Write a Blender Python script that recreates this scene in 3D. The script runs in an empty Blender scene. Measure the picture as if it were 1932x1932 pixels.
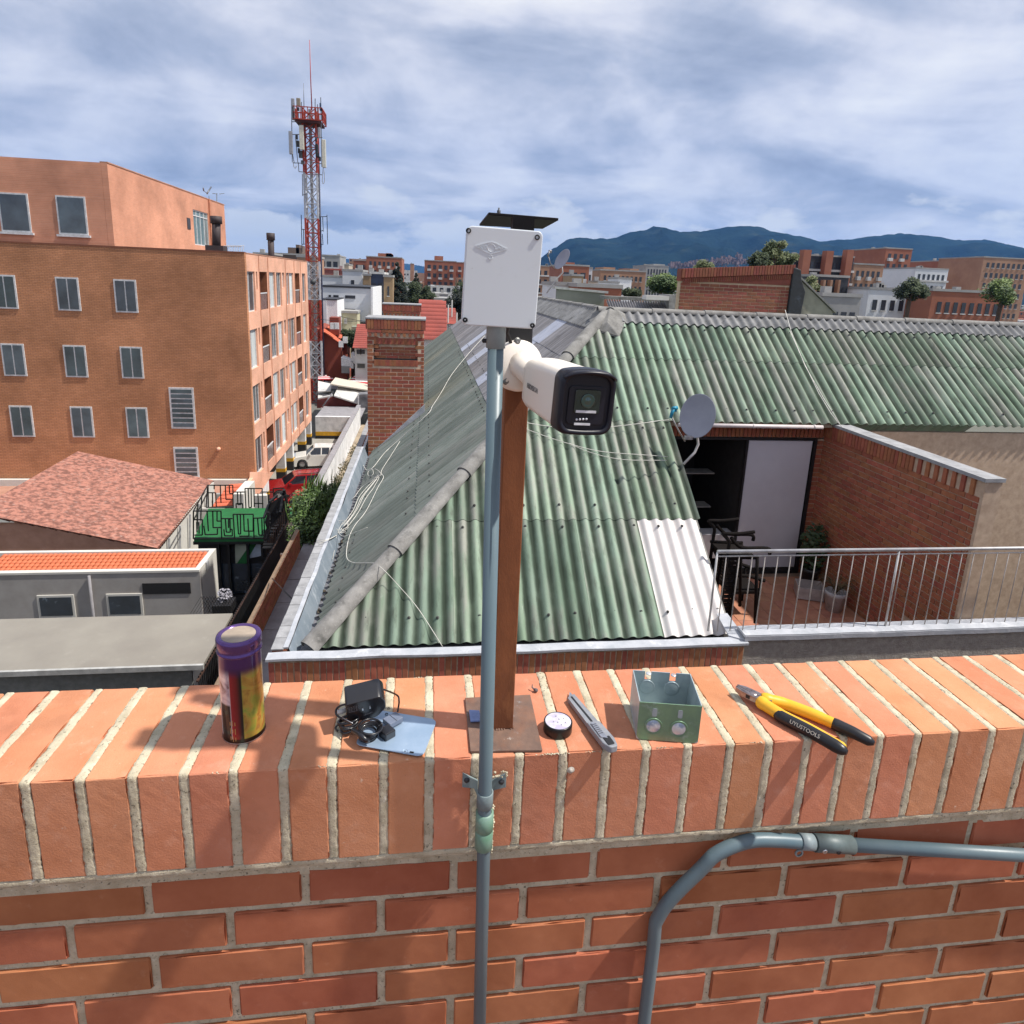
import bpy, bmesh, math, random
from mathutils import Vector, Matrix, noise
random.seed(7)
R_ = math.radians
sc = bpy.context.scene
COL = sc.collection

# ------------------------------------------------------------------ camera
FPX, CX, CY, W = 1225.0, 966.0, 815.0, 1932.0      # focal length and principal point in a 1932 px wide picture
YAW, PITCH, ROLL = R_(7.8), R_(13.0), R_(2.4)
cf = Vector((math.sin(YAW)*math.cos(PITCH), math.cos(YAW)*math.cos(PITCH), -math.sin(PITCH)))
cr = Vector((math.cos(YAW), -math.sin(YAW), 0))
cu = cr.cross(cf)
cr, cu = cr*math.cos(ROLL)+cu*math.sin(ROLL), cu*math.cos(ROLL)-cr*math.sin(ROLL)
cam = bpy.data.cameras.new('camera')
cam.sensor_width = 36
cam.lens = FPX/W*36
cam.shift_y = -(W/2-CY)/W
cam.clip_start = .02
cam.clip_end = 20000
camo = bpy.data.objects.new('camera', cam)
COL.objects.link(camo)
camo.matrix_world = Matrix(((cr.x, cu.x, -cf.x, 0), (cr.y, cu.y, -cf.y, 0), (cr.z, cu.z, -cf.z, 0), (0, 0, 0, 1)))
sc.camera = camo

# ------------------------------------------------------------------ sun, sky, exposure
SUN_EL, SUN_AZ = R_(57), R_(-12)                    # direction towards the sun: from +X turned 12 deg to -Y
sd = Vector((math.cos(SUN_EL)*math.cos(SUN_AZ), math.cos(SUN_EL)*math.sin(SUN_AZ), math.sin(SUN_EL)))
sl = bpy.data.lights.new('sun', 'SUN')
sl.energy = 5.0
sl.angle = R_(1.1)
sl.color = (1, .95, .88)
so = bpy.data.objects.new('sun', sl)
COL.objects.link(so)
so.rotation_euler = sd.to_track_quat('Z', 'Y').to_euler()
world = bpy.data.worlds.new('World')
sc.world = world
world.use_nodes = True
nt = world.node_tree
nt.nodes.clear()
def N(nt, t, **k):
    n = nt.nodes.new(t)
    for a, v in k.items():
        if a.startswith('i_'): n.inputs[a[2:].replace('_', ' ')].default_value = v
        else: setattr(n, a, v)
    return n
def ramp(nt, stops, interp='LINEAR'):
    n = nt.nodes.new('ShaderNodeValToRGB')
    n.color_ramp.interpolation = interp
    e = n.color_ramp.elements
    while len(e) > 1: e.remove(e[0])
    e[0].position = stops[0][0]; c = stops[0][1]; e[0].color = tuple(c)+(1,) if not isinstance(c, (int, float)) else (c, c, c, 1)
    for p, c in stops[1:]:
        x = e.new(p); x.color = tuple(c)+(1,) if not isinstance(c, (int, float)) else (c, c, c, 1)
    return n
def build_sky():
    L = nt.links.new
    out = N(nt, 'ShaderNodeOutputWorld'); bg = N(nt, 'ShaderNodeBackground', i_Strength=.08)
    sky = N(nt, 'ShaderNodeTexSky', sky_type='NISHITA'); sky.sun_disc = False
    sky.sun_elevation = SUN_EL; sky.sun_rotation = R_(90)-SUN_AZ
    sky.altitude = 2600; sky.ozone_density = 2.0
    tc = N(nt, 'ShaderNodeTexCoord')
    # clouds lie in a flat layer: project the view direction on it so they crowd towards the horizon
    sep = N(nt, 'ShaderNodeSeparateXYZ'); L(tc.outputs['Generated'], sep.inputs[0])
    zc = N(nt, 'ShaderNodeMath', operation='MAXIMUM'); L(sep.outputs['Z'], zc.inputs[0]); zc.inputs[1].default_value = 0
    za = N(nt, 'ShaderNodeMath', operation='ADD'); L(zc.outputs[0], za.inputs[0]); za.inputs[1].default_value = .16
    dx = N(nt, 'ShaderNodeMath', operation='DIVIDE'); L(sep.outputs['X'], dx.inputs[0]); L(za.outputs[0], dx.inputs[1])
    dy = N(nt, 'ShaderNodeMath', operation='DIVIDE'); L(sep.outputs['Y'], dy.inputs[0]); L(za.outputs[0], dy.inputs[1])
    cb = N(nt, 'ShaderNodeCombineXYZ'); L(dx.outputs[0], cb.inputs[0]); L(dy.outputs[0], cb.inputs[1])
    def cloud(scale, detail, rough, off, dist):
        mp = N(nt, 'ShaderNodeMapping'); L(cb.outputs[0], mp.inputs[0]); mp.inputs['Location'].default_value = off
        mp.inputs['Rotation'].default_value = (0, 0, R_(-24)); mp.inputs['Scale'].default_value = (.85, 1.15, 1)
        n = N(nt, 'ShaderNodeTexNoise', i_Scale=scale, i_Detail=detail, i_Roughness=rough, i_Distortion=dist)
        L(mp.outputs[0], n.inputs['Vector']); return n
    n1 = cloud(1.15, 9, .52, (3.1, .7, 0), .6); n2 = N(nt, 'ShaderNodeTexNoise', i_Scale=4.6, i_Detail=10, i_Roughness=.56, i_Distortion=.25)
    mq = N(nt, 'ShaderNodeMapping'); mq.inputs['Scale'].default_value = (1, 1, 1.9); mq.inputs['Location'].default_value = (2.3, .4, 1.1); L(tc.outputs['Generated'], mq.inputs[0]); L(mq.outputs[0], n2.inputs['Vector'])
    mx = N(nt, 'ShaderNodeMix', data_type='FLOAT'); mx.inputs[0].default_value = .5
    L(n1.outputs['Fac'], mx.inputs[2]); L(n2.outputs['Fac'], mx.inputs[3])
    shade = ramp(nt, [(.38, (4.3, 5.0, 6.7)), (.44, (5.5, 6.2, 7.9)), (.49, (7.0, 7.5, 9.0)), (.54, (8.7, 9.0, 10.2)), (.62, (10.6, 10.7, 11.2))])
    L(mx.outputs[0], shade.inputs[0])
    # a lower, deeper blue bank of cloud towards the horizon, with a bright cumulus strip under it
    n3 = cloud(.55, 5, .5, (1.2, 5.1, 2), .1)
    hz = N(nt, 'ShaderNodeMapRange', i_From_Min=.03, i_From_Max=.42, i_To_Min=1, i_To_Max=0); hz.inputs['From Max'].default_value = .38; L(sep.outputs['Z'], hz.inputs[0])
    hz.interpolation_type = 'SMOOTHSTEP'
    nm = N(nt, 'ShaderNodeMapRange', i_From_Min=.4, i_From_Max=.6, i_To_Min=.55, i_To_Max=1); L(n3.outputs['Fac'], nm.inputs[0])
    hm = N(nt, 'ShaderNodeMath', operation='MULTIPLY'); L(hz.outputs[0], hm.inputs[0]); L(nm.outputs[0], hm.inputs[1])
    hs = N(nt, 'ShaderNodeMath', operation='MULTIPLY'); L(hm.outputs[0], hs.inputs[0]); hs.inputs[1].default_value = .60
    m2 = N(nt, 'ShaderNodeMix', data_type='RGBA', blend_type='MULTIPLY'); L(hs.outputs[0], m2.inputs[0]); L(shade.outputs[0], m2.inputs[6]); m2.inputs[7].default_value = (.50, .64, .88, 1)
    # bright cumulus tops low over the horizon
    n4 = N(nt, 'ShaderNodeTexNoise', i_Scale=7.0, i_Detail=7, i_Roughness=.55)
    mp4 = N(nt, 'ShaderNodeMapping'); mp4.inputs['Scale'].default_value = (1, 1, 2.2); L(tc.outputs['Generated'], mp4.inputs[0]); L(mp4.outputs[0], n4.inputs['Vector'])
    zz = N(nt, 'ShaderNodeMath', operation='MULTIPLY_ADD'); L(n4.outputs['Fac'], zz.inputs[0]); zz.inputs[1].default_value = .34; zz.inputs[2].default_value = -.095
    df = N(nt, 'ShaderNodeMath', operation='SUBTRACT'); L(zz.outputs[0], df.inputs[0]); L(sep.outputs['Z'], df.inputs[1])
    cm = N(nt, 'ShaderNodeMapRange', i_From_Min=-.012, i_From_Max=.014, i_To_Min=0, i_To_Max=.8); L(df.outputs[0], cm.inputs[0])
    m3 = N(nt, 'ShaderNodeMix', data_type='RGBA'); L(cm.outputs[0], m3.inputs[0]); L(m2.outputs[2], m3.inputs[6]); m3.inputs[7].default_value = (8.4, 8.9, 9.9, 1)
    # a thin part of the clear sky shows through
    m4 = N(nt, 'ShaderNodeMix', data_type='RGBA'); m4.inputs[0].default_value = .88; L(sky.outputs[0], m4.inputs[6]); L(m3.outputs[2], m4.inputs[7])
    L(m4.outputs[2], bg.inputs['Color']); L(bg.outputs[0], out.inputs[0])
build_sky()
vs = sc.view_settings
sc.display_settings.display_device = 'sRGB'
vs.view_transform = 'Standard'; vs.look = 'None'; vs.exposure = .22; vs.gamma = 1; vs.use_curve_mapping = False
sc.cycles.max_bounces = 6

# ------------------------------------------------------------------ helpers
def ray(px, py): return cr*((px-CX)/FPX) - cu*((py-CY)/FPX) + cf
def P(px, py, X=None, Y=None, Z=None):
    """the world point seen at a place of the photograph, on a plane X=, Y= or Z="""
    d = ray(px, py)
    t = X/d.x if X is not None else Y/d.y if Y is not None else Z/d.z
    return d*t
WL = {}
def wmat(o): return WL.get(o.name, Matrix.Identity(4))
def link(o, parent=None):
    COL.objects.link(o)
    if parent is not None:
        o.parent = parent
        o.matrix_parent_inverse = wmat(parent).inverted()
    return o
def tag(o, label=None, cat=None, group=None, kind=None):
    if label: o['label'] = label
    if cat: o['category'] = cat
    if group: o['group'] = group
    if kind: o['kind'] = kind
    return o
def thing(name, label, cat, loc=(0, 0, 0), group=None):
    o = bpy.data.objects.new(name, None)
    o.empty_display_size = .1
    COL.objects.link(o); o.location = loc
    WL[o.name] = Matrix.Translation(Vector(loc))
    return tag(o, label, cat, group)
def part(name, me, m, parent=None, loc=None, rot=None, scale=None, label=None, kind=None):
    """one mesh object; mesh data may be shared"""
    o = bpy.data.objects.new(name, me)
    if m is not None and not me.materials: me.materials.append(m)
    if loc is not None: o.location = loc
    if rot is not None: o.rotation_euler = rot
    if scale is not None: o.scale = scale
    link(o, parent)
    WL[o.name] = (wmat(parent)@o.matrix_parent_inverse if parent else Matrix.Identity(4)) @ Matrix.LocRotScale(o.location, o.rotation_euler, o.scale)
    return tag(o, label, None, None, kind)
class MB:
    def __init__(s): s.v = []; s.f = []; s.sm = []
    def add(s, vs_, fs, smooth=False):
        n = len(s.v); s.v += [tuple(v) for v in vs_]
        s.f += [tuple(i+n for i in f) for f in fs]; s.sm += [smooth]*len(fs); return s
    def box(s, a, b):
        x0, y0, z0 = a; x1, y1, z1 = b
        if x0 > x1: x0, x1 = x1, x0
        if y0 > y1: y0, y1 = y1, y0
        if z0 > z1: z0, z1 = z1, z0
        return s.add([(x0, y0, z0), (x1, y0, z0), (x1, y1, z0), (x0, y1, z0), (x0, y0, z1), (x1, y0, z1), (x1, y1, z1), (x0, y1, z1)],
                     [(0, 3, 2, 1), (4, 5, 6, 7), (0, 1, 5, 4), (1, 2, 6, 5), (2, 3, 7, 6), (3, 0, 4, 7)])
    def obox(s, c, ax, ay, az):
        """box by centre and three half-axis vectors"""
        c, ax, ay, az = map(Vector, (c, ax, ay, az))
        if ax.cross(ay).dot(az) < 0: ax = -ax
        p = [c+i*ax+j*ay+k*az for k in (-1, 1) for i, j in ((-1, -1), (1, -1), (1, 1), (-1, 1))]
        return s.add(p, [(0, 3, 2, 1), (4, 5, 6, 7), (0, 1, 5, 4), (1, 2, 6, 5), (2, 3, 7, 6), (3, 0, 4, 7)])
    def bar(s, a, b, w, h=None):
        a, b = Vector(a), Vector(b); d = (b-a)
        L = d.length
        if L < 1e-6: return s
        d /= L; up = Vector((0, 0, 1)) if abs(d.z) < .9 else Vector((0, 1, 0))
        x = d.cross(up).normalized(); y = x.cross(d)
        return s.obox((a+b)/2, x*w/2, d*L/2, y*(h or w)/2)
    def tube(s, pts, r, n=10, caps=True, smooth=True):
        pts = [Vector(p) for p in pts]; rs = r if isinstance(r, (list, tuple)) else [r]*len(pts)
        t0 = (pts[1]-pts[0]).normalized(); up = Vector((0, 0, 1)) if abs(t0.z) < .9 else Vector((1, 0, 0))
        x = t0.cross(up).normalized(); V = []; F = []
        for i, p in enumerate(pts):
            t = (pts[min(i+1, len(pts)-1)]-pts[max(i-1, 0)]).normalized()
            x = (x-t*x.dot(t)).normalized(); y = t.cross(x)
            V += [p+(x*math.cos(2*math.pi*k/n)+y*math.sin(2*math.pi*k/n))*rs[i] for k in range(n)]
        for i in range(len(pts)-1):
            F += [(i*n+k, i*n+(k+1) % n, (i+1)*n+(k+1) % n, (i+1)*n+k) for k in range(n)]
        s.add(V, F, smooth)
        if caps:
            m = len(s.v)-len(V)
            s.f += [tuple(m+k for k in range(n-1, -1, -1)), tuple(m+(len(pts)-1)*n+k for k in range(n))]; s.sm += [False]*2
        return s
    def lathe(s, prof, c=(0, 0, 0), n=32, axis=None, smooth=True):
        """prof: list of (r, h) along axis (default Z) from c"""
        c = Vector(c); az = Vector(axis or (0, 0, 1)).normalized()
        ax = az.orthogonal().normalized() if axis else Vector((1, 0, 0)); ay = az.cross(ax)
        V = []; F = []
        for r, h in prof:
            V += [c+az*h+(ax*math.cos(2*math.pi*k/n)+ay*math.sin(2*math.pi*k/n))*max(r, 1e-5) for k in range(n)]
        for i in range(len(prof)-1):
            F += [(i*n+k, i*n+(k+1) % n, (i+1)*n+(k+1) % n, (i+1)*n+k) for k in range(n)]
        return s.add(V, F, smooth)
    def prism(s, poly, off, smooth=False):
        """closed polygon (3D points) extruded by a vector"""
        off = Vector(off); p = [Vector(q) for q in poly]; n = len(p)
        nn = Vector((0, 0, 0))
        for i in range(n): nn += p[i].cross(p[(i+1) % n])
        if nn.dot(off) > 0: p = p[::-1]
        s.add(p+[q+off for q in p], [tuple(range(n)), tuple(range(2*n-1, n-1, -1))])
        s.add(p+[q+off for q in p], [(i, i+n, (i+1) % n+n, (i+1) % n) for i in range(n)], smooth)
        return s
    def quad(s, a, b, c, d): return s.add([a, b, c, d], [(0, 1, 2, 3)])
    def mesh(s, name, bevel=0, seg=2, weld=False, fn=None):
        me = bpy.data.meshes.new(name); me.from_pydata(s.v, [], s.f)
        me.polygons.foreach_set('use_smooth', s.sm)
        if bevel or weld or fn:
            bm = bmesh.new(); bm.from_mesh(me)
            if weld or bevel: bmesh.ops.remove_doubles(bm, verts=bm.verts, dist=1e-6)
            if fn: fn(bm)
            if bevel:
                ed = [e for e in bm.edges if len(e.link_faces) == 2 and e.calc_face_angle(0) > .5]
                bmesh.ops.bevel(bm, geom=ed, offset=bevel, segments=seg, profile=.5, affect='EDGES', clamp_overlap=True)
            bm.to_mesh(me); bm.free()
        me.update(); return me
    def build(s, name, m, parent=None, bevel=0, seg=2, label=None, kind=None, weld=False, fn=None):
        return part(name, s.mesh(name, bevel, seg, weld, fn), m, parent, label=label, kind=kind)
def frame_map(o, ax, ay, az):
    """local -> world: points in the frame o + x*ax + y*ay + z*az"""
    o, ax, ay, az = map(Vector, (o, ax, ay, az))
    return lambda x, y, z=0: o+ax*x+ay*y+az*z
def text_mesh(txt, size, o, ax, ay, depth=.0004, align='CENTER', bold=0):
    """lettering as real geometry standing on the plane (ax, ay) at o"""
    cu_ = bpy.data.curves.new('lettering', 'FONT'); cu_.body = txt; cu_.size = size; cu_.extrude = depth
    cu_.align_x = align; cu_.align_y = 'CENTER'; cu_.offset = bold; cu_.resolution_u = 3
    t = bpy.data.objects.new('tmp', cu_); COL.objects.link(t)
    dg = bpy.context.evaluated_depsgraph_get()
    me = bpy.data.meshes.new_from_object(t.evaluated_get(dg))
    bpy.data.objects.remove(t)
    ax, ay = Vector(ax).normalized(), Vector(ay).normalized(); az = ax.cross(ay); o = Vector(o)
    me.transform(Matrix(((ax.x, ay.x, az.x, o.x), (ax.y, ay.y, az.y, o.y), (ax.z, ay.z, az.z, o.z), (0, 0, 0, 1))))
    me.materials.clear()
    return me

# ------------------------------------------------------------------ materials
MC = {}
def mat(name, col, rough=.7, metal=0, var=.12, scale=8, col2=None, spots=None, bump=0, bscale=60, stretch=(1, 1, 1),
        rand=0, spec=.5, lo=.35, hi=.65, detail=6, trans=0, coat=0, hue=None):
    """principled material: two-colour noise grain, optional stains, relief and object-to-object variation"""
    if name in MC: return MC[name]
    m = bpy.data.materials.new(name); m.use_nodes = True; t = m.node_tree; L = t.links.new
    b = t.nodes['Principled BSDF']
    b.inputs['Roughness'].default_value = rough; b.inputs['Metallic'].default_value = metal
    b.inputs['Specular IOR Level'].default_value = spec
    if trans: b.inputs['Transmission Weight'].default_value = trans
    if coat: b.inputs['Coat Weight'].default_value = coat
    tc = N(t, 'ShaderNodeTexCoord'); mp = N(t, 'ShaderNodeMapping'); mp.inputs['Scale'].default_value = stretch
    L(tc.outputs['Object'], mp.inputs[0])
    oi = N(t, 'ShaderNodeObjectInfo')
    w = N(t, 'ShaderNodeMath', operation='MULTIPLY'); L(oi.outputs['Random'], w.inputs[0]); w.inputs[1].default_value = 37
    n1 = N(t, 'ShaderNodeTexNoise', noise_dimensions='4D', i_Scale=scale, i_Detail=detail, i_Roughness=.6)
    L(mp.outputs[0], n1.inputs['Vector']); L(w.outputs[0], n1.inputs['W'])
    c2 = col2 if col2 else tuple(c*(1-var*2) for c in col)
    c1 = col if col2 else tuple(min(1, c*(1+var)) for c in col)
    r1 = ramp(t, [(lo, c2), (hi, c1)]); L(n1.outputs['Fac'], r1.inputs[0]); last = r1.outputs[0]
    if spots:
        for sp in spots:      # (colour, scale, from, to, strength)
            n2 = N(t, 'ShaderNodeTexNoise', noise_dimensions='4D', i_Scale=sp[1], i_Detail=5, i_Roughness=.65)
            L(mp.outputs[0], n2.inputs['Vector']); L(w.outputs[0], n2.inputs['W'])
            mr = N(t, 'ShaderNodeMapRange', i_From_Min=sp[2], i_From_Max=sp[3], i_To_Min=0, i_To_Max=sp[4]); L(n2.outputs['Fac'], mr.inputs[0])
            mx = N(t, 'ShaderNodeMix', data_type='RGBA'); L(mr.outputs[0], mx.inputs[0]); L(last, mx.inputs[6]); mx.inputs[7].default_value = tuple(sp[0])+(1,)
            last = mx.outputs[2]
    if rand:
        hs = N(t, 'ShaderNodeHueSaturation'); L(last, hs.inputs['Color'])
        mr = N(t, 'ShaderNodeMapRange', i_To_Min=1-rand, i_To_Max=1+rand); L(oi.outputs['Random'], mr.inputs[0]); L(mr.outputs[0], hs.inputs['Value'])
        w2 = N(t, 'ShaderNodeMath', operation='MULTIPLY'); L(oi.outputs['Random'], w2.inputs[0]); w2.inputs[1].default_value = 7.3
        w3 = N(t, 'ShaderNodeMath', operation='FRACT'); L(w2.outputs[0], w3.inputs[0])
        mr2 = N(t, 'ShaderNodeMapRange', i_To_Min=.5-.018*(rand/.15), i_To_Max=.5+.012*(rand/.15)); L(w3.outputs[0], mr2.inputs[0]); L(mr2.outputs[0], hs.inputs['Hue'])
        last = hs.outputs[0]
    L(last, b.inputs['Base Color'])
    if bump:
        n3 = N(t, 'ShaderNodeTexNoise', i_Scale=bscale, i_Detail=5, i_Roughness=.7); L(mp.outputs[0], n3.inputs['Vector'])
        bp = N(t, 'ShaderNodeBump', i_Strength=min(1, bump)); bp.inputs['Distance'].default_value = .35/bscale*max(1, bump); L(n3.outputs['Fac'], bp.inputs['Height']); L(bp.outputs[0], b.inputs['Normal'])
    MC[name] = m; return m
def brick_mat(name, c1, c2, mortar, bw, bh, ms, axis='XZ', rough=.85, rot=0):
    """fine brickwork for walls too far off to tell the bricks apart"""
    if name in MC: return MC[name]
    m = bpy.data.materials.new(name); m.use_nodes = True; t = m.node_tree; L = t.links.new
    b = t.nodes['Principled BSDF']; b.inputs['Roughness'].default_value = rough; b.inputs['Specular IOR Level'].default_value = .2
    tc = N(t, 'ShaderNodeTexCoord'); sp = N(t, 'ShaderNodeSeparateXYZ'); cb = N(t, 'ShaderNodeCombineXYZ')
    L(tc.outputs['Object'], sp.inputs[0]); L(sp.outputs[axis[0]], cb.inputs[0]); L(sp.outputs[axis[1]], cb.inputs[1])
    bt = N(t, 'ShaderNodeTexBrick', i_Scale=1, i_Mortar_Size=ms, i_Brick_Width=bw, i_Row_Height=bh)
    bt.inputs['Color1'].default_value = tuple(c1)+(1,); bt.inputs['Color2'].default_value = tuple(c2)+(1,); bt.inputs['Mortar'].default_value = tuple(mortar)+(1,)
    bt.inputs['Mortar Smooth'].default_value = .2
    L(cb.outputs[0], bt.inputs['Vector'])
    n = N(t, 'ShaderNodeTexNoise', i_Scale=.45, i_Detail=7, i_Roughness=.6); L(tc.outputs['Object'], n.inputs['Vector'])
    mr = N(t, 'ShaderNodeMapRange', i_From_Min=.3, i_From_Max=.7, i_To_Min=.72, i_To_Max=1.2); L(n.outputs['Fac'], mr.inputs[0])
    mx = N(t, 'ShaderNodeMix', data_type='RGBA', blend_type='MULTIPLY'); mx.inputs[0].default_value = 1; L(bt.outputs['Color'], mx.inputs[6]); L(mr.outputs[0], mx.inputs[7])
    L(mx.outputs[2], b.inputs['Base Color'])
    bp = N(t, 'ShaderNodeBump', i_Strength=.6, invert=True); bp.inputs['Distance'].default_value = .01; L(bt.outputs['Fac'], bp.inputs['Height']); L(bp.outputs[0], b.inputs['Normal'])
    MC[name] = m; return m
# ================================================================== the near parapet wall
WT, YF, YB, WB = -.808, .968, 1.213, -.998      # top, front face, back face, underside of the coping
M_clay = mat('clay_brick', (.60, .262, .145), rough=.9, col2=(.51, .205, .105), scale=9, rand=.075, bump=.8, bscale=300, spec=.15,
             spots=[((.66, .34, .22), 26, .55, .72, .5), ((.34, .14, .075), 7, .55, .72, .55), ((.74, .58, .45), 75, .66, .74, .6), ((.20, .09, .06), 140, .66, .72, .6), ((.24, .12, .075), 3.2, .56, .80, .7)])
M_mort = mat('speckled_mortar', (.62, .555, .41), rough=.95, col2=(.42, .365, .255), scale=30, bump=1.6, bscale=320, spec=.1,
             spots=[((.09, .08, .06), 150, .58, .66, .85), ((.20, .19, .13), 28, .58, .74, .6), ((.78, .74, .62), 70, .62, .7, .6)])
wall = thing('parapet_wall', 'near orange brick parapet wall with upright coping bricks where the tools lie', 'brick wall', (.2, 1.09, -1.8))
JX = [-.388, -.311, -.230, -.151, -.065, .013, .0935, .170, .249, .328, .402, .481, .5625, .638, .7145, .788, .864]
while JX[0] > -1.25: JX.insert(0, JX[0]-random.uniform(.078, .083))
while JX[-1] < 1.75: JX.append(JX[-1]+random.uniform(.077, .082))
rnd = random.Random(3)
def rough_brick(a, b, seed, c=.0024, step=.013):
    """a brick with worn, chipped arrises"""
    ax = []
    for k in range(3):
        L_ = b[k]-a[k]; n = max(2, int(L_/step)); ax.append([a[k], a[k]+c]+[a[k]+c+(L_-2*c)*i/n for i in range(1, n)]+[b[k]-c, b[k]])
    idx = {}; V = []; F = []
    def vid(i, j, k):
        if (i, j, k) not in idx:
            p = Vector((ax[0][i], ax[1][j], ax[2][k])); e = (i in (0, len(ax[0])-1), j in (0, len(ax[1])-1), k in (0, len(ax[2])-1))
            if sum(e) >= 2:
                q = p*38+Vector((seed*3.1, 0, 0)); r = c*(.55+.9*max(-.3, noise.noise(q))+.5*noise.noise(q*4)); r = max(.0006, min(c*1.25, r))
                if noise.noise(p*21+Vector((0, seed*2.7, 4))) > .34: r = c*1.9
                for m in range(3):
                    if e[m]: p[m] += r if (i, j, k)[m] == 0 else -r
            elif sum(e) == 1:
                for m in range(3):
                    if e[m]: p[m] += .00035*noise.noise(p*70+Vector((seed, 0, 0)))
            idx[(i, j, k)] = len(V); V.append(p)
        return idx[(i, j, k)]
    n = [len(x)-1 for x in ax]
    for m in range(3):
        u, w = [(1, 2), (2, 0), (0, 1)][m]
        for side in (0, n[m]):
            for i in range(n[u]):
                for j in range(n[w]):
                    f = []
                    for du, dw in ((0, 0), (1, 0), (1, 1), (0, 1)):
                        t = [0, 0, 0]; t[m] = side; t[u] = i+du; t[w] = j+dw; f.append(vid(*t))
                    F.append(tuple(f if side else f[::-1]))
    return MB().add(V, F).mesh('brick')
for i in range(len(JX)-1):
    a, b = JX[i]+.0078, JX[i+1]-.0078
    x = (a+b)/2; w = (b-a)
    o = rough_brick((-w/2, YF-1.0905, WB+.903), (w/2, YB-1.0905, WT+.903), i)
    part('brick', o, M_clay, wall, (x, 1.0905+rnd.uniform(-.0012, .0008), -.903+rnd.uniform(-.0008, .0006)), (rnd.uniform(-.004, .004), rnd.uniform(-.004, .004), rnd.uniform(-.006, .006)))
MB().box((-1.3, YF+.006, WB+.001), (1.8, YB-.006, WT-.005)).box((-1.3, .992, -1.9), (1.8, YB-.03, WB+.0005)).build('mortar_core', M_mort, wall)
def mortar_strip(path, nrm, side, wd, seed, hgt=.0006):
    """ragged strip of mortar that follows path, standing a hair proud of the bricks"""
    V = []; F = []; n = 8
    for i, (p, nn) in enumerate(zip(path, nrm)):
        p, nn = Vector(p), Vector(nn)
        l = wd*(.52+.13*(noise.noise(p*50+Vector((seed, 0, 0))))+.14*noise.noise(p*210+Vector((0, seed, 0))))
        r = wd*(.52+.13*(noise.noise(p*50+Vector((0, 0, seed+9))))+.14*noise.noise(p*210+Vector((seed, 4, 0))))
        for k in range(n):
            t = k/(n-1); off = -l+(l+r)*t
            e = 1-abs(2*t-1)**6
            q = p+side*off
            h = -.0022+(.0022+hgt*.3)*e+.00045*noise.noise(q*400)+.0005*noise.noise(q*90+Vector((5, 5, seed)))
            V.append(q+nn*h)
    for i in range(len(path)-1):
        for k in range(n-1):
            a = i*n+k; F.append((a, a+n, a+n+1, a+1))
    return V, F
pth = []; nr = []
y = YB
while y > YF+.008: pth.append((0, y, WT)); nr.append((0, 0, 1)); y -= .0035
for k in range(0, 6):
    a = k/5*math.pi/2
    pth.append((0, YF+.006-.006*math.sin(a), WT-.006+.006*math.cos(a))); nr.append((0, -math.sin(a), math.cos(a)))
z = WT-.008
while z > WB+.001: pth.append((0, YF, z)); nr.append((0, -1, 0)); z -= .0035
for i, x in enumerate(JX):
    V, F = mortar_strip([(x+p[0], p[1], p[2]) for p in pth], nr, Vector((-1, 0, 0)), .0166, i*3.7)
    MB().add(V, F, True).build('mortar_joint', M_mort, wall)
xs = [-1.25+i*.004 for i in range(int(2.98/.004))]
def hstrip(z, wd, seed, yy, h=.001):
    V, F = mortar_strip([(x, yy, z) for x in xs], [(0, -1, 0)]*len(xs), Vector((0, 0, 1)), wd, seed, h)
    MB().add(V, F, True).build('mortar_bed', M_mort, wall)
hstrip(-1.003, .012, 91, YF+.001)
hstrip(-1.0235, .011, 77, .986)
MB().box((-1.28, .9865, -1.045), (1.78, 1.1, -.999)).build('mortar_bed', M_mort, wall)
# smears of mortar left on the arrises
mb = MB()
for x0, x1, y0, z0, am in [(-.35, -.33, YF, WT, .004), (-.172, -.148, YF, WT, .003), (-.2, -.19, YF, WT, .003), (.20, .26, YF, WT, .004), (.29, .33, YF, WT, .003), (.42, .45, YF, WT, .003), (-.022, .02, YB-.003, WT, .005), (.60, .63, YF, WT, .003), (-.10, -.08, YF, WT, .002)]:
    x = x0
    while x < x1:
        r = am*rnd.uniform(.15, .5)
        mb.lathe([(0, r*.5), (r*.7, r*.32), (r, 0), (r*.6, -r*.4)], (x, y0+rnd.uniform(0, .002), z0-rnd.uniform(0, .003)), 7)
        x += rnd.uniform(.0006, .0035)
mb.build('mortar_crumbs', M_mort, wall, kind='stuff')
# stretcher courses under the coping
M_clay2 = mat('clay_brick_wall', (.44, .165, .08), rough=.88, col2=(.33, .11, .05), scale=7, rand=.08, bump=.35, bscale=380, spec=.2,
              spots=[((.22, .08, .05), 6, .55, .75, .5), ((.52, .27, .17), 30, .62, .76, .4)])
bms = [rough_brick((-.1255, -.055, -.035), (.1255, .055, .035), 50+i, .0026, .02) for i in range(5)]
for b_ in bms: b_.materials.append(M_clay2)
z = -1.072; k = 0
while z > -1.85:
    x = .327+.133-.0665*2*(k % 2) - 6*.266
    while x < 1.8:
        part('brick', rnd.choice(bms), None, wall, (x, 1.041+rnd.uniform(-.001, .001), z), (0, rnd.uniform(-.004, .004), 0)); x += .266
    k += 1; z -= .084

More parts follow.
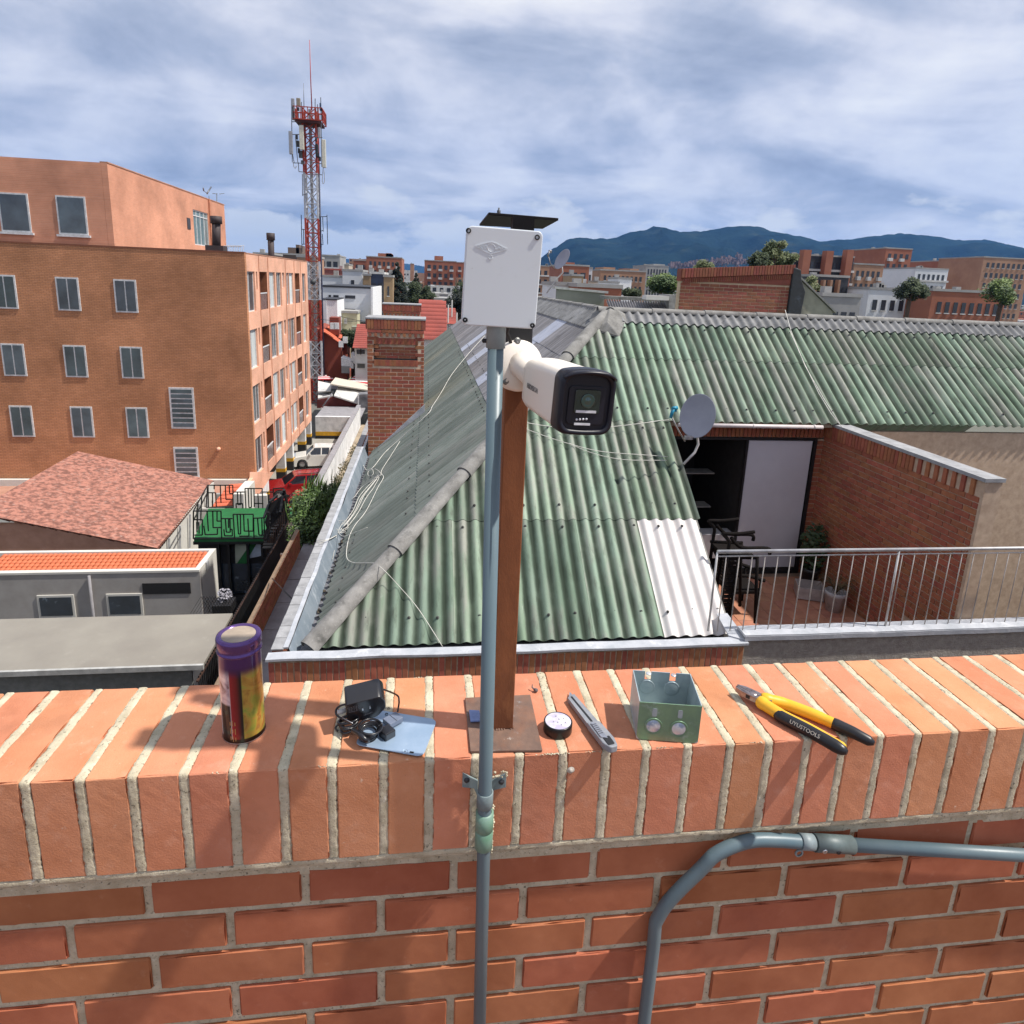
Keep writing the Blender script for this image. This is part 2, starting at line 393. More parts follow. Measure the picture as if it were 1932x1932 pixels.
# ================================================================== post, pipe, box, camera
M_rust = mat('rusty_steel', (.26, .092, .036), rough=.75, col2=(.14, .047, .02), scale=14, stretch=(1, 1, .35), bump=.4, bscale=300, spec=.3,
             spots=[((.33, .13, .05), 40, .56, .72, .6), ((.05, .02, .014), 9, .58, .72, .6)])
M_plate = mat('weathered_base_plate', (.20, .12, .085), rough=.7, col2=(.11, .07, .055), scale=24, bump=.5, bscale=300, spec=.4,
              spots=[((.34, .36, .36), 30, .60, .72, .6), ((.5, .42, .34), 60, .66, .74, .7), ((.24, .10, .05), 18, .5, .7, .6)])
post = thing('steel_post', 'rusty brown square steel post welded to a base plate on the brick wall', 'post', (.146, 1.05, WT))
MB().obox((.1465, 1.05, (-.802+.055)/2), (.0195, 0, 0), (0, .0195, 0), (0, 0, (.055+.802)/2)).build('post_tube', M_rust, post, .002)
b0 = [(.083, 1.129), (.214, 1.130), (.211, .972), (.084, .979)]
MB().prism([(x, y, WT+.0008) for x, y in b0], (0, 0, .005)).build('base_plate', M_plate, post, .0008, 1)
wl = MB()
for i in range(40):
    s_ = rnd.choice([0, 1, 2]); t = rnd.uniform(-.02, .02)
    c = [(.1465+t, 1.0295), (.167, 1.05+t), (.126, 1.05+t)][s_]
    r = rnd.uniform(.0015, .003); wl.lathe([(0, r), (r*.8, r*.5), (r, -.001)], (c[0], c[1], WT+.0065), 7)
wl.build('weld_bead', M_plate, post)
scrap = MB().prism([(.089, 1.052, WT+.0072), (.108, 1.052, WT+.0072), (.108, 1.082, WT+.0072), (.088, 1.085, WT+.0072)], (0, 0, .0035)).build('plastic_scrap', mat('blue_plastic', (.16, .22, .42), rough=.25, scale=60), None, .001)
tag(scrap, 'small shiny blue plastic scrap lying on the base plate left of the post', 'scrap')
M_pvc = mat('grey_conduit', (.125, .17, .185), rough=.42, col2=(.085, .135, .16), scale=6, stretch=(1, 1, .3), bump=.05, spec=.5,
            spots=[((.22, .28, .30), 45, .66, .78, .4), ((.10, .15, .17), 16, .6, .8, .4)])
M_pvcg = mat('green_coupling', (.19, .29, .235), rough=.5, col2=(.12, .24, .16), scale=30, spots=[((.45, .45, .38), 25, .6, .72, .5)])
M_pvcl = mat('pale_conduit_fitting', (.25, .30, .31), rough=.5, col2=(.18, .22, .23), scale=20)
def pipex(z): return .1000+(-.075-z)*.01135
pipe = thing('conduit_pipe', 'upright blue grey plastic conduit pipe strapped to the wall in front of the post', 'pipe', (pipex(-1.9), .945, -1.9))
MB().tube([(pipex(-.06), .945, -.06), (pipex(-1.9), .945, -1.9)], .0118, 24).build('pipe_tube', M_pvc, pipe)
zc = P(930, 659, Y=.933).z
MB().lathe([(.0118, zc), (.0142, zc+.001), (.0142, -.06), (.0152, -.058)], (pipex(-.08), .945, 0), 28).build('coupling', M_pvcl, pipe)
g = MB()
g.lathe([(.0122, -.899), (.0158, -.900), (.0158, -.934), (.0150, -.9348), (.0150, -.9362), (.0158, -.937), (.0158, -.972), (.0140, -.974), (.0122, -.974)][::-1], (pipex(-.93), .946, 0), 28)
g.build('coupling', M_pvcg, pipe, label='green weathered pipe coupling')
cl = MB(); cx = pipex(-.87)
cl.lathe([(.0122, -.857), (.0143, -.857), (.0143, -.886), (.0122, -.886)][::-1], (cx, .945, 0), 28)
for sx, z1, z2, zb1, zb2 in ((-1, -.833, -.862, -.846, -.884), (1, -.838, -.868, -.848, -.884)):
    e0, e1 = cx+sx*.0385, cx+sx*.011
    cl.prism([(e0, .9625, z1), (e1, .9625, zb1-.004), (e1, .9625, zb2), (cx+sx*.018, .9625, z2-.004), (e0, .9625, z2)], (0, .0035, 0))
cl.build('pipe_clamp', mat('clamp_grey', (.20, .25, .255), rough=.6, scale=40, col2=(.13, .17, .175), spots=[((.45, .42, .36), 60, .6, .7, .5)]), pipe, .0008, 1)
M_dark = mat('dark_metal', (.03, .03, .035), rough=.5, scale=20)
M_steel = mat('bright_steel', (.60, .60, .62), rough=.3, metal=.9, scale=20, var=.15)
for sx, zz in ((-.031, -.847), (.030, -.855)):
    MB().lathe([(0, .003), (.004, .0025), (.0052, 0)], (cx+sx, .9622, zz), 14, (0, -1, 0)).build('screw', M_dark, pipe)
sm = MB()
for i in range(70):
    zz = rnd.uniform(-1.0, -.9); r = rnd.uniform(.0006, .0028)
    sm.lathe([(0, r), (r*.8, r*.6), (r*1.1, 0)], (pipex(zz)+.0152+rnd.uniform(-.001, .003)*(zz+1.01)/.1, .958+rnd.uniform(-.006, .006), zz), 7, (.6, -.8, .1))
for i in range(26):
    r = rnd.uniform(.001, .0025); sm.lathe([(0, r), (r*.8, r*.6), (r*1.1, 0)], (cx+rnd.uniform(.012, .04), .9605, rnd.uniform(-.845, -.832)), 6, (0, -1, 0))
sm.build('mortar_crumbs', M_mort, wall, kind='stuff')
pl = MB().lathe([(0, .004), (.0022, .0038), (.0038, .002), (.005, .0008), (.007, 0)], P(1077, 1453, Y=YF), 16, (0, -1, 0)).build('wall_plug', mat('white_plug', (.6, .57, .5), rough=.5, scale=200, col2=(.35, .3, .24)), None)
tag(pl, 'small white plastic wall plug set in the coping brick face', 'wall plug')

# ---- white junction box
M_white = mat('white_plastic', (.62, .655, .68), rough=.38, scale=3, var=.015, bump=.03, bscale=500, spots=[((.50, .50, .48), 14, .62, .76, .35), ((.38, .36, .33), 90, .70, .75, .5)])
bx = thing('junction_box', 'square white plastic junction box with a screwed lid on top of the conduit', 'electrical box', (.103, .945, -.06))
th = R_(1.5); cb_ = Vector((.1035, .9235, .004)); bX = Vector((math.cos(th), 0, -math.sin(th))); bZ = Vector((math.sin(th)*1.3, -.015, math.cos(th))); bY = bZ.cross(bX)
def rrect(o, ax, ay, w, h, r, n=5):
    pts = []
    for sx, sy, a0 in ((1, 1, 0), (-1, 1, 90), (-1, -1, 180), (1, -1, 270)):
        for k in range(n+1):
            a = R_(a0+90*k/n); pts.append(o+ax*(sx*(w/2-r)+r*math.cos(a))+ay*(sy*(h/2-r)+r*math.sin(a)))
    return pts
hb, wb = .134, .1055
MB().prism(rrect(cb_+bY*.006, bX, bZ, wb-.003, hb-.003, .007), bY*.042, True).build('box_body', M_white, bx)
MB().prism(rrect(cb_, bX, bZ, wb, hb, .008), bY*.007).build('lid', M_white, bx, .0016, 3)
M_black = mat('black_rubber', (.012, .012, .014), rough=.6, scale=20)
for qx, qy in ((275, 295), (940, 360), (893, 1212), (243, 1158)):
    p = P((1100+qx*.2588)*.7547, (500+qy*.2588)*.7547, Y=.9215)
    MB().lathe([(.0010, -.0012), (.0035, -.0010), (.0037, .0006), (.0029, .0008)][::-1], p, 18, bY*-1).build('screw', M_black, bx)
lg = MB(); lo = cb_+bX*-.018+bZ*.040-bY*.0002
def LP(x, y): return lo+bX*x+bZ*y
dia = [(-.022, .001), (-.006, .0062), (0, .0078), (.006, .0062), (.022, .000), (.006, -.0062), (0, -.0078), (-.006, -.0062)]
for i in range(8): lg.bar(LP(*dia[i]), LP(*dia[(i+1) % 8]), .0009, .0012)
for r in (.0052,):
    ps = [LP(r*math.cos(a*math.pi/8), r*math.sin(a*math.pi/8)) for a in range(17)]
    lg.tube(ps, .0005, 5)
ps = [LP(.0028*math.cos(a*math.pi/6), -.0125+.0028*math.sin(a*math.pi/6)) for a in range(13)]
lg.tube(ps, .0005, 5)
lg.build('logo', M_white, bx)
for t_, x_ in (('ECO', -.0118), ('LINK', .0118)):
    part('logo_letters', text_mesh(t_, .0062, LP(x_, 0), bX, bZ, .0006, bold=.0001), M_white, bx)
# dark plate over the box
pn = thing('solar_panel', 'thin black solar panel lying flat on top of the post behind the white box', 'solar panel', (.146, 1.05, .094))
zq = .1
c4 = [P(x, y, Z=zq) for x, y in ((921.5, 405.5), (1053.5, 416.2), (1024, 432), (904.5, 426))]
c4[2] = c4[1]+(c4[2]-c4[1]); 
MB().prism([q for q in c4], (0, 0, .004)).build('panel', mat('black_panel', (.008, .007, .008), rough=.6, scale=10, spec=.15), pn, .0006, 1)
MB().box((.13, 1.035, .0555), (.163, 1.065, .0985)).build('bracket', MC['black_panel'], pn)
q = P(941, 402, Z=.106); MB().lathe([(.003, -.004), (.0028, .004), (.0012, .005), (.0012, .008), (0, .008)], q, 10).build('stud', M_dark, pn)

# ---- bullet camera
C0 = Vector((.1804, .9733, -.1502)); Fd = Vector((.14413, -.98954, .0065)).normalized()
Lf = Vector((-.98823, -.14359, .0528)).normalized(); Up = Fd.cross(Lf)*-1
if Up.z < 0: Up = -Up
def CP(s, x, y): return C0+Fd*s-Lf*x+Up*y        # s forward, x to the right as seen, y up
def csect(s, w, h, arch, r, n=6):
    """section: flat sides, arched top, rounded corners"""
    pts = []
    for sx, sy, a0 in ((1, 1, 0), (-1, 1, 90), (-1, -1, 180), (1, -1, 270)):
        for k in range(n+1):
            a = R_(a0+90*k/n); x = sx*(w/2-r)+r*math.cos(a); y = sy*(h/2-r)+r*math.sin(a)
            y += arch*(1-(2*x/w)**2)*(1 if sy > 0 else -.4)
            pts.append((x, y))
        if True:
            pass
    # extra points along the top and bottom so that they arch
    out = []
    for i, p in enumerate(pts):
        out.append(p); q = pts[(i+1) % len(pts)]
        if abs(q[0]-p[0]) > w*.3:
            sg = 1 if p[1] > 0 else -.4
            for t in (.2, .4, .6, .8):
                x = p[0]+(q[0]-p[0])*t; y0 = (h/2 if p[1] > 0 else -h/2)
                out.append((x, y0+arch*(1-(2*x/w)**2)*sg))
    return [CP(s, x, y) for x, y in out]
def loft(secs, name, m, parent, cap0=True, cap1=True, smooth=True, **k):
    n = len(secs[0]); b = MB()
    V = [p for s in secs for p in s]; F = [(i*n+j, i*n+(j+1) % n, (i+1)*n+(j+1) % n, (i+1)*n+j) for i in range(len(secs)-1) for j in range(n)]
    b.add(V, F, smooth)
    if cap0: b.add(secs[0], [tuple(range(n-1, -1, -1))])
    if cap1: b.add(secs[-1], [tuple(range(n))])
    return b.build(name, m, parent, fn=lambda bm: bmesh.ops.recalc_face_normals(bm, faces=bm.faces), **k)
cm = thing('security_camera', 'white bullet security camera with a black front, mounted on the post under the white box', 'security camera', (.15, 1.028, -.17))
M_cam = mat('camera_white', (.80, .735, .65), rough=.35, scale=3, var=.01)  # warm tint: light reflected off the bricks, put into the white
M_camb = mat('camera_black', (.010, .010, .017), rough=.38, scale=10, var=.02, spec=.35)
w0, h0 = .072, .0745
loft([csect(-.014, w0*.76, h0*.78, .003, .014), csect(-.006, w0*.90, h0*.92, .004, .013), csect(.012, w0*.95, h0*.97, .005, .012), csect(.07, w0*.97, h0*.98, .005, .010), csect(.146, w0, h0, .006, .009)], 'body', M_cam, cm)
loft([csect(.1455, w0+.001, h0+.001, .006, .009), csect(.148, w0+.004, h0+.004, .006, .011), csect(.170, w0+.004, h0+.004, .006, .012), csect(.176, w0+.001, h0+.001, .0055, .013), csect(.176, w0-.008, h0-.008, .005, .011), csect(.171, w0-.010, h0-.010, .005, .011)], 'front_shroud', M_camb, cm)
# hood over the face
hd = MB(); n = 14; V = []
for s_, k_ in ((.170, 0), (.190, 0), (.190, 1), (.170, 1)):
    for i in range(n+1):
        x = -w0*.49+w0*.98*i/n; V.append(CP(s_-(.010*abs(2*i/n-1)**3 if s_ > .18 else 0), x, h0/2+.0008+.0058*(1-(2*x/w0)**2)-.0022*k_*1.4-.004*abs(2*x/w0)**6))
F = []
for r in range(4):
    for i in range(n): F.append((r*(n+1)+i, r*(n+1)+i+1, ((r+1) % 4)*(n+1)+i+1, ((r+1) % 4)*(n+1)+i))
F += [(0, n+1, 2*(n+1), 3*(n+1)), (n, 2*n+1, 3*n+2, 4*n+3)]
hd.add(V, F, True).build('hood', M_camb, cm, fn=lambda bm: bmesh.ops.recalc_face_normals(bm, faces=bm.faces))
M_gl = mat('camera_glass', (.008, .012, .012), rough=.05, scale=10, var=.02, coat=1)
fx = Lf*-1
MB().prism(rrect(CP(.1712, .000, -.002), fx, Up, .052, .050, .006), Fd*.0018).build('face_plate', M_camb, cm, .0008, 2)
MB().prism(rrect(CP(.1735, .000, .0035), fx, Up, .035, .031, .003), Fd*.0014).build('lens_window', M_gl, cm, .0005, 1)
MB().lathe([(.0085, 0), (.0095, .0012), (.0085, .0018), (.006, .0006), (.004, .0012), (0, .0018)], CP(.1748, .000, .0045), 28, Fd).build('lens', mat('lens_ring', (.03, .075, .06), rough=.08, scale=10, coat=1), cm)
M_led = mat('led_strip_white', (.62, .62, .66), rough=.2, scale=40)
MB().obox(CP(.1752, -.001, -.0095), fx*.014, Up*.0016, Fd*.0007).build('light_strip', M_led, cm)
MB().obox(CP(.1742, -.004, -.0262), fx*.011, Up*.0014, Fd*.0007).build('light_strip', M_led, cm)
for i in range(4): MB().lathe([(0, .0009), (.0015, .0005), (.0016, 0)], CP(.1737, -.012+.0045*i, -.0205+.0004*i), 10, Fd).build('led', M_led, cm)
part('brand_lettering', text_mesh('HIKVISION', .0108, CP(.050, -w0*.4885, -.001), (Fd-Up*.02), Up, .0004), mat('grey_print', (.22, .21, .20), scale=5), cm)
# joint and flange
fc = P((1100+762*.2588)*.7547, (800+442*.2588)*.7547, Y=1.012); fn_ = Vector((.30, -.94, .14)).normalized()
MB().lathe([(.040, -.014), (.041, -.002), (.0405, .004), (.037, .007), (.022, .009), (0, .010)], fc, 40, fn_).build('mounting_flange', M_cam, cm)
MB().tube([fc+fn_*.004, fc+fn_*.012+Vector((.001, -.004, -.001)), CP(-.012, -.006, .002), CP(.004, 0, 0)], [.023, .019, .020, .020], 20).build('swivel_joint', M_cam, cm)
for qx, qy in ((752, 205), (640, 590)):
    dd = ray((1100+qx*.2588)*.7547, (800+qy*.2588)*.7547); t = (fc+fn_*.0068).dot(fn_)/dd.dot(fn_)
    p = dd*t; MB().lathe([(.0012, .0004), (.0042, .001), (.0052, -.0004), (.0062, -.0012)], p, 18, fn_).build('screw', mat('screw_grey', (.2, .2, .19), rough=.4, metal=.6, scale=20), cm)
# cable from the camera up behind the box
cbp = [fc+Vector((-.012, .0, .03)), fc+Vector((-.022, -.012, .052)), fc+Vector((-.02, -.03, .075)), Vector((.118, .965, -.05))]
c_ = MB().tube(cbp, .0028, 8).build('cable', M_black, None); tag(c_, 'short black cable running from the camera mount into the white box', 'cable')
bk = MB().obox((.1465, 1.05, -.078), (.0212, 0, 0), (0, .0212, 0), (0, 0, .022)).build('rubber_sleeve', M_black, None, .002); tag(bk, 'black rubber sleeve wrapped round the post behind the camera mount', 'sleeve')
kn = MB().lathe([(.003, -.004), (.0034, .003), (.002, .004)], P((1100+435*.2588)*.7547, (800+200*.2588)*.7547, Y=.945), 12, (-1, -.2, 0)).build('plug_cap', M_black, pipe)

# ================================================================== tools on the wall
# ---- tin can with printed side (own coordinates: the print depends on the angle round the can)
def tin_material():
    m = bpy.data.materials.new('printed_tin'); m.use_nodes = True; t = m.node_tree; L = t.links.new; b = t.nodes['Principled BSDF']
    b.inputs['Roughness'].default_value = .28; b.inputs['Metallic'].default_value = .35; b.inputs['Coat Weight'].default_value = .4
    tc = N(t, 'ShaderNodeTexCoord'); sp = N(t, 'ShaderNodeSeparateXYZ'); L(tc.outputs['Object'], sp.inputs[0])
    mp = N(t, 'ShaderNodeMapping'); mp.inputs['Rotation'].default_value = (0, 0, R_(73.4-90+180)); L(tc.outputs['Object'], mp.inputs[0]); sr = N(t, 'ShaderNodeSeparateXYZ'); L(mp.outputs[0], sr.inputs[0])
    at = N(t, 'ShaderNodeMath', operation='ARCTAN2'); L(sr.outputs['X'], at.inputs[0]); L(sr.outputs['Y'], at.inputs[1])
    an = N(t, 'ShaderNodeMapRange', i_From_Min=math.pi, i_From_Max=-math.pi, i_To_Min=0, i_To_Max=1); L(at.outputs[0], an.inputs[0])
    nz = N(t, 'ShaderNodeTexNoise', i_Scale=55, i_Detail=4); L(tc.outputs['Object'], nz.inputs['Vector'])
    wob = N(t, 'ShaderNodeMath', operation='MULTIPLY_ADD'); L(nz.outputs['Fac'], wob.inputs[0]); wob.inputs[1].default_value = .0; L(an.outputs[0], wob.inputs[2])
    # hue bands round the can
    band = ramp(t, [(0, (.02, .004, .006)), (.20, (.10, .01, .015)), (.28, (.5, .45, .45)), (.4, (.02, .012, .012))])
    rp = ramp(t, [(0, (.05, .01, .015)), (.30, (.55, .48, .50)), (.405, (.55, .48, .50)), (.41, (.28, .012, .02)), (.455, (.16, .008, .012)), (.485, (.006, .004, .005)), (.496, (.006, .004, .005)), (.50, (.20, .28, .05)), (.56, (.36, .33, .05)), (.62, (.42, .23, .04)), (.70, (.30, .13, .02)), (.76, (.05, .01, .015))])
    L(wob.outputs[0], rp.inputs[0])
    # the picture: blotches of fruit and biscuit
    vo = N(t, 'ShaderNodeTexVoronoi', i_Scale=60); L(tc.outputs['Object'], vo.inputs['Vector'])
    g = ramp(t, [(.22, 0), (.34, 1)]); L(vo.outputs['Distance'], g.inputs[0])
    n2 = N(t, 'ShaderNodeTexNoise', i_Scale=24, i_Detail=5, i_Distortion=1.2); L(tc.outputs['Object'], n2.inputs['Vector'])
    pc = ramp(t, [(.34, (.10, .20, .03)), (.44, (.30, .33, .05)), (.52, (.48, .27, .05)), (.60, (.30, .11, .02)), (.70, (.55, .42, .22))]); L(n2.outputs['Fac'], pc.inputs[0])
    wc = ramp(t, [(.38, (.10, .04, .04)), (.46, (.45, .36, .42)), (.6, (.70, .66, .68))]); L(n2.outputs['Fac'], wc.inputs[0])
    inw = ramp(t, [(.29, 0), (.30, 1), (.40, 1), (.405, 0)], 'LINEAR'); L(an.outputs[0], inw.inputs[0])
    ing = ramp(t, [(.495, 0), (.505, .75), (.74, .75), (.76, 0)]); L(an.outputs[0], ing.inputs[0])
    mg = N(t, 'ShaderNodeMix', data_type='RGBA'); L(ing.outputs[0], mg.inputs[0]); L(rp.outputs[0], mg.inputs[6]); L(pc.outputs[0], mg.inputs[7])
    zup = N(t, 'ShaderNodeMapRange', i_From_Min=.074, i_From_Max=.078); L(sp.outputs['Z'], zup.inputs[0])
    wz = N(t, 'ShaderNodeMath', operation='MULTIPLY'); L(inw.outputs[0], wz.inputs[0]); L(zup.outputs[0], wz.inputs[1])
    mw = N(t, 'ShaderNodeMix', data_type='RGBA'); L(wz.outputs[0], mw.inputs[0]); L(mg.outputs[2], mw.inputs[6]); L(wc.outputs[0], mw.inputs[7])
    # below the white picture the print is black
    zl = N(t, 'ShaderNodeMath', operation='SUBTRACT'); zl.inputs[0].default_value = 1; L(zup.outputs[0], zl.inputs[1])
    wl_ = N(t, 'ShaderNodeMath', operation='MULTIPLY'); L(inw.outputs[0], wl_.inputs[0]); L(zl.outputs[0], wl_.inputs[1])
    mb_ = N(t, 'ShaderNodeMix', data_type='RGBA'); L(wl_.outputs[0], mb_.inputs[0]); L(mw.outputs[2], mb_.inputs[6]); mb_.inputs[7].default_value = (.012, .008, .010, 1)
    zr = ramp(t, [(0, (.01, .008, .008)), (.055, (.01, .008, .008)), (.06, (1, 1, 1)), (.78, (1, 1, 1)), (.86, (.05, .01, .10))])
    zs = N(t, 'ShaderNodeMapRange', i_From_Min=0, i_From_Max=.17); L(sp.outputs['Z'], zs.inputs[0]); L(zs.outputs[0], zr.inputs[0])
    fin = N(t, 'ShaderNodeMix', data_type='RGBA', blend_type='MULTIPLY'); fin.inputs[0].default_value = 1; L(mb_.outputs[2], fin.inputs[6]); L(zr.outputs[0], fin.inputs[7])
    pur = N(t, 'ShaderNodeMix', data_type='RGBA'); zp_ = N(t, 'ShaderNodeMapRange', i_From_Min=.128, i_From_Max=.150); L(sp.outputs['Z'], zp_.inputs[0]); L(zp_.outputs[0], pur.inputs[0]); L(fin.outputs[2], pur.inputs[6]); pur.inputs[7].default_value = (.05, .012, .10, 1)
    L(pur.outputs[2], b.inputs['Base Color'])
    return m
tc_ = Vector((-.3175, 1.068, WT))
tin = thing('tin_can', 'tall round printed biscuit tin with a purple lid standing on the wall', 'tin can', tc_)
TR = .0355
me = MB().lathe([(TR-.002, .0006), (TR+.0005, .001), (TR+.0008, .003), (TR, .005), (TR, .168)], n=56).mesh('can_body')
part('can_body', me, tin_material(), tin, tc_)
M_pur = mat('purple_metal', (.13, .07, .22), rough=.22, metal=.7, scale=20, var=.08)
me = MB().lathe([(TR+.0012, .166), (TR+.0022, .1675), (TR+.0016, .170), (TR-.0002, .172), (TR-.0002, .176), (TR+.0018, .180), (TR+.0022, .190), (TR+.0008, .194), (TR-.0025, .1955), (TR-.0065, .1945), (TR-.0075, .1932)], n=56).mesh('lid')
ld = part('lid', me, M_pur, tin, tc_)
me = MB().lathe([(TR-.0075, .1932), (0, .1936)], n=48).mesh('lid_disc'); part('lid_disc', me, mat('tan_paper', (.36, .29, .22), rough=.7, scale=30), ld, None)
o = bpy.data.objects['lid_disc']; o.location = tc_; 
me = MB().lathe([(TR+.0004, 0), (TR+.0013, .0012), (TR+.0009, .0026)], n=56).mesh('bottom_rim'); part('bottom_rim', me, M_steel, tin, tc_)
for k in range(9):      # the column of small golden print at the lower left
    a = R_(-73.4-38+ (k % 3)*7); zz = .010+.007*(k//3)*2.2+rnd.uniform(0, .002)
    o_ = tc_+Vector((math.cos(a)*(TR+.0002), math.sin(a)*(TR+.0002), zz)); tx = Vector((-math.sin(a), math.cos(a), 0))
    MB().obox(o_, tx*.0006, Vector((0, 0, .0035+.002*(k % 2))), Vector((math.cos(a), math.sin(a), 0))*.0002).build('print_mark', mat('gold_print', (.45, .25, .08), scale=9), tin)

# ---- galvanised cover plate under the adapter
M_galv = mat('galvanised_blue', (.36, .46, .58), rough=.45, metal=.35, col2=(.28, .38, .50), scale=18, spots=[((.5, .56, .62), 50, .6, .75, .4)])
def rpoly(pts, r, n=5):
    out = []; m_ = len(pts); pts = [Vector(p) for p in pts]
    for i in range(m_):
        p, a, b = pts[i], pts[i-1], pts[(i+1) % m_]
        u = (a-p).normalized(); v = (b-p).normalized(); s0, s1 = p+u*r, p+v*r
        for k in range(n+1):
            t = k/n; out.append(s0*(1-t)**2+p*2*t*(1-t)+s1*t*t)
    return out
zq = WT+.0035
cov = thing('cover_plate', 'blue grey galvanised square cover plate lying under the black power adapter', 'metal plate', (-.04, 1.04, WT))
MB().prism(rpoly([(-.118, 1.012, zq), (.002, .972, zq), (.028, 1.068, zq), (-.085, 1.105, zq)], .014), (0, 0, .0018)).build('plate', M_galv, cov, .0005, 1)
q = P((820+1330*.14493)*.7547, (1680+1370*.14493)*.7547, Z=zq+.002)
MB().lathe([(.0045, 0), (.0052, .0007), (.006, 0)], q, 20).build('pressed_ring', M_galv, cov)
MB().lathe([(0, .0002), (.0011, .0002)], q+Vector((0, 0, .0003)), 10).build('hole', M_black, cov)
MB().obox(q+Vector((.0115, -.003, .0003)), (.0035, -.001, 0), (.0006, .0015, 0), (0, 0, .0003)).build('hole', M_black, cov)

# ---- black power adapter and its cable
ad = thing('power_adapter', 'black plug-in power adapter with its cord coiled, resting on the blue plate', 'power adapter', (-.10, 1.05, WT))
M_adp = mat('black_plastic', (.014, .014, .017), rough=.32, scale=30, var=.05, coat=.15)
aX = Vector((.985, .17, .10)).normalized(); aY = Vector((-.17, .93, .33)).normalized(); aZ = aX.cross(aY)
ac = P((820+650*.14493)*.7547, (1680+640*.14493)*.7547, Y=1.050)
def AP(x, y, z): return ac+aX*x+aY*y+aZ*z
MB().prism(rpoly([AP(-.034, 0, -.030), AP(.018, 0, -.032), AP(.036, 0, -.010), AP(.036, 0, .012), AP(.028, 0, .026), AP(-.034, 0, .024)], .006), aY*.040, True).build('adapter_body', M_adp, ad, .0015, 2)
for x in (-.005, .008):
    MB().obox(AP(x, -.0008, .0035), aX*.0011, aZ*.0026, aY*.0014).build('prong', M_steel, ad)
pm = MB()
for r_ in range(4):
    for c_i in range(5): pm.obox(AP(-.0285+.0042*c_i+rnd.uniform(0, .001), -.0001, .0145-.0042*r_), aX*rnd.uniform(.0008, .0018), aZ*.0007, aY*.0002)
for c_i in range(7): pm.obox(AP(-.004+.0024*c_i, -.0001, -.0165+.0006*c_i), aX*.0008, aZ*(.0012+.0008*(c_i % 2)), aY*.0002)
pm.build('print_mark', mat('grey_label_print', (.17, .17, .18), scale=9), ad)
def sp(pts, n=8):
    """smooth curve through points"""
    pts = [Vector(p) for p in pts]; out = []
    for i in range(len(pts)-1):
        p0, p1, p2, p3 = pts[max(i-1, 0)], pts[i], pts[i+1], pts[min(i+2, len(pts)-1)]
        for k in range(n):
            t = k/n; out.append(.5*((2*p1)+(p2-p0)*t+(2*p0-5*p1+4*p2-p3)*t*t+(3*p1-p0-3*p2+p3)*t**3))
    return out+[pts[-1]]
cb2 = MB()
def za(x, y, z): return P((820+x*.14493)*.7547, (1680+y*.14493)*.7547, Z=WT+z)
c1 = za(690, 1045, .012)
for k in range(5):
    r = .0155+.0012*k
    cb2.tube([c1+Vector((math.cos(a)*r*1.0+.0012*k, math.sin(a)*r*1.15, (.004*k-.004)+.003*math.sin(a+k))) for a in [2*math.pi*j/26+.3 for j in range(27)]], .0021, 7)
c2 = za(350, 900, .014)
for k in range(6):
    cb2.tube([c2+Vector((math.cos(a)*(.013+.001*k), math.sin(a)*(.016-.001*k), .003*k-.006+.004*math.cos(a+k*1.3))) for a in [2*math.pi*j/24+.3*k for j in range(25)]], .0022, 7)
cb2.tube(sp([za(430, 1000, .02), za(560, 1080, .024), za(640, 1160, .02), za(700, 1180, .014)]), .0045, 8)
cb2.tube(sp([AP(-.02, .02, -.02), za(300, 560, .05), za(160, 620, .042), za(140, 720, .034), za(230, 800, .03), za(430, 890, .034)]), .0019, 7)
cb2.tube(sp([AP(.036, .02, .016), za(1190, 400, .035), za(1225, 500, .03), za(1215, 600, .018), za(1200, 690, .012)]), .0017, 7)
cb2.tube(sp([za(200, 880, .01), za(130, 960, .004), za(170, 1020, .003)]), .0018, 6)
cb2.build('cord', M_adp, ad)
MB().tube(sp([za(320, 640, .035), za(240, 680, .036), za(160, 690, .036)]), [.0045]*16+[.004], 10).build('cord_tag', mat('pale_tag', (.5, .48, .46), rough=.5), ad)
MB().tube([za(250, 790, .034), za(430, 885, .036)], .0007, 5).build('wire_twist', M_steel, ad)
cn = thing('cable_connector', 'grey and black screw terminal plug lying on the blue plate beside the adapter', 'connector', za(1100, 950, .004))
gx = (za(1265, 770, .013)-za(1070, 620, .013)).normalized(); q = za(1120, 830, .013)
gy = Vector((0, 0, 1)).cross(gx)
MB().obox(q, gx*.0115, gy*.0150, (0, 0, .005)).build('terminal_block', mat('grey_plastic', (.17, .20, .27), rough=.4, scale=30), cn, .0012, 2)
MB().obox(q-gy*-.0001+Vector((0, 0, .0052)), gx*.0113, gy*.0003, (0, 0, .0004)).build('seam', M_dark, cn)
q2 = za(1020, 1050, .012)
MB().obox(q2, gx*.011, gy*.011, (0, 0, .0075)).build('plug_body', M_adp, cn, .0018, 2)
MB().obox(za(1125, 1040, .013), gx*.0028, gy*.0028, (0, 0, .003)).build('terminal_screw', mat('red_plastic', (.6, .03, .035), rough=.35, scale=9), cn, .0006, 1)
for dxx in (0, 1):
    MB().lathe([(.0022, 0), (.003, .0006), (.0028, .0012)], za(1010+dxx*60-dxx*25, 730-95*(1-dxx)*-0-dxx*90, .0055), 12).build('screw', M_dark, cn)

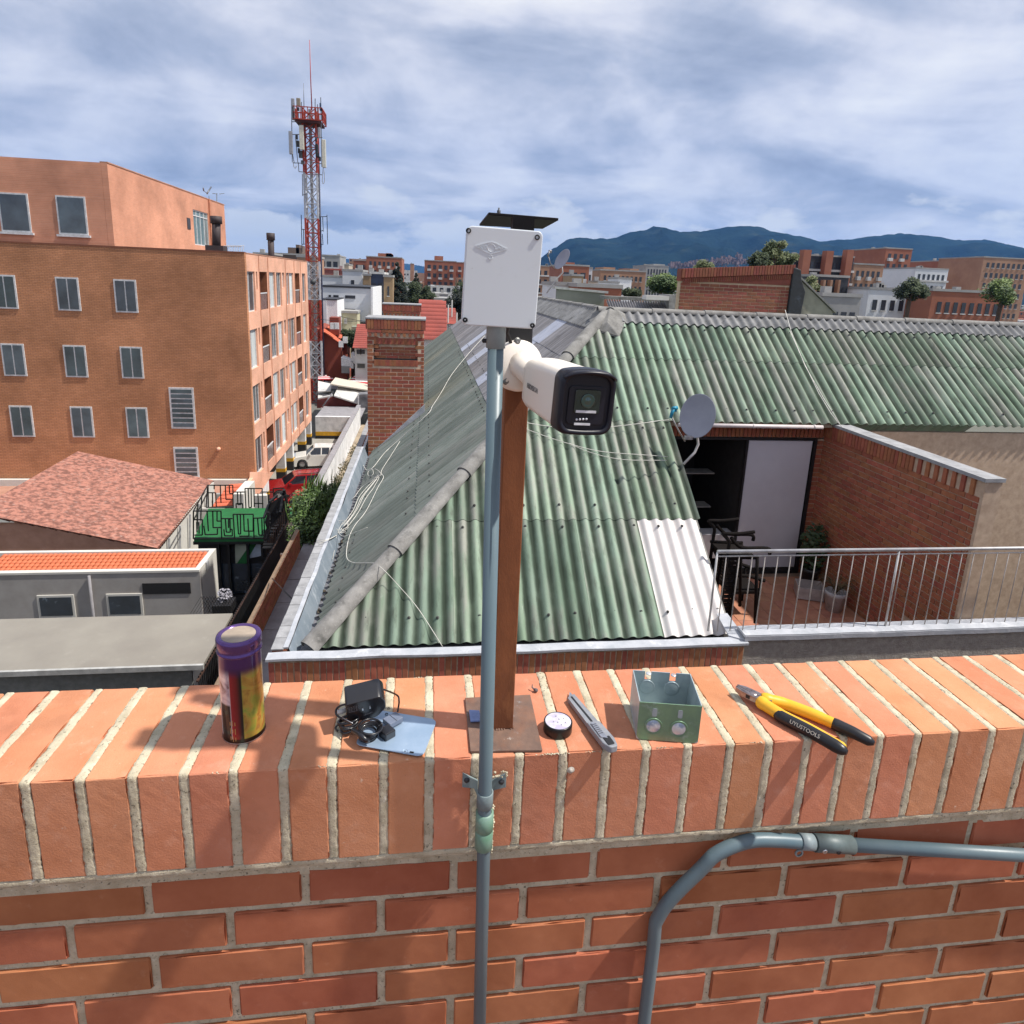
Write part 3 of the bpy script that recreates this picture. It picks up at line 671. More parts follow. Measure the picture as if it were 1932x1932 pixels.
# ---- roll of tape
tp = thing('tape_roll', 'small roll of black electrical tape with a white core label', 'tape roll', (.2495, 1.0275, WT))
MB().lathe([(.0225, .0008), (.0262, .0008), (.0265, .002), (.0265, .0195), (.0258, .0208), (.0240, .0209), (.0238, .0195)], (.2495, 1.0275, WT), 48).build('tape', mat('black_tape', (.008, .008, .009), rough=.3, scale=20), tp)
MB().lathe([(.0238, .0206), (.0205, .0208), (.0, .0207)], (.2495, 1.0275, WT), 40).build('core_label', mat('white_label', (.62, .61, .66), rough=.45, col2=(.42, .38, .5), scale=26, lo=.45, hi=.55), tp)
pm = MB()
for a, r in ((100, .012), (60, .004), (20, .012), (200, .010), (285, .013), (330, .014), (250, .006)):
    c = Vector((.2495+r*math.cos(R_(a)), 1.0275+r*math.sin(R_(a)), WT+.0210)); pm.obox(c, (.0014, 0, 0), (0, .0004, 0), (0, 0, .0002)); pm.obox(c+Vector((.0006, .0016, 0)), (.0004, 0, 0), (0, .0013, 0), (0, 0, .0002))
pm.build('print_mark', mat('grey_label_print', (.17, .17, .18)), tp)

# ---- utility knife
kf = thing('utility_knife', 'grey snap-off utility knife lying across the coping beside the tape', 'utility knife', (.31, 1.04, WT))
k0, k1 = Vector((.2885, 1.125, WT+.0055)), Vector((.3335, .954, WT+.013)); kx = (k1-k0).normalized(); kl = (k1-k0).length
ky = Vector((0, 0, 1)).cross(kx).normalized()*-1; kz = kx.cross(ky); 
if kz.z < 0: kz = -kz
def KP(x, y, z=0): return k0+kx*(x*kl)+ky*y+kz*z
M_kn = mat('knife_grey', (.27, .28, .30), rough=.42, scale=40, col2=(.19, .20, .22))
left = 1
MB().prism([KP(-.03, -.008), KP(.10, .0065), KP(.35, .0065), KP(.35, -.0075), KP(.02, -.0085)], kz*.0012).build('blade', M_steel, kf)
MB().prism(rpoly([KP(.06, -.0095, -.003), KP(.10, .0085, -.003), KP(.62, .0115, -.003), KP(.66, -.0115, -.003)], .002), kz*.009).build('sleeve', M_kn, kf, .0012, 2)
MB().prism([KP(.10, -.0015, .0061), KP(.10, .0020, .0061), KP(.66, .0025, .0061), KP(.66, -.0015, .0061)], kz*.0006).build('slot', M_black, kf)
MB().prism(rpoly([KP(.60, -.0125, -.004), KP(.58, .0125, -.004), KP(.93, .0140, -.004), KP(1.02, .007, -.004), KP(1.02, -.008, -.004), KP(.90, -.0135, -.004)], .005), kz*.013).build('grip', M_kn, kf, .0022, 3)
MB().prism(rpoly([KP(.64, -.001, .009), KP(.62, .0085, .009), KP(.86, .0105, .009), KP(.90, .000, .009)], .003), kz*.0025).build('thumb_slide', M_steel, kf, .0008, 2)
MB().prism(rpoly([KP(.86, -.0065, .009), KP(.86, .0075, .009), KP(.99, .008, .009), KP(.99, -.005, .009)], .003), kz*.0012).build('grip_inlay', M_black, kf, .0004, 1)
for i in range(6): MB().bar(KP(.66+.03*i, .001, .0116), KP(.66+.03*i, .0088, .0116), .0008, .0008).build('ridge', M_dark, kf)

# ---- open steel outlet box
sb = thing('steel_outlet_box', 'open square galvanised steel outlet box with round knockouts standing on the coping', 'steel box', (.45, 1.03, WT))
ex = Vector((.1, -.0185, 0)).normalized(); ey = Vector((-ex.y, ex.x, 0)); s0 = Vector((.3895, .9925, WT+.0008))
def SP(x, y, z): return s0+ex*x+ey*y+Vector((0, 0, z))
BW, BD, BH, TT = .112, .100, .0775, .0016
M_gal = mat('galvanised_green', (.20, .33, .20), rough=.4, metal=.3, col2=(.15, .25, .17), scale=30, spots=[((.42, .52, .50), 40, .56, .72, .5), ((.12, .17, .15), 14, .6, .75, .4)])
M_gal2 = mat('galvanised_grey', (.42, .49, .50), rough=.42, metal=.25, col2=(.30, .37, .40), scale=40, spots=[((.14, .16, .17), 22, .58, .72, .5)])
def roundbot(x0, x1, z0, z1, r):
    out = [(x0, z1)]
    for k in range(7): a = math.pi+math.pi/2*k/6; out.append((x0+r+r*math.cos(a), z0+r+r*math.sin(a)))
    for k in range(7): a = 3*math.pi/2+math.pi/2*k/6; out.append((x1-r+r*math.cos(a), z0+r+r*math.sin(a)))
    return out+[(x1, z1)]
MB().prism([SP(x, 0, z) for x, z in roundbot(0, BW, 0, BH, .010)], ey*TT).build('front_side', M_gal, sb, .0004, 1)
nt_ = []      # back side: two notches cut from the top rim
pf = [(0, BH)]+roundbot(0, BW, 0, BH, .010)[1:-1]+[(BW, BH)]
for cxn in (.078, .030):
    pf += [(cxn+.006, BH), (cxn+.006, BH-.018), (cxn-.006, BH-.018), (cxn-.006, BH)]
MB().prism([SP(x, BD-TT, z) for x, z in pf], ey*TT).build('back_side', M_gal2, sb, 0)
for x in (0, BW-TT):
    MB().prism([SP(x, .002, .008), SP(x, BD-.002, .008), SP(x, BD-.002, BH), SP(x, .002, BH)], ex*TT).build('end_side', M_gal2, sb)
MB().prism([SP(.006, .001, 0), SP(BW-.006, .001, 0), SP(BW-.006, BD-.001, 0), SP(.006, BD-.001, 0)], (0, 0, TT)).build('bottom', M_gal2, sb)
for x in (.004, BW-.004): MB().tube([SP(x, .001, .004), SP(x, BD-.001, .004)], .0045, 10).build('corner_bend', M_gal2, sb)
for i, (cxn, czn) in enumerate(((.0285, .030), (.0745, .028))):
    c = SP(cxn, -.0003, czn)
    MB().lathe([(.0165, 0), (.0160, .0012), (.0150, .0003), (.0140, .0002), (.0132, .0010), (.0122, .0003)], c, 30, ey*-1).build('knockout_ring', M_gal, sb)
    kd = MB().lathe([(.0128, .0002), (.0124, .0007), (.0100, .0004), (.0096, .0007), (0, .0007)], c, 26, ey*-1).build('knockout', mat('bright_zinc', (.66, .70, .74), rough=.35, metal=.35, col2=(.30, .38, .50), scale=70, lo=.42, hi=.58), sb)
    MB().prism(rpoly([SP(cxn-.0042, -.0005, .050), SP(cxn+.0042, -.0005, .050), SP(cxn+.0042, -.0005, .0665), SP(cxn-.0042, -.0005, .0665)], .003), ey*.0004).build('slot', M_gal2, sb)
for cxn in (.030, .078):
    c = SP(cxn, BD-TT-.0003, .044)
    MB().lathe([(.0150, 0), (.0146, .0014), (.0128, .0010), (.0110, .0014), (0, .0016)], c, 26, ey*-1).build('knockout', M_gal2, sb)
    MB().lathe([(.0014, .0008), (.0050, .0008), (.0052, -.0008)], SP(cxn, BD-.006, BH-.0015), 16, (0, 0, 1)).build('tab', mat('bright_zinc_tab', (.7, .72, .74), rough=.3, metal=.5), sb)

# ---- pliers
pr = thing('pliers', 'side cutting pliers with yellow and black handles overhanging the coping edge', 'pliers', (.72, 1.03, WT))
M_jaw = mat('jaw_steel', (.42, .36, .35), rough=.32, metal=.8, col2=(.22, .18, .18), scale=70)
M_yel = mat('yellow_grip', (.78, .42, .02), rough=.4, scale=20, var=.05)
M_blk = mat('black_grip', (.012, .012, .014), rough=.38, scale=30)
zc = WT+.0125
j0, jd = Vector((.6385, 1.109, zc+.004)), Vector((.0535, -.067, 0)).normalized(); js = Vector((0, 0, 1)).cross(jd)
def JP(x, y, z=0): return j0+jd*x+js*y+Vector((0, 0, z))
for s_ in (-1, 1):
    MB().prism(rpoly([JP(0, s_*.0008, -.006), JP(.000, s_*.0055, -.006), JP(.016, s_*.0115, -.006), JP(.040, s_*.0120, -.006), JP(.072, s_*.009, -.006), JP(.072, s_*.0008, -.006)], .003), (0, 0, .011)).build('jaw', M_jaw, pr, .002, 2)
MB().lathe([(0, .0015), (.006, .0012), (.0075, 0)], JP(.036, 0, .0052), 20).build('pivot', M_jaw, pr)
MB().prism([JP(.026, -.0124, -.004), JP(.034, -.0130, -.004), JP(.034, -.0130, .003), JP(.026, -.0124, .003)], js*.002).build('notch', M_black, pr)
near = sp([JP(.050, -.005, -.002), JP(.066, -.010, -.002), Vector((.690, 1.022, zc)), Vector((.722, .978, zc)), Vector((.757, .925, zc-.002))], 7)
rr = [.0095, .0105, .0118, .0124, .0128, .0128, .0126]+[.0118]*7+[.0112]*10+[.0105]*5
MB().tube(near, (rr+[.010]*40)[:len(near)-1]+[.008], 16).build('handle', M_yel, pr)
off = Vector((-.0032, -.0022, -.0005)); k = len(near)
pb = [p+off for p in near[12:]]
pb.append(pb[-1]+(pb[-1]-pb[-2]).normalized()*.006); nb = len(pb)
MB().tube(pb, [.0075, .0108]+[.0118]*(nb-5)+[.0110, .0090, .004], 18).build('grip_inlay', M_blk, pr)
far = sp([JP(.050, .005, -.002), JP(.066, .013, -.002), Vector((.717, 1.054, zc)), Vector((.753, 1.021, zc)), Vector((.785, .986, zc-.001))], 7)
MB().tube(far, (rr+[.0105]*40)[:len(far)], 16).build('handle', M_yel, pr)
ft = far[-3:]+[Vector((.801, .966, zc-.001)), Vector((.818, .943, zc-.002)), Vector((.823, .936, zc-.002))]
MB().tube(ft, [.0108, .0115, .0115, .0112, .0095, .004], 16).build('grip_inlay', M_blk, pr)
i0, i1 = pb[2], pb[-5]; tx = (i1-i0).normalized(); toc = (-(i0+i1)/2).normalized(); tz = (toc-tx*toc.dot(tx)).normalized(); ty = tz.cross(tx)
mid = (i0*.48+i1*.52)+tz*.0119
part('brand_lettering', text_mesh('UYUSTOOLS', .0100, mid, tx, ty, .0004), mat('pale_grip_print', (.45, .40, .34), scale=9), pr)

# ---- small rusty bolt near the post
rb = thing('rusty_bolt', 'tiny rusted bolt with a bent tip lying on the coping behind the tape', 'bolt', P(1012, 1300, Z=WT))
q = P(1011, 1302, Z=WT+.004)
MB().lathe([(0, .003), (.004, .0028), (.0048, 0), (.004, -.003), (0, -.0035)], q, 6, (.3, .2, 1)).build('bolt_head', mat('dark_rust', (.06, .045, .045), rough=.8, scale=200, col2=(.2, .17, .17)), rb, .0004, 1)
MB().tube([q+Vector((-.003, .002, 0)), q+Vector((-.007, .006, .003)), q+Vector((-.006, .010, .007))], [.0016, .0014, .0006], 8).build('bolt_shank', MC['dark_rust'], rb)

# ---- bent conduit under the coping
bc = thing('bent_conduit', 'thick curved grey conduit bending down under the coping at lower right', 'pipe', (.45, .965, -1.9))
def z7(x, y, Y=.962): return P((1500+x*.3209)*.7547, (1580+y*.3209)*.7547, Y=Y)
cp = sp([Vector((.452, .966, -1.9)), Vector((.455, .966, -1.3)), Vector((.462, .966, -1.18)), z7(800, 1830), z7(900, 1733), z7(1050, 1660), z7(1200, 1622), z7(1380, 1622), z7(1560, 1635)], 8)
MB().tube(cp, .0128, 20).build('pipe_tube', M_pvc, bc)
e0, e1 = z7(1555, 1632), z7(1655, 1638)
MB().tube([e0, e1], .0150, 22).build('coupling', M_pvcl, bc)
e2 = z7(1660, 1640); dx_ = (e1-e0).normalized()
far_e = e2+dx_*.9
MB().tube([e2+dx_*.002, e2+dx_*.085], .0165, 22).build('coupling', mat('dark_fitting', (.10, .13, .13), rough=.5, scale=30), bc)
MB().tube([e2+dx_*.084, far_e], .0128, 20).build('pipe_tube', M_pvc, bc)
for t in (.016, .046):
    MB().lathe([(.0015, .001), (.0042, .002), (.005, 0)], e2+dx_*t+Vector((0, -.0155, -.004)), 14, (0, -1, -.1)).build('screw', M_steel if t < .03 else M_dark, bc)
MB().lathe([(.0055, -.0015), (.0085, -.0015), (.0085, .0015), (.0055, .0015)][::-1], z7(1550, 1722), 20, (0, -1, 0)).build('clamp_ear', M_pvcl, bc)
# ================================================================== neighbouring house with the corrugated roof
EZ, EY, FS = -4.33, 7.20, .74            # front eave height, its Y, slope of the front plane
LXE, LS = -1.30, .812                    # left eave X, slope of the left plane
AX_, AY_ = 3.45, 12.38                   # the apex where hip and ridges meet
AZ_ = EZ+FS*(AY_-EY)
house = thing('neighbour_house', 'neighbouring brick house with green corrugated hip roof below the parapet wall', 'house', (2, 9, -14.2))
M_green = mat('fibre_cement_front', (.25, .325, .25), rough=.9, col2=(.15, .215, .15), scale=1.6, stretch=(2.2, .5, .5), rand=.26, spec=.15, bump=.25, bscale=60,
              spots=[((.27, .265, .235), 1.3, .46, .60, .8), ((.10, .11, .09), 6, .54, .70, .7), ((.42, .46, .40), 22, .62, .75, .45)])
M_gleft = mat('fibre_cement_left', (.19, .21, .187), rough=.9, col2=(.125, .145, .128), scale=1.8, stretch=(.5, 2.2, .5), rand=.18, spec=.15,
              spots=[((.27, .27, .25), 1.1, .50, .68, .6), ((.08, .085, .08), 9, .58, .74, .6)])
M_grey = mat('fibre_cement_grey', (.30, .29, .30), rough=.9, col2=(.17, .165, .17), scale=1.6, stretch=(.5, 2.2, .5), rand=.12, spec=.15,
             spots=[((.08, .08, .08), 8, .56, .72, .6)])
M_trans = mat('translucent_sheet', (.46, .48, .55), rough=.5, col2=(.36, .38, .45), scale=4, rand=.05)
M_whites = mat('white_sheet', (.66, .63, .61), rough=.7, col2=(.58, .54, .52), scale=3)
M_cap = mat('cement_cap', (.27, .262, .245), rough=.95, col2=(.145, .14, .13), scale=5, rand=.08, bump=.6, bscale=80,
            spots=[((.07, .07, .065), 7, .55, .72, .7), ((.46, .45, .42), 40, .6, .72, .5)])
CP_ = .176; CA = .029                    # corrugation pitch and half height
def grime_shade(m, dark, st=.75, v0=.22, v1=.98, na=.9):
    """darkens the troughs of the sheets: rib shade put into the colour, along with grime"""
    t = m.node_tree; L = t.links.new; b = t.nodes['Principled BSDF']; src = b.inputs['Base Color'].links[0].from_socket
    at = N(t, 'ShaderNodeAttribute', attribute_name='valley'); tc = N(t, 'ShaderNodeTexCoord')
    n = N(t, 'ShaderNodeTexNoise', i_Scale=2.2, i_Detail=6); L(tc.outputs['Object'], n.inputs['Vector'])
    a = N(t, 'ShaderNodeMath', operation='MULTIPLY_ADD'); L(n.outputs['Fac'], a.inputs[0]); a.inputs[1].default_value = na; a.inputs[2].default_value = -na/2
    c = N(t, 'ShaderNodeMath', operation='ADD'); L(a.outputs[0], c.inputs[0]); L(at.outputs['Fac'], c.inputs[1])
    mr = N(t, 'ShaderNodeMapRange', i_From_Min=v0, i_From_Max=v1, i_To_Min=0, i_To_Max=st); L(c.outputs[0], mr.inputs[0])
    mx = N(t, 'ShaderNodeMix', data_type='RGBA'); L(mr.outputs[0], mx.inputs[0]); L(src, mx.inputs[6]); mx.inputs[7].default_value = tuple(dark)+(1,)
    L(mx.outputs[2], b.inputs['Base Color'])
grime_shade(M_green, (.028, .040, .028), .95, .36, .94, .7); grime_shade(M_gleft, (.016, .020, .017), 1.0, .52, .82, .45); grime_shade(M_grey, (.06, .06, .06), .75)  # troughs darkened for depth: rib shade mixed with grime in the colour
def fz(y): return EZ+FS*(y-EY)
def lz(x): return EZ+LS*(x-LXE)
fnrm = Vector((0, -FS, 1)).normalized(); lnrm = Vector((-LS, 0, 1)).normalized()
def bis(bm, co, no):
    bmesh.ops.bisect_plane(bm, geom=bm.verts[:]+bm.edges[:]+bm.faces[:], plane_co=co, plane_no=no, clear_outer=True, dist=1e-5)
hipd = Vector((AX_-LXE, AY_-EY, 0)).normalized(); hipn = Vector((-hipd.y, hipd.x, 0))   # points to the left plane side
def sheet(name, plane, u0, u1, v0, v1, lift, m, cut=None, thick=.009):
    """corrugated sheet: u across the corrugations, v up the slope (given as plan distance)"""
    st = max(2, int(round((u1-u0)/CP_*10))); V = []
    for k, dn in enumerate((0, -thick)):
        for v in (v0, v1):
            for i in range(st+1):
                u = u0+(u1-u0)*i/st; h = CA*math.cos(2*math.pi*u/CP_)+lift*(1 if v == v0 else .45)+dn
                if plane == 'F': V.append(Vector((u, v, fz(v)))+fnrm*h)
                else: V.append(Vector((v, u, lz(v)))+lnrm*h)
    n = st+1; F = [(i, i+1, n+i+1, n+i) for i in range(st)]+[(2*n+i, 3*n+i, 3*n+i+1, 2*n+i+1) for i in range(st)]+[(i, 2*n+i, 2*n+i+1, i+1) for i in range(st)]
    F += [(0, n, 3*n, 2*n), (n-1, 3*n-1, 4*n-1, 2*n-1)]
    if plane == 'L': F = [f[::-1] for f in F]
    b = MB().add(V, F, True)
    def fn(bm):
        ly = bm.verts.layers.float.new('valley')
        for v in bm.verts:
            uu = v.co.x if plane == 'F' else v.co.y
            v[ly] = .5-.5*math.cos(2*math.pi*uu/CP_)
        if cut: 
            for co, no in cut: bis(bm, co, no)
        bmesh.ops.split_edges(bm, edges=[e for e in bm.edges if len(e.link_faces) == 2 and e.calc_face_angle(0) > .8])
    return b.build(name, m, house, fn=fn)
rs = random.Random(11)
hip0 = Vector((LXE, EY, 0))
cutF = [(hip0, hipn)]; cutL = [(hip0, -hipn)]
# front plane: rows of sheets, the seams step with the rows
rows = [(EY-.02, 8.66), (8.60, 10.19), (10.13, 11.4), (11.34, 12.36)]
SW = 5.0*CP_                              # useful width of a sheet
for r, (v0, v1) in enumerate(rows):
    xoff = [1.163+CP_*.28, 1.36, 1.50, 1.60][r] if r < 4 else 0
    k0 = -6
    for k in range(k0, 20):
        u0 = 3.02+.04*(r > 0)+(k-2)*SW; u1 = u0+SW+.05
        if r < 2:
            if u0 > 3.6: continue
            if u0 > 2.9: u1 = 3.97+.05*r
        if u1 < LXE-.1 or u0 > 15: continue
        # skip sheets wholly beyond the hip
        if (Vector((u1, v0, 0))-hip0).dot(hipn) > 0: continue
        white = (r == 0 and u0 > 2.9)
        sheet('roof_sheet', 'F', u0, u1, v0, v1, .012+.004*(k % 2), M_whites if white else M_green, cutF)
# left plane
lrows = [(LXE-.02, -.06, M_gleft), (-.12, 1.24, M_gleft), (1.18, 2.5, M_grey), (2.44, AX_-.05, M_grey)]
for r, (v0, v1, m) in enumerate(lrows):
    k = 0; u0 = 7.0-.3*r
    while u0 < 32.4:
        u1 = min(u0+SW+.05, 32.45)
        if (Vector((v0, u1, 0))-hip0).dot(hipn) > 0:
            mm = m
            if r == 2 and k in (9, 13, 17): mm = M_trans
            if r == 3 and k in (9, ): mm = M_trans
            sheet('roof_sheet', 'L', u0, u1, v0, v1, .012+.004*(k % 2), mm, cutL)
        u0 += SW; k += 1
# hip caps: half-round cement pieces that overlap, each a little wider at its lower end
def cap_piece(a, b, r0, r1, m=M_cap, name='hip_cap', lift=.0):
    a, b = Vector(a), Vector(b); d = (b-a).normalized(); sx = d.cross(Vector((0, 0, 1))).normalized(); up = sx.cross(d)
    V = []; n = 12
    for p, r in ((a, r0), (b, r1)):
        for k in range(n+1):
            t = math.pi*(-.06+1.12*k/n); V.append(p+sx*r*math.cos(t)*1.05+up*(r*math.sin(t)*.9+lift))
    for p, r in ((a, r0), (b, r1)):
        for k in range(n+1):
            t = math.pi*(-.06+1.12*k/n); V.append(p+sx*(r-.014)*math.cos(t)*1.05+up*((r-.014)*math.sin(t)*.9+lift))
    w = n+1
    F = [(k, k+1, w+k+1, w+k) for k in range(n)]+[(2*w+k, 3*w+k, 3*w+k+1, 2*w+k+1) for k in range(n)]
    F += [(k, 2*w+k, 2*w+k+1, k+1) for k in range(n)]+[(w+k, w+k+1, 3*w+k+1, 3*w+k) for k in range(n)]
    F += [(0, w, 3*w, 2*w), (n, 2*w+n, 3*w+n, w+n)]
    # flanges that lie on both roof planes
    return MB().add(V, F, True).build(name, m, house, fn=lambda bm: (bmesh.ops.recalc_face_normals(bm, faces=bm.faces), bmesh.ops.split_edges(bm, edges=[e for e in bm.edges if len(e.link_faces) == 2 and e.calc_face_angle(0) > .8])))
h0 = Vector((LXE-.05, EY-.06, EZ+.02)); h1 = Vector((AX_, AY_, AZ_+.03)); nH = 5
for i in range(nH):
    a = h0+(h1-h0)*(i/nH); b = h0+(h1-h0)*((i+1.06)/nH) if i < nH-1 else h1
    cap_piece(a, b, .125, .102, lift=-.02)
# ridge of the right wing: roll plus a corrugated apron
def apron(x0, x1, y0, y1, lift):
    sheet('ridge_apron', 'F', x0, x1, y0, y1, lift, mat('cement_apron', (.25, .25, .25), rough=.95, col2=(.14, .14, .14), scale=4, rand=.1, spots=[((.36, .35, .33), 20, .6, .72, .5), ((.05, .05, .05), 6, .56, .7, .6)]), [((AX_-.15, AY_-.3, 0), Vector((-1, 1.1, 0)))])
x = 3.30; i = 0
while x < 15:
    apron(x, min(x+1.12, 15.2), 12.13-.01*i % .03, 12.42, .035)
    cap_piece((x-.03, AY_+.06, AZ_+.035), (x+1.12, AY_+.06, AZ_+.03), .085, .075, name='ridge_cap')
    x += 1.08; i += 1
y = AY_-.1
while y < 32:
    cap_piece((AX_+.03, y, AZ_+.03), (AX_+.03, y+1.15, AZ_+.025), .085, .075, name='ridge_cap')
    v0, v1 = AX_-.42, AX_+.02
    sheet('ridge_apron', 'L', y, y+1.1, v0, v1, .035, MC['cement_apron'], [(hip0, -hipn)])
    y += 1.08
# pointed end piece where the three meet
ap = MB(); c = Vector((AX_+.02, AY_-.0, AZ_))
P0 = [c+Vector((-.20, .25, .06)), c+Vector((.34, .10, .06)), c+Vector((.30, -.22, -.12)), c+Vector((.06, -.62, -.40)), c+Vector((-.34, -.40, -.30)), c+Vector((-.36, .02, -.16))]
top = c+Vector((.02, -.05, .12)); V = P0+[top, c+Vector((-.12, -.42, -.16))]
ap.add(V, [(0, 6, 1), (1, 6, 2), (2, 6, 7, 3), (3, 7, 4), (4, 7, 6, 5), (5, 6, 0)], False)
ap.add([p+Vector((0, 0, -.03)) for p in V], [(1, 6, 0), (2, 6, 1), (3, 7, 6, 2), (4, 7, 3), (5, 6, 7, 4), (0, 6, 5)], False)
ap.build('ridge_end_cap', M_cap, house, .012, 2, fn=lambda bm: bmesh.ops.recalc_face_normals(bm, faces=bm.faces))
# fixing bolts with dark washers on the crests, near the laps
fb = MB()
def bolt_(p, n_): fb.lathe([(.022, 0), (.020, .008), (.008, .010), (.007, .022), (0, .024)], p, 6, n_)
for v in (7.45, 8.5, 8.8, 10.0, 10.35, 12.0):
    u = -1.2
    while u < 14.5:
        if (Vector((u, v, 0))-hip0).dot(hipn) < -.15 and (v > 10.2 or u < 3.95): bolt_(Vector((round(u/CP_)*CP_, v+rs.uniform(-.03, .03), fz(v)))+fnrm*(CA+.008), fnrm)
        u += CP_*rs.choice([2, 3])
for v in (-1.1, -.25, .1, 1.1, 1.4):
    u = 7.4
    while u < 22:
        if (Vector((v, u, 0))-hip0).dot(hipn) > .2: bolt_(Vector((v, round(u/CP_)*CP_, lz(v)))+lnrm*(CA+.008), lnrm)
        u += CP_*rs.choice([2, 3, 4])
fb.build('roof_bolts', mat('bolt_washer', (.06, .06, .055), rough=.7, scale=9), house, kind='stuff')
# rear planes (unseen from here, they close the roof)
MB().quad((AX_, AY_, AZ_), (15, AY_, AZ_), (15, AY_+4.5, EZ), (AX_, AY_+4.5, EZ)).build('rear_roof', M_green, house)
MB().quad((AX_, AY_+.1, AZ_), (AX_, 32.4, AZ_), (AX_+4.5, 32.4, EZ), (AX_+4.5, AY_+3, EZ)).build('rear_roof', M_green, house)
# gable at the far end of the left wing
MB().prism([(LXE+.05, 32.3, EZ-.1), (AX_, 32.3, AZ_-.06), (AX_+4.4, 32.3, EZ-.1), (AX_+4.4, 32.3, -14), (LXE+.05, 32.3, -14)], (0, .2, 0)).build('gable_wall', brick_mat('far_brick', (.30, .10, .055), (.25, .08, .045), (.32, .24, .19), .26, .085, .010), house)

# ---- parapets with metal flashing, gutter behind
M_flash = mat('painted_flashing', (.47, .48, .51), rough=.6, col2=(.34, .36, .39), scale=5, bump=.5, bscale=40, spots=[((.66, .67, .68), 6, .55, .7, .6), ((.16, .17, .18), 22, .64, .75, .6)])
M_flashi = mat('grey_membrane', (.23, .27, .31), rough=.6, col2=(.15, .19, .23), scale=3, stretch=(1, 1, .4), bump=.3, bscale=20, spots=[((.5, .54, .58), 8, .56, .7, .5)])
M_flasht = mat('cement_top', (.34, .34, .345), rough=.9, col2=(.22, .22, .225), scale=7, spots=[((.12, .12, .12), 14, .6, .74, .6), ((.55, .56, .58), 30, .6, .72, .5)])
M_soldier = mat('soldier_brick', (.47, .18, .09), rough=.88, col2=(.36, .12, .06), scale=10, rand=.16, bump=.2, bscale=60, spots=[((.14, .06, .04), 7, .58, .72, .6)])
M_joint = mat('pale_joint', (.50, .42, .30), rough=.95, col2=(.30, .22, .15), scale=12)
PX0, PX1, PY, PZ = -1.72, 3.95, 6.76, -4.21
parap = thing('roof_parapet', 'brick parapet with grey metal flashing along the front and left of the green roof', 'parapet', (1, PY, -7.6))
MB().box((PX0+.02, PY+.004, -7.6), (PX1-.02, PY+.124, PZ-.02)).build('mortar_core', M_joint, parap)
bs = MB().box((-.0305, -.02, -.20), (.0305, .035, .20)).mesh('brick', .004, 1); bs.materials.append(M_soldier)
bsa = MB().box((-.0305, -.02, -.09), (.0305, .035, .09)).mesh('brick', .004, 1); bsa.materials.append(M_soldier)
x = PX0+.035
while x < PX1:
    part('brick', bs, None, parap, (x+rs.uniform(-.002, .002), PY+.02+rs.uniform(-.003, .003), PZ-.055-.20), (0, rs.uniform(-.012, .012), 0)); x += .0706
def wavy(b_, seed=0, a=.006):
    def fn(bm):
        bmesh.ops.subdivide_edges(bm, edges=[e for e in bm.edges if e.calc_length() > .5], cuts=30, use_grid_fill=True)
        for v in bm.verts: v.co += Vector((noise.noise(v.co*1.7+Vector((seed, 0, 0))), noise.noise(v.co*1.7+Vector((0, seed, 9))), noise.noise(v.co*2.3+Vector((3, 0, seed)))))*a*2
    return b_.mesh('flashing', fn=fn)
fl = MB().box((PX0-.02, PY-.025, PZ-.022), (PX1+.02, PY-.017, PZ+.006)).box((PX0-.02, PY-.016, PZ-.006), (PX1+.02, PY+.125, PZ+.006)).box((-1.5, PY+.126, -4.42), (PX1-.08, PY+.134, PZ+.004))
part('flashing', wavy(fl, 2), M_flash, parap)
# left parapet (runs away from us), its inner face covered with grey membrane
MB().box((PX0+.003, PY+.205, -7.5), (-1.56, 33, PZ-.02)).build('side_wall', mat('side_brick', (.33, .12, .07), rough=.9, col2=(.2, .08, .05), scale=3), parap)
y = PY+.2; k = 0
while y < 33:
    y1 = y+rs.uniform(.24, .30)
    part('coping_piece', MB().box((PX0-.012+rs.uniform(-.004, .004), y, PZ-.0195), (-1.592, y1-.008, PZ+.002+rs.uniform(-.003, .003))).mesh('coping_piece', .004, 1), M_flasht, parap)
    y = y1
fl2 = MB().box((-1.591, PY+.215, PZ-.012), (-1.535, 16.2, PZ+.008))
part('flashing', wavy(fl2, 5, .008), M_flash, parap)
fl3 = MB().add([(-1.534, PY+.215, PZ+.006), (-1.534, 33, PZ+.006), (-1.44, 33, -4.47), (-1.44, PY+.215, -4.47)], [(0, 1, 2, 3)])
part('membrane', wavy(fl3, 7, .012), M_flashi, parap)
MB().box((-1.56, 16.2, PZ-.012), (-1.50, 33, PZ+.008)).build('flashing', M_flash, parap)
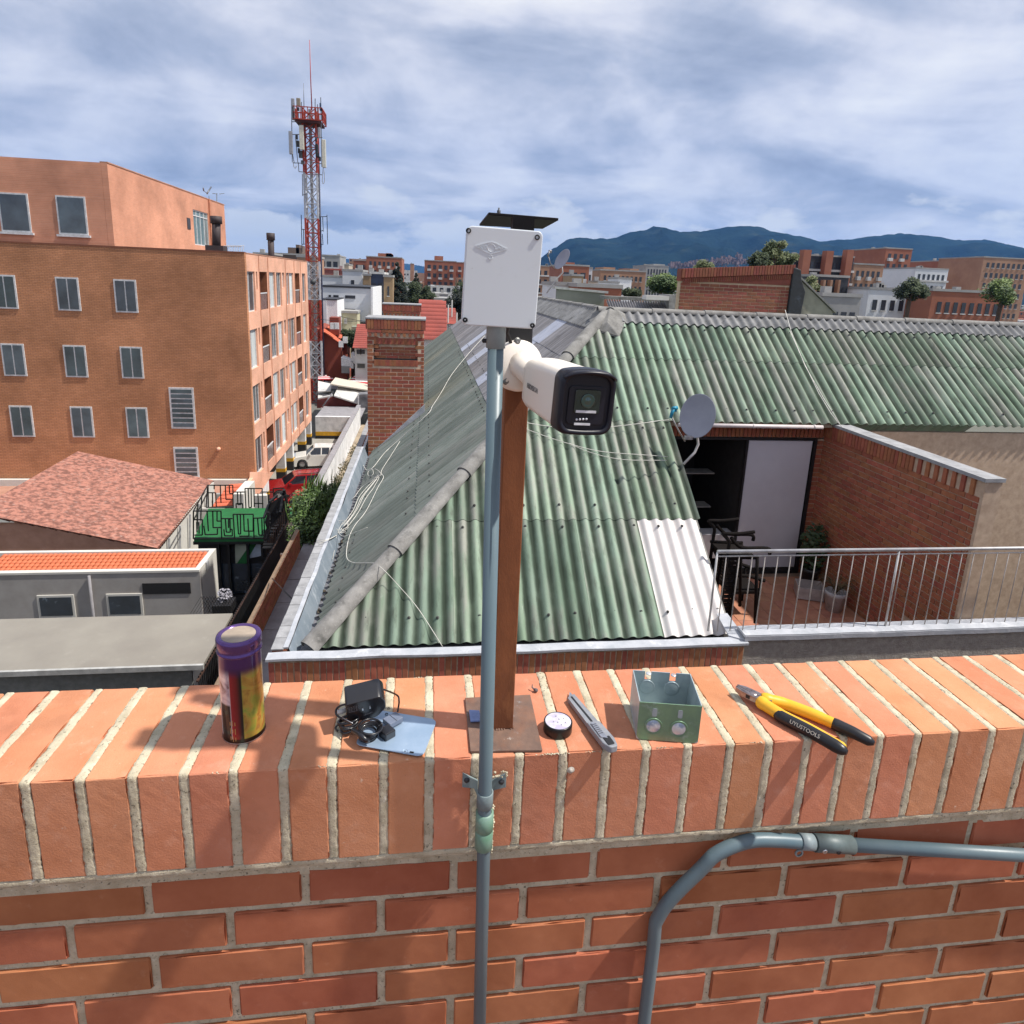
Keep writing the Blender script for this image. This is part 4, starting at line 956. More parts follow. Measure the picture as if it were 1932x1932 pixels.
# gutter floor with leaf litter
M_gut = mat('gutter_grime', (.17, .17, .19), rough=.8, col2=(.06, .06, .06), scale=9, spots=[((.28, .30, .33), 12, .58, .7, .6)])
MB().box((-1.56, PY+.135, -4.50), (PX1-.05, EY+.35, -4.40)).box((-1.46, EY+.35, -4.50), (LXE+.35, 32.5, -4.47)).build('gutter', M_gut, house)
MB().box((LXE+.16, EY+.17, -7), (PX1-.1, EY+.25, -4.47)).box((LXE+.14, EY+.17, -7), (LXE+.22, 32.3, -4.47)).build('eave_wall', M_joint, house)
lit = MB()
for i in range(260):
    if i % 3: q = Vector((rs.uniform(-1.3, 3.8), EY-rs.uniform(.0, .2), -4.462+rs.uniform(0, .02)))
    else: q = Vector((rs.uniform(-1.42, -1.33), rs.uniform(7.3, 12), -4.462+rs.uniform(0, .03)))
    a = rs.uniform(0, 6.3); r = rs.uniform(.01, .035); d = Vector((math.cos(a), math.sin(a), rs.uniform(-.3, .3)))*r; e = Vector((-math.sin(a), math.cos(a), rs.uniform(-.2, .2)))*r*.6
    lit.quad(q-d-e, q+d-e, q+d+e, q-d+e)
o = lit.build('leaf_litter', mat('dead_leaves', (.07, .055, .035), rough=.9, scale=30, col2=(.03, .026, .02)), house, kind='stuff')

# ---- terrace cut into the roof
TX0, TX1, TYB, TZ = 4.02, 7.03, 10.42, -5.05
M_tile = mat('terracotta_tile', (.46, .21, .125), rough=.6, col2=(.36, .15, .09), scale=6, rand=.10, spots=[((.38, .25, .18), 9, .6, .75, .4)])
tt = MB().box((-.147, -.147, -.012), (.147, .147, 0)).mesh('floor_tile', .003, 1); tt.materials.append(M_tile)
ntile = 0
yy = 7.1
while yy < TYB-.1:
    xx = TX0+.15
    while xx < TX1-.1:
        part('floor_tile', tt, None, house, (xx, yy, TZ+rs.uniform(-.001, .001))); xx += .3
    yy += .3
MB().box((TX0, 6.98, TZ-.2), (TX1+.3, TYB+.2, TZ-.0125)).build('terrace_slab', mat('tile_grout', (.26, .17, .12), rough=.9), house)
# wall under the rake of the roof (left side of the terrace)
MB().prism([(3.93, 7.3, TZ-.2), (3.93, 7.3, fz(7.3)-.09), (3.93, 10.5, fz(10.5)-.09), (3.93, 10.5, TZ-.2)], (.09, 0, 0)).build('rake_wall', M_cap, house)
def brickwork(parent, o, ux, L_, H_, bw, bh, jt, th, m, mj, name='brick', seed=1, zcut=None, halfoff=0, depth_core=.10, course_soldier=None, skip=None):
    """individual bricks on a plane: o lower left corner, ux along the wall, face towards ux x up"""
    o = Vector(o); ux = Vector(ux).normalized(); nrm_ = ux.cross(Vector((0, 0, 1)))
    ang = math.atan2(ux.y, ux.x); r_ = random.Random(seed)
    mm = {}
    def bm_(w, h):
        k_ = (round(w, 3), round(h, 3))
        if k_ not in mm:
            a = MB().box((-w/2, -.006, -h/2), (w/2, th, h/2)).mesh(name, min(.004, h*.06), 1); a.materials.append(m); mm[k_] = a
        return mm[k_]
    z = 0; k = 0
    while z+bh-jt <= H_+.001:
        x = -(bw/2 if (k+halfoff) % 2 else 0)
        while x < L_-.01:
            a, b = max(x, 0), min(x+bw-jt, L_)
            if b-a > .03 and not (skip and skip((a+b)/2, z+bh/2)):
                c = o+ux*((a+b)/2)+Vector((0, 0, z+(bh-jt)/2))+nrm_*r_.uniform(-.002, .002)
                if zcut is None or c.z+bh/2 < zcut(c): part(name, bm_(b-a, bh-jt), None, parent, c, (0, 0, ang))
            x += bw
        z += bh; k += 1
    back = -nrm_*.004
    if mj is not None:
        MB().prism([o+back, o+ux*L_+back, o+ux*L_+back+Vector((0, 0, H_)), o+back+Vector((0, 0, H_))], -nrm_*depth_core).build('mortar_core', mj, parent)
# right side wall of the terrace, seen obliquely (faces -X)
M_tbrick = mat('terrace_brick', (.37, .13, .06), rough=.85, col2=(.27, .085, .04), scale=9, rand=.12, spots=[((.18, .07, .04), 5, .56, .72, .5)])
M_jt = mat('wall_joint', (.56, .42, .30), rough=.95, col2=(.42, .30, .21), scale=10)
zz0 = TZ
tsw = thing('terrace_side_wall', 'red brick side wall closing the terrace on the right of the white door panel', 'brick wall', (TX1+.1, 8.5, zz0))
brickwork(tsw, (TX1, TYB, zz0), (0, -1, 0), 3.35, 2.62, .262, .0845, .012, .03, M_tbrick, None, seed=5, skip=lambda x, z: x > 2.5 and z < .5)
MB().box((TX1+.006, 7.02, zz0-.1), (TX1+.24, TYB+.3, -2.22)).build('mortar_core', M_jt, tsw)
y = TYB-.03
bsr = MB().box((-.01, -.033, -.11), (.03, .033, .11)).mesh('brick', .003, 1); bsr.materials.append(M_tbrick)
while y > 7.1:
    part('brick', bsr, None, tsw, (TX1-.012, y, -2.33)); y -= .078 if y > 8.3 else .156
MB().box((TX1-.03, 7.0, -2.219), (TX1+.26, TYB+.3, -2.17)).build('wall_coping', M_flasht, tsw)
# back wall: soldier lintel, door opening
MB().box((4.05, TYB+.012, -2.475), (TX1, TYB+.2, -2.15)).build('mortar_core', M_jt, house)
bl = MB().box((-.03, -.02, -.105), (.03, .03, .105)).mesh('brick', .003, 1); bl.materials.append(M_tbrick)
x = 4.1
while x < TX1-.02: part('brick', bl, None, house, (x, TYB+.006, -2.362)); x += .0755
brickwork(house, (6.90, TYB, TZ), (1, 0, 0), .13, 2.55, .262, .0845, .012, .03, M_tbrick, M_jt, seed=8)
M_alu = mat('dark_frame', (.03, .03, .032), rough=.4, metal=.4)
dr = MB()
dr.box((6.84, TYB-.03, TZ), (6.895, TYB+.05, -2.49)).box((4.1, TYB-.03, -2.52), (6.84, TYB+.05, -2.481)).box((4.1, TYB-.03, TZ), (6.84, TYB+.05, TZ+.10))
dr.build('door_frame', M_alu, house)
dl = MB().box((5.62, TYB-.006, TZ+.11), (6.82, TYB+.02, -2.53)).build('door_panel', mat('pale_panel', (.56, .55, .59), rough=.45, col2=(.48, .47, .51), scale=1.2, spots=[((.25, .25, .28), 60, .68, .74, .5)]), house, .004, 1, label='pale grey sliding door panel')
MB().box((5.575, TYB-.02, TZ+.10), (5.615, TYB+.03, -2.52)).build('door_stile', M_alu, house)
# dark room behind the opening, with two shelves
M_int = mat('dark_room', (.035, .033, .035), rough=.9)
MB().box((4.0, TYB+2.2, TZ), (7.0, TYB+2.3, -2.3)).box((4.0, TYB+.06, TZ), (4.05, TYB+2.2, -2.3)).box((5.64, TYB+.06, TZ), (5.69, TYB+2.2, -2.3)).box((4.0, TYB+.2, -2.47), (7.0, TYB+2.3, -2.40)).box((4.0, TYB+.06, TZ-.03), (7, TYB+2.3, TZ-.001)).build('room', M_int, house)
for zz in (-3.3, -3.95): MB().box((4.06, TYB+.5, zz), (5.3, TYB+.8, zz+.02)).build('shelf', mat('shelf_grey', (.22, .21, .2), rough=.5), house)
MB().box((4.06, TYB+.0, -4.75), (5.57, TYB+.3, -4.28)).build('counter', mat('counter_white', (.42, .41, .43), rough=.5, scale=3), house, .008, 1)
# gutter pipe under the right eave
gp = P(1300, 803, Y=10.02)
MB().tube([(4.15, 10.05, -2.19), (6.72, 10.05, -2.20)], .034, 14).build('gutter_pipe', mat('pinkish_gutter', (.62, .55, .53), rough=.45, col2=(.52, .46, .45), scale=5), house)
for x in (5.45, 6.55): MB().tube([(x, 10.05, -2.195), (x+.03, 10.05, -2.195)], .038, 14).build('gutter_joint', MC['pinkish_gutter'], house)
MB().box((4.02, 10.20, -2.24), (7.1, 10.41, -2.14)).build('soffit', M_joint, house)
MB().box((7.27, 10.2, -7), (15, 10.3, -2.3)).build('right_wall', M_jt, house)
# front low wall of the terrace, rough grey plaster with flashing
M_plast = mat('rough_plaster', (.40, .365, .32), rough=.97, col2=(.29, .26, .23), scale=14, bump=2.2, bscale=38, spots=[((.36, .33, .29), 50, .58, .7, .6), ((.10, .09, .08), 45, .6, .7, .6)])
MB().box((3.95, 6.80, -7.6), (15, 6.98, -4.15)).build('terrace_wall', M_plast, house)
fw = MB().box((3.93, 6.77, -4.1495), (15, 7.0, -4.115)).box((3.93, 6.765, -4.19), (15, 6.773, -4.13))
part('flashing', wavy(fw, 12, .004), M_flash, house)
MB().prism([(3.78, 6.9, PZ+.008), (3.965, 6.765, PZ+.008), (3.965, 7.35, PZ+.06), (3.82, 7.35, PZ+.06)], (0, 0, .02)).build('corner_flashing', M_flash, parap)

# ---- railing on the terrace wall
rl = thing('terrace_railing', 'thin white metal balcony railing on the terrace wall at the right', 'railing', (5.5, 6.9, -4.11))
M_rail = mat('pale_steel', (.60, .58, .56), rough=.35, metal=.4)
rz = -3.07
MB().tube([(3.50, 6.9, rz+.012), (15, 6.9, rz-.02)], .022, 12).build('handrail', M_rail, rl)
MB().tube([(3.50, 6.9, rz-.05), (15, 6.9, rz-.08)], .008, 8).build('lower_rail', M_rail, rl)
bal = MB().tube([(0, 0, -1.0), (0, 0, 0)], .0065, 6).mesh('baluster'); bal.materials.append(mat('thin_baluster', (.42, .38, .35), rough=.5, metal=.3))
x = 3.62
while x < 15:
    part('baluster', bal, None, rl, (x, 6.9, rz-.05)); x += .167
for x in (3.50, 5.9, 8.3, 10.7, 13.1): MB().tube([(x, 6.9, -4.11), (x, 6.9, rz)], .014, 8).build('post', M_rail, rl)

# ---- brick chimneys on the left slope
M_chim = mat('chimney_brick', (.36, .125, .06), rough=.88, col2=(.27, .085, .045), scale=10, rand=.15, spots=[((.10, .05, .04), 5, .57, .72, .6)])
def chimney(x0, x1, yf, zt, zb, depth, label, bw, bh, detail):
    t = thing('brick_chimney', label, 'chimney', ((x0+x1)/2, yf, zb), 'chimneys on the green roof')
    s_ = (x1-x0)/1.36
    W_ = x1-x0; oh = .03*s_
    z1 = zt-.30*s_                         # underside of the soldier crown
    # crown: soldiers, a projecting course, dentils
    core = MB().box((x0+.01, yf+.09, zb), (x1-.01, yf+depth, zt-.02))
    if detail:
        ra, rb2, rc_, rd = x0+.16*s_, x1-.15*s_, zt-.985*s_, zt-.62*s_
        core.box((x0+.01, yf-.001, zb), (ra, yf+.089, zt-.02)).box((rb2, yf-.001, zb), (x1-.01, yf+.089, zt-.02)).box((ra, yf-.001, zb), (rb2, yf+.089, rc_)).box((ra, yf-.001, rd), (rb2, yf+.089, zt-.02)).box((ra, yf+.042, rc_), (rb2, yf+.089, rd))
    else: core.box((x0+.01, yf-.001, zb), (x1-.01, yf+.089, zt-.02))
    core.build('mortar_core', mat('cream_joint', (.70, .53, .38), rough=.95, col2=(.52, .36, .25), scale=6), t)
    n = int(W_/(.083*s_)); bsm = MB().box((-.036*s_, -.02, -.115*s_), (.036*s_, .03, .115*s_)).mesh('brick', .004, 1); bsm.materials.append(M_chim)
    for i in range(n+1):
        part('brick', bsm, None, t, (x0+(i+.5)*W_/(n+1), yf-.025, zt-.14*s_))
    MB().box((x0-oh-.01, yf-.05, zt-.02), (x1+oh+.01, yf+depth+.04, zt+.015)).build('crown_slab', M_flasht, t)
    MB().box((x0-oh, yf-.03, zt-.26*s_), (x0+.005, yf+depth+.03, zt-.021)).box((x1-.005, yf-.03, zt-.26*s_), (x1+oh, yf+depth+.03, zt-.021)).build('crown_side', M_chim, t)
    c2 = MB().box((-W_/8+.005, -.03, -.035*s_), (W_/8-.005, .03, .035*s_)).mesh('brick', .004, 1); c2.materials.append(M_chim)
    for i in range(4): part('brick', c2, None, t, (x0+(i+.5)*W_/4, yf-.012, zt-.305*s_))
    nd = 10; dn = MB().box((-.032*s_, -.03, -.04*s_), (.032*s_, .03, .04*s_)).mesh('brick', .004, 1); dn.materials.append(M_chim)
    for i in range(nd): part('brick', dn, None, t, (x0+(i+.5)*W_/nd, yf-.012, zt-.39*s_))
    zb0 = zt-.44*s_
    if detail:
        # a blind panel: recessed field framed by soldiers
        rx0, rx1, rz0, rz1 = x0+.16*s_, x1-.15*s_, zt-.985*s_, zt-.62*s_
        brickwork(t, (x0, yf, zb), (1, 0, 0), W_, zb0-zb, bw, bh, .017, .05, M_chim, None, seed=21,
                  skip=lambda x, z: (rx0-x0 < x < rx1-x0 and rz0-.17*s_ < z+zb < rz1+.16*s_))
        ns = 20; so_ = MB().box((-.026*s_, -.02, -.075*s_), (.026*s_, .04, .075*s_)).mesh('brick', .003, 1); so_.materials.append(M_chim)
        for zz in (rz0-.085*s_, rz1+.08*s_):
            for i in range(ns): part('brick', so_, None, t, (rx0+(i+.5)*(rx1-rx0)/ns, yf+.004, zz))
        brickwork(t, (rx0+.01, yf+.035, rz0+.03), (1, 0, 0), rx1-rx0-.02, rz1-rz0-.03, bw, bh*.75, .012, .05, M_chim, None, seed=4)
        MB().box((rx0, yf-.012, rz0-.005), (rx1, yf+.03, rz0+.028)).box((rx0, yf-.006, rz0), (rx0+.012, yf+.03, rz1)).build('flue_slot', M_black, t)
        rb_ = MB()
    else:
        brickwork(t, (x0, yf, zb), (1, 0, 0), W_, zb0-zb, bw, bh, .012, .05, M_chim, None, seed=2)
    # right side
    return t
chimney(-1.43, -.055, 16.2, -.985, -4.6, 1.0, 'tall red brick chimney with dentil crown at the left edge of the green roof', .29, .0965, True)
chimney(-1.62, -.24, 25.0, -.98, -4.6, 1.0, 'second brick chimney farther back, only its crown showing above the first', .29, .0965, False)
fc2 = MB().prism([(-1.50, 16.13, -4.52), (-.02, 16.13, lz(-.02)+.22), (-.02, 16.13, lz(-.02)-.05), (-1.50, 16.13, -4.70)], (0, .06, 0)).build('chimney_flashing', M_flash, house)

# ---- the squat brick block behind the ridge, with dark flank and sloping plaster gable
bk2 = thing('brick_roof_block', 'wide low red brick block standing behind the roof ridge at the right', 'brick structure', (7.8, 16, -4))
bx0, bx1, bzt = 6.30, 9.20, .60
def ztop(x): return .50+(x-6.3)*.075
M_blk2 = mat('block_brick', (.29, .095, .055), rough=.88, col2=(.20, .065, .038), scale=6, rand=.13, spots=[((.09, .045, .035), 2.5, .55, .72, .6)])
brickwork(bk2, (bx0, 16, -.9), (1, 0, 0), bx1-bx0, 1.10, .255, .082, .012, .04, M_blk2, M_jt, seed=33, depth_core=.25)
sb_ = MB().box((-.031, -.03, -.11), (.031, .03, .11)).mesh('brick', .003, 1); sb_.materials.append(M_blk2)
x = bx0+.02
while x < bx1+.05:
    part('brick', sb_, None, bk2, (x, 15.965, ztop(x)-.115)); x += .0745
st_ = MB().box((-.015, -.03, -.055), (.015, .03, .055)).mesh('brick', .002, 1); st_.materials.append(M_blk2)
x = bx0+.05
while x < bx1: part('brick', st_, None, bk2, (x, 15.99, ztop(x)-.30)); x += .055
MB().prism([(bx0-.03, 15.985, .2), (bx1+.05, 15.985, .2), (bx1+.05, 15.985, ztop(bx1)-.002), (bx0-.03, 15.985, ztop(bx0)-.002)], (0, .27, 0)).build('crown_core', M_blk2, bk2)
q = [P(1500, 497, Y=15.9), P(1519, 524, Y=15.9), P(1500, 584, Y=15.9)]
MB().prism([(bx1+.002, 15.93, .66), (bx1+.22, 15.93, .60), (bx1+.27, 15.93, .35), (bx1+.42, 15.93, .05), (bx1+.35, 15.93, -.9), (bx1+.002, 15.93, -.9)], (0, 1.4, 0)).build('tarred_flank', mat('tar_black', (.028, .030, .036), rough=.7, col2=(.015, .016, .018), scale=6, spots=[((.10, .12, .15), 5, .58, .72, .6)]), bk2, .02, 2)
q0, q1 = P(1513, 565, Y=16.3), P(1573, 649, Y=16.3)
MB().prism([(9.50, 16.2, .42), (10.62, 16.2, -.42), (10.75, 16.2, -1.2), (9.50, 16.2, -1.2)], (0, .3, 0)).build('plaster_gable', mat('mossy_plaster', (.34, .32, .25), rough=.95, col2=(.24, .225, .18), scale=3, spots=[((.08, .08, .08), 1.6, .52, .7, .8)]), bk2)
MB().prism([(9.47, 16.15, .46), (10.70, 16.15, -.46), (10.70, 16.15, -.41), (9.47, 16.15, .51)], (0, .4, 0)).build('gable_coping', M_cap, bk2)

# ---- satellite dishes
def dish(name, label, c, nrm_, ra, rb_, arm0, arm1, foot, blue):
    t = thing(name, label, 'satellite dish', foot, 'satellite dishes')
    c = Vector(c); n_ = Vector(nrm_).normalized(); up = (Vector((0, 0, 1))-n_*n_.z).normalized(); sx = up.cross(n_)
    V = []; F = []; K = 30; rings = [0, .3, .55, .78, .95, 1, 1, .97, .6, 0]; dep = [-.14, -.127, -.098, -.055, -.014, 0, -.012, -.03, -.11, -.155]
    for r, d in zip(rings, dep):
        for k in range(K):
            a = 2*math.pi*k/K; V.append(c+sx*(ra*max(r, .001)*math.cos(a))+up*(rb_*max(r, .001)*math.sin(a))+n_*d*ra)
    for i in range(len(rings)-1): F += [(i*K+k, i*K+(k+1) % K, (i+1)*K+(k+1) % K, (i+1)*K+k) for k in range(K)]
    MB().add(V, F, True).build('dish', mat('dish_grey', (.30, .30, .35), rough=.5, col2=(.25, .25, .30), scale=4), t, fn=lambda bm: bmesh.ops.recalc_face_normals(bm, faces=bm.faces))
    MB().tube(arm0, .011, 8).build('feed_arm', mat('dull_steel', (.33, .31, .31), rough=.5, metal=.4), t)
    e = Vector(arm0[-1])
    MB().tube([e+Vector((0, 0, -.03)), e+Vector((.01, 0, .05)), e+Vector((.03, .0, .10))], .024, 10).tube([e+Vector((.01, 0, .11)), e+Vector((.09, .02, .12))], .028, 10).tube([e+Vector((.075, .02, .11)), e+Vector((.07, .02, .06))], .020, 8).build('feed_horn', mat('turquoise_plastic', (.01, .23, .36), rough=.4) if blue else MC['dull_steel'], t)
    MB().tube(arm1, .020, 10).build('mount_pole', mat('mount_grey', (.50, .47, .46), rough=.5), t)
    MB().obox(Vector(arm1[0])+Vector((0, .02, .0)), (.06, 0, 0), (0, .03, 0), (0, 0, .03)).build('bracket', MC['dull_steel'], t, .006, 1)
    return t
d1c = P(1338.5, 788, Y=9.35)*1.0
def zr(x, y, Y): return P((1560+x*.28986)*.7547, (960+y*.28986)*.7547, Y=Y)
dc = zr(632, 275, 9.35)
dish('satellite_dish', 'grey satellite dish with turquoise feed at the roof edge above the terrace', dc, (-.80, -.62, .22), .30, .345,
     [zr(525, 495, 9.2), zr(470, 400, 9.1), zr(405, 275, 9.0)], [zr(560, 465, 9.3), zr(632, 445, 9.35), zr(640, 520, 9.35), zr(610, 590, 9.35), zr(515, 690, 9.3)], zr(515, 700, 9.3), True)
def z2(x, y, Y): return P((1100+x*.2588)*.7547, (500+y*.2588)*.7547, Y=Y)
dish('satellite_dish', 'dark tilted satellite dish beyond the grey roof, right of the white box', z2(1178, 570, 18), (-.86, -.30, .42), .33, .30,
     [z2(1110, 665, 17.9), z2(1065, 610, 17.8), z2(1045, 535, 17.8)], [z2(1175, 610, 18.1), z2(1185, 700, 18.1), z2(1130, 760, 18.1), z2(1030, 900, 18.1)], z2(1030, 905, 18.1), False)

# ---- terrace furniture
def seg(t, pts, r, name, m): return MB().tube(pts, r, 10).build(name, m, t)
ch = thing('terrace_chair', 'dark brown woven garden armchair behind the railing beside the white roof sheet', 'chair', (4.75, 8.3, TZ))
M_wick = mat('dark_wicker', (.014, .011, .010), rough=.9, col2=(.008, .007, .007), scale=40, spec=.08)
def zch(x, y, dy=0): return P((1560+x*.28986)*.7547, (960+y*.28986)*.7547, Y=8.0)+Vector((.02*dy, dy, 0))
for dy in (0, .5):
    MB().tube(sp([zch(1125, 1275, dy), zch(1000, 1290, dy), zch(850, 1290, dy)], 5), [.026]*10+[.022], 8).build('armrest', M_wick, ch)
    MB().tube(sp([zch(850, 1290, dy), zch(905, 1360, dy), zch(895, 1450, dy), zch(860, 1700, dy), zch(830, 2050, dy)], 5), .026, 8).build('back_frame', M_wick, ch)
    MB().tube(sp([zch(925, 1325, dy), zch(960, 1370, dy), zch(1030, 1412, dy), zch(1240, 1418, dy), zch(1255, 1470, dy)], 5), .026, 8).build('armrest', M_wick, ch)
    MB().tube([zch(1150, 1480, dy), zch(1130, 2060, dy)], .024, 8).build('leg', M_wick, ch)
    MB().tube([zch(990, 1480, dy), zch(900, 2080, dy)], .022, 8).build('leg', M_wick, ch)
    MB().tube([zch(870, 1480, dy), zch(1150, 1490, dy)], .024, 8).build('seat_rail', M_wick, ch)
for i in range(15):
    y = 1500+i*36; x0, x1 = 868-i*2.5, 1000-i*5
    MB().prism([zch(x0, y), zch(x1, y), zch(x1-3, y+24), zch(x0-3, y+24)], (0, .03, 0)).build('woven_band', M_wick, ch)
MB().prism([zch(880, 1490, .03), zch(1150, 1500, .03), zch(1150, 1500, .5), zch(880, 1490, .5)], (0, 0, -.04)).build('seat', M_wick, ch)
c2 = thing('terrace_chair', 'second dark garden armchair, its arms showing above the railing, nearer the door', 'chair', (5.0, 9.2, TZ))
ox, oy = 4.8, 8.9
for lx, ly in ((0, 0), (.5, 0), (0, .5), (.5, .5)): MB().tube([(ox+lx, oy+ly, TZ), (ox+lx, oy+ly, TZ+.62)], .022, 8).build('leg', M_wick, c2)
MB().box((ox-.02, oy-.02, TZ+.38), (ox+.52, oy+.52, TZ+.44)).build('seat', M_wick, c2, .01, 1)
MB().tube(sp([(ox, oy, TZ+.42), (ox+.02, oy, TZ+.7), (ox-.1, oy, TZ+.98)], 5), .03, 8).tube(sp([(ox, oy+.5, TZ+.42), (ox+.02, oy+.5, TZ+.7), (ox-.1, oy+.5, TZ+.98)], 5), .03, 8).box((ox-.10, oy, TZ+.9), (ox-.05, oy+.5, TZ+1.0)).build('back_frame', M_wick, c2)
for i in range(8): MB().box((ox-.03, oy, TZ+.46+.055*i), (ox-.015, oy+.5, TZ+.49+.055*i)).build('back_slat', M_wick, c2)
for dy, r in ((0, .03), (.5, .03)): MB().tube(sp([(ox-.1, oy+dy, TZ+.93), (ox+.05, oy+dy, TZ+.72), (ox+.3, oy+dy, TZ+.68), (ox+.56, oy+dy, TZ+.60)], 5), r, 8).build('armrest', M_wick, c2)
bxp = thing('plastic_tub', 'empty clear plastic tub on the terracotta terrace floor', 'tub', (6.5, 9.55, TZ))
M_clear = mat('clear_plastic', (.42, .36, .34), rough=.3, scale=9)
tq = MB(); tq.prism([(6.30, 9.40, TZ+.01), (6.66, 9.26, TZ+.01), (6.80, 9.56, TZ+.01), (6.44, 9.70, TZ+.01)], (0, 0, .012))
a_ = [Vector(v) for v in ((6.28, 9.38, TZ+.02), (6.68, 9.23, TZ+.02), (6.83, 9.58, TZ+.02), (6.42, 9.73, TZ+.02))]
for i in range(4): 
    p, r = a_[i], a_[(i+1) % 4]; tq.prism([p, r, r+Vector((0, 0, .2)), p+Vector((0, 0, .2))], ((a_[(i+2) % 4]-r).normalized()*.012))
tq.build('tub', M_clear, bxp, .003, 1)
def leafball(c, r, n, size, seed, sq=1.0, bias=0):
    r_ = random.Random(seed); b = MB()
    for i in range(n):
        d = Vector((r_.gauss(0, 1), r_.gauss(0, 1), r_.gauss(0, 1))).normalized()*(r_.random()**.45)*r
        d.z *= sq; p = Vector(c)+d
        s_ = size*r_.uniform(.6, 1.3); u = Vector((r_.gauss(0, 1), r_.gauss(0, 1), r_.gauss(0, .6)+bias)).normalized(); v = u.orthogonal().normalized(); w_ = u.cross(v)
        b.add([p-u*s_, p+v*s_*.45, p+u*s_, p-v*s_*.45+w_*s_*.1], [(0, 1, 2, 3)])
    return b
M_leafd = mat('dark_leaf', (.045, .075, .022), rough=.6, col2=(.018, .035, .012), scale=3)
def pot(label, c, r, h, mpot, kind, seed):
    t = thing('potted_plant', label, 'potted plant', c, 'potted plants on the terrace')
    MB().lathe([(0, 0), (r*.7, 0), (r*.95, h*.8), (r, h*.82), (r, h), (r*.9, h), (r*.88, h*.9), (0, h*.88)], c, 20).build('pot', mpot, t)
    if kind == 0:
        leafball(Vector(c)+Vector((0, 0, h+.38)), .24, 500, .05, seed, 1.9).build('foliage', M_leafd, t)
        MB().tube([Vector(c)+Vector((0, 0, h*.8)), Vector(c)+Vector((.02, 0, h+.6))], .015, 6).build('stem', MC['dark_rust'], t)
    else:
        b = MB(); r_ = random.Random(seed)
        for i in range(60):
            a = r_.uniform(0, 6.28); L_ = r_.uniform(.15, .35); p = Vector(c)+Vector((0, 0, h*.9)); o_ = Vector((math.cos(a), math.sin(a), 0))
            b.tube([p, p+o_*L_*.4+Vector((0, 0, L_*.6)), p+o_*L_*.8+Vector((0, 0, L_*.7)), p+o_*L_*1.1+Vector((0, 0, L_*.35))], [.006, .006, .004, .001], 4)
        b.build('foliage', mat('dry_leaf', (.16, .10, .045), rough=.8, col2=(.06, .05, .02), scale=9), t)
pot('tall dark shrub in a black pot against the terrace brick wall', (6.80, 9.9, TZ), .17, .34, mat('black_pot', (.02, .02, .02), rough=.5), 0, 5)
pot('drooping dry plant in a white pot in front of the black pot', (6.70, 9.0, TZ), .17, .34, mat('white_pot', (.5, .48, .48), rough=.5, spots=[((.1, .1, .1), 12, .56, .68, .6)]), 1, 6)

# ---- loose white wires on the roof
M_wire = mat('white_wire', (.62, .60, .54), rough=.6, scale=9)
def onL(px, py, h=.05):
    d = ray(px, py); n_ = lnrm; p0 = Vector((LXE, 0, EZ))+n_*h; return d*(p0.dot(n_)/d.dot(n_))
def onF(px, py, h=.05):
    d = ray(px, py); n_ = fnrm; p0 = Vector((0, EY, EZ))+n_*h; return d*(p0.dot(n_)/d.dot(n_))
wr = MB()
def z1p(x, y): return ((760+x*.2588)*.7547, (560+y*.2588)*.7547)
def z3p(x, y): return ((440+x*.28986)*.7547, (900+y*.28986)*.7547)
main_ = [z1p(1745, 1080), z1p(1600, 1240), z1p(1430, 1450), z1p(1330, 1620), z1p(1240, 1760), z1p(1190, 1840), z3p(1920, 690), z3p(1800, 800), z3p(1700, 925), z3p(1645, 950), z3p(1605, 890)]
wr.tube(sp([onL(*q, h=.12 if i < 6 else .05) for i, q in enumerate(main_)], 5), .0075, 6)
wr.tube(sp([onL(*z3p(*q)) for q in ((1932, 700), (1850, 830), (1770, 960), (1790, 1010), (1740, 1100), (1640, 1300), (1540, 1430), (1490, 1540), (1470, 1690), (1520, 1745), (1640, 1750), (1720, 1752))], 5), .006, 6)
for dx_, dy_ in ((0, 0), (-18, 14), (-34, 8), (14, 20)):
    wr.tube(sp([onL(*z3p(x+dx_*k, y+dy_*k)) for (x, y), k in zip(((1760, 990), (1690, 1080), (1620, 1170), (1560, 1290), (1480, 1400), (1430, 1450), (1390, 1500)), (.2, 1, 1.2, 1, 1, .8, .5))], 5), .006, 6)
wr.tube(sp([onL(*z3p(*q), h=.07) for q in ((1640, 950), (1690, 940), (1700, 985), (1660, 1000), (1660, 960), (1720, 940), (1770, 990), (1700, 1010))], 4), .006, 5)
wr.tube(sp([onL(*z3p(*q)) for q in ((1750, 985), (1690, 1040), (1600, 1100), (1540, 1180), (1490, 1220), (1480, 1260))], 4), .006, 5)
wt = tag(wr.build('roof_wire', M_wire, None), 'tangle of thin white wires lying on the left slope of the corrugated roof', 'wire')
w2 = MB(); lo_ = [z3p(1400, 1500), z3p(1340, 1540), z3p(1250, 1560), z3p(1210, 1575)]
w2.tube(sp([onL(*z3p(*q), h=.1) for q in ((1440, 1400), (1400, 1480), (1440, 1520), (1500, 1505), (1560, 1480), (1650, 1445))], 5), .005, 5)
c_ = onL(*z3p(1400, 1450), h=.12)
for k in range(3): w2.tube([c_+Vector((math.cos(a)*.17, math.sin(a)*.17*1.2, .03*k+.02*math.sin(2*a))) for a in [i*math.pi/9 for i in range(19)]], .0045, 5)
for q in ((1210, 1570), (1230, 1590), (1260, 1560)):
    w2.tube(sp([onL(*z3p(1390, 1510), h=.12), P(*z3p(1320, 1545), X=-1.52), P(*z3p(*q), Z=PZ+.02)], 5), .0055, 5)
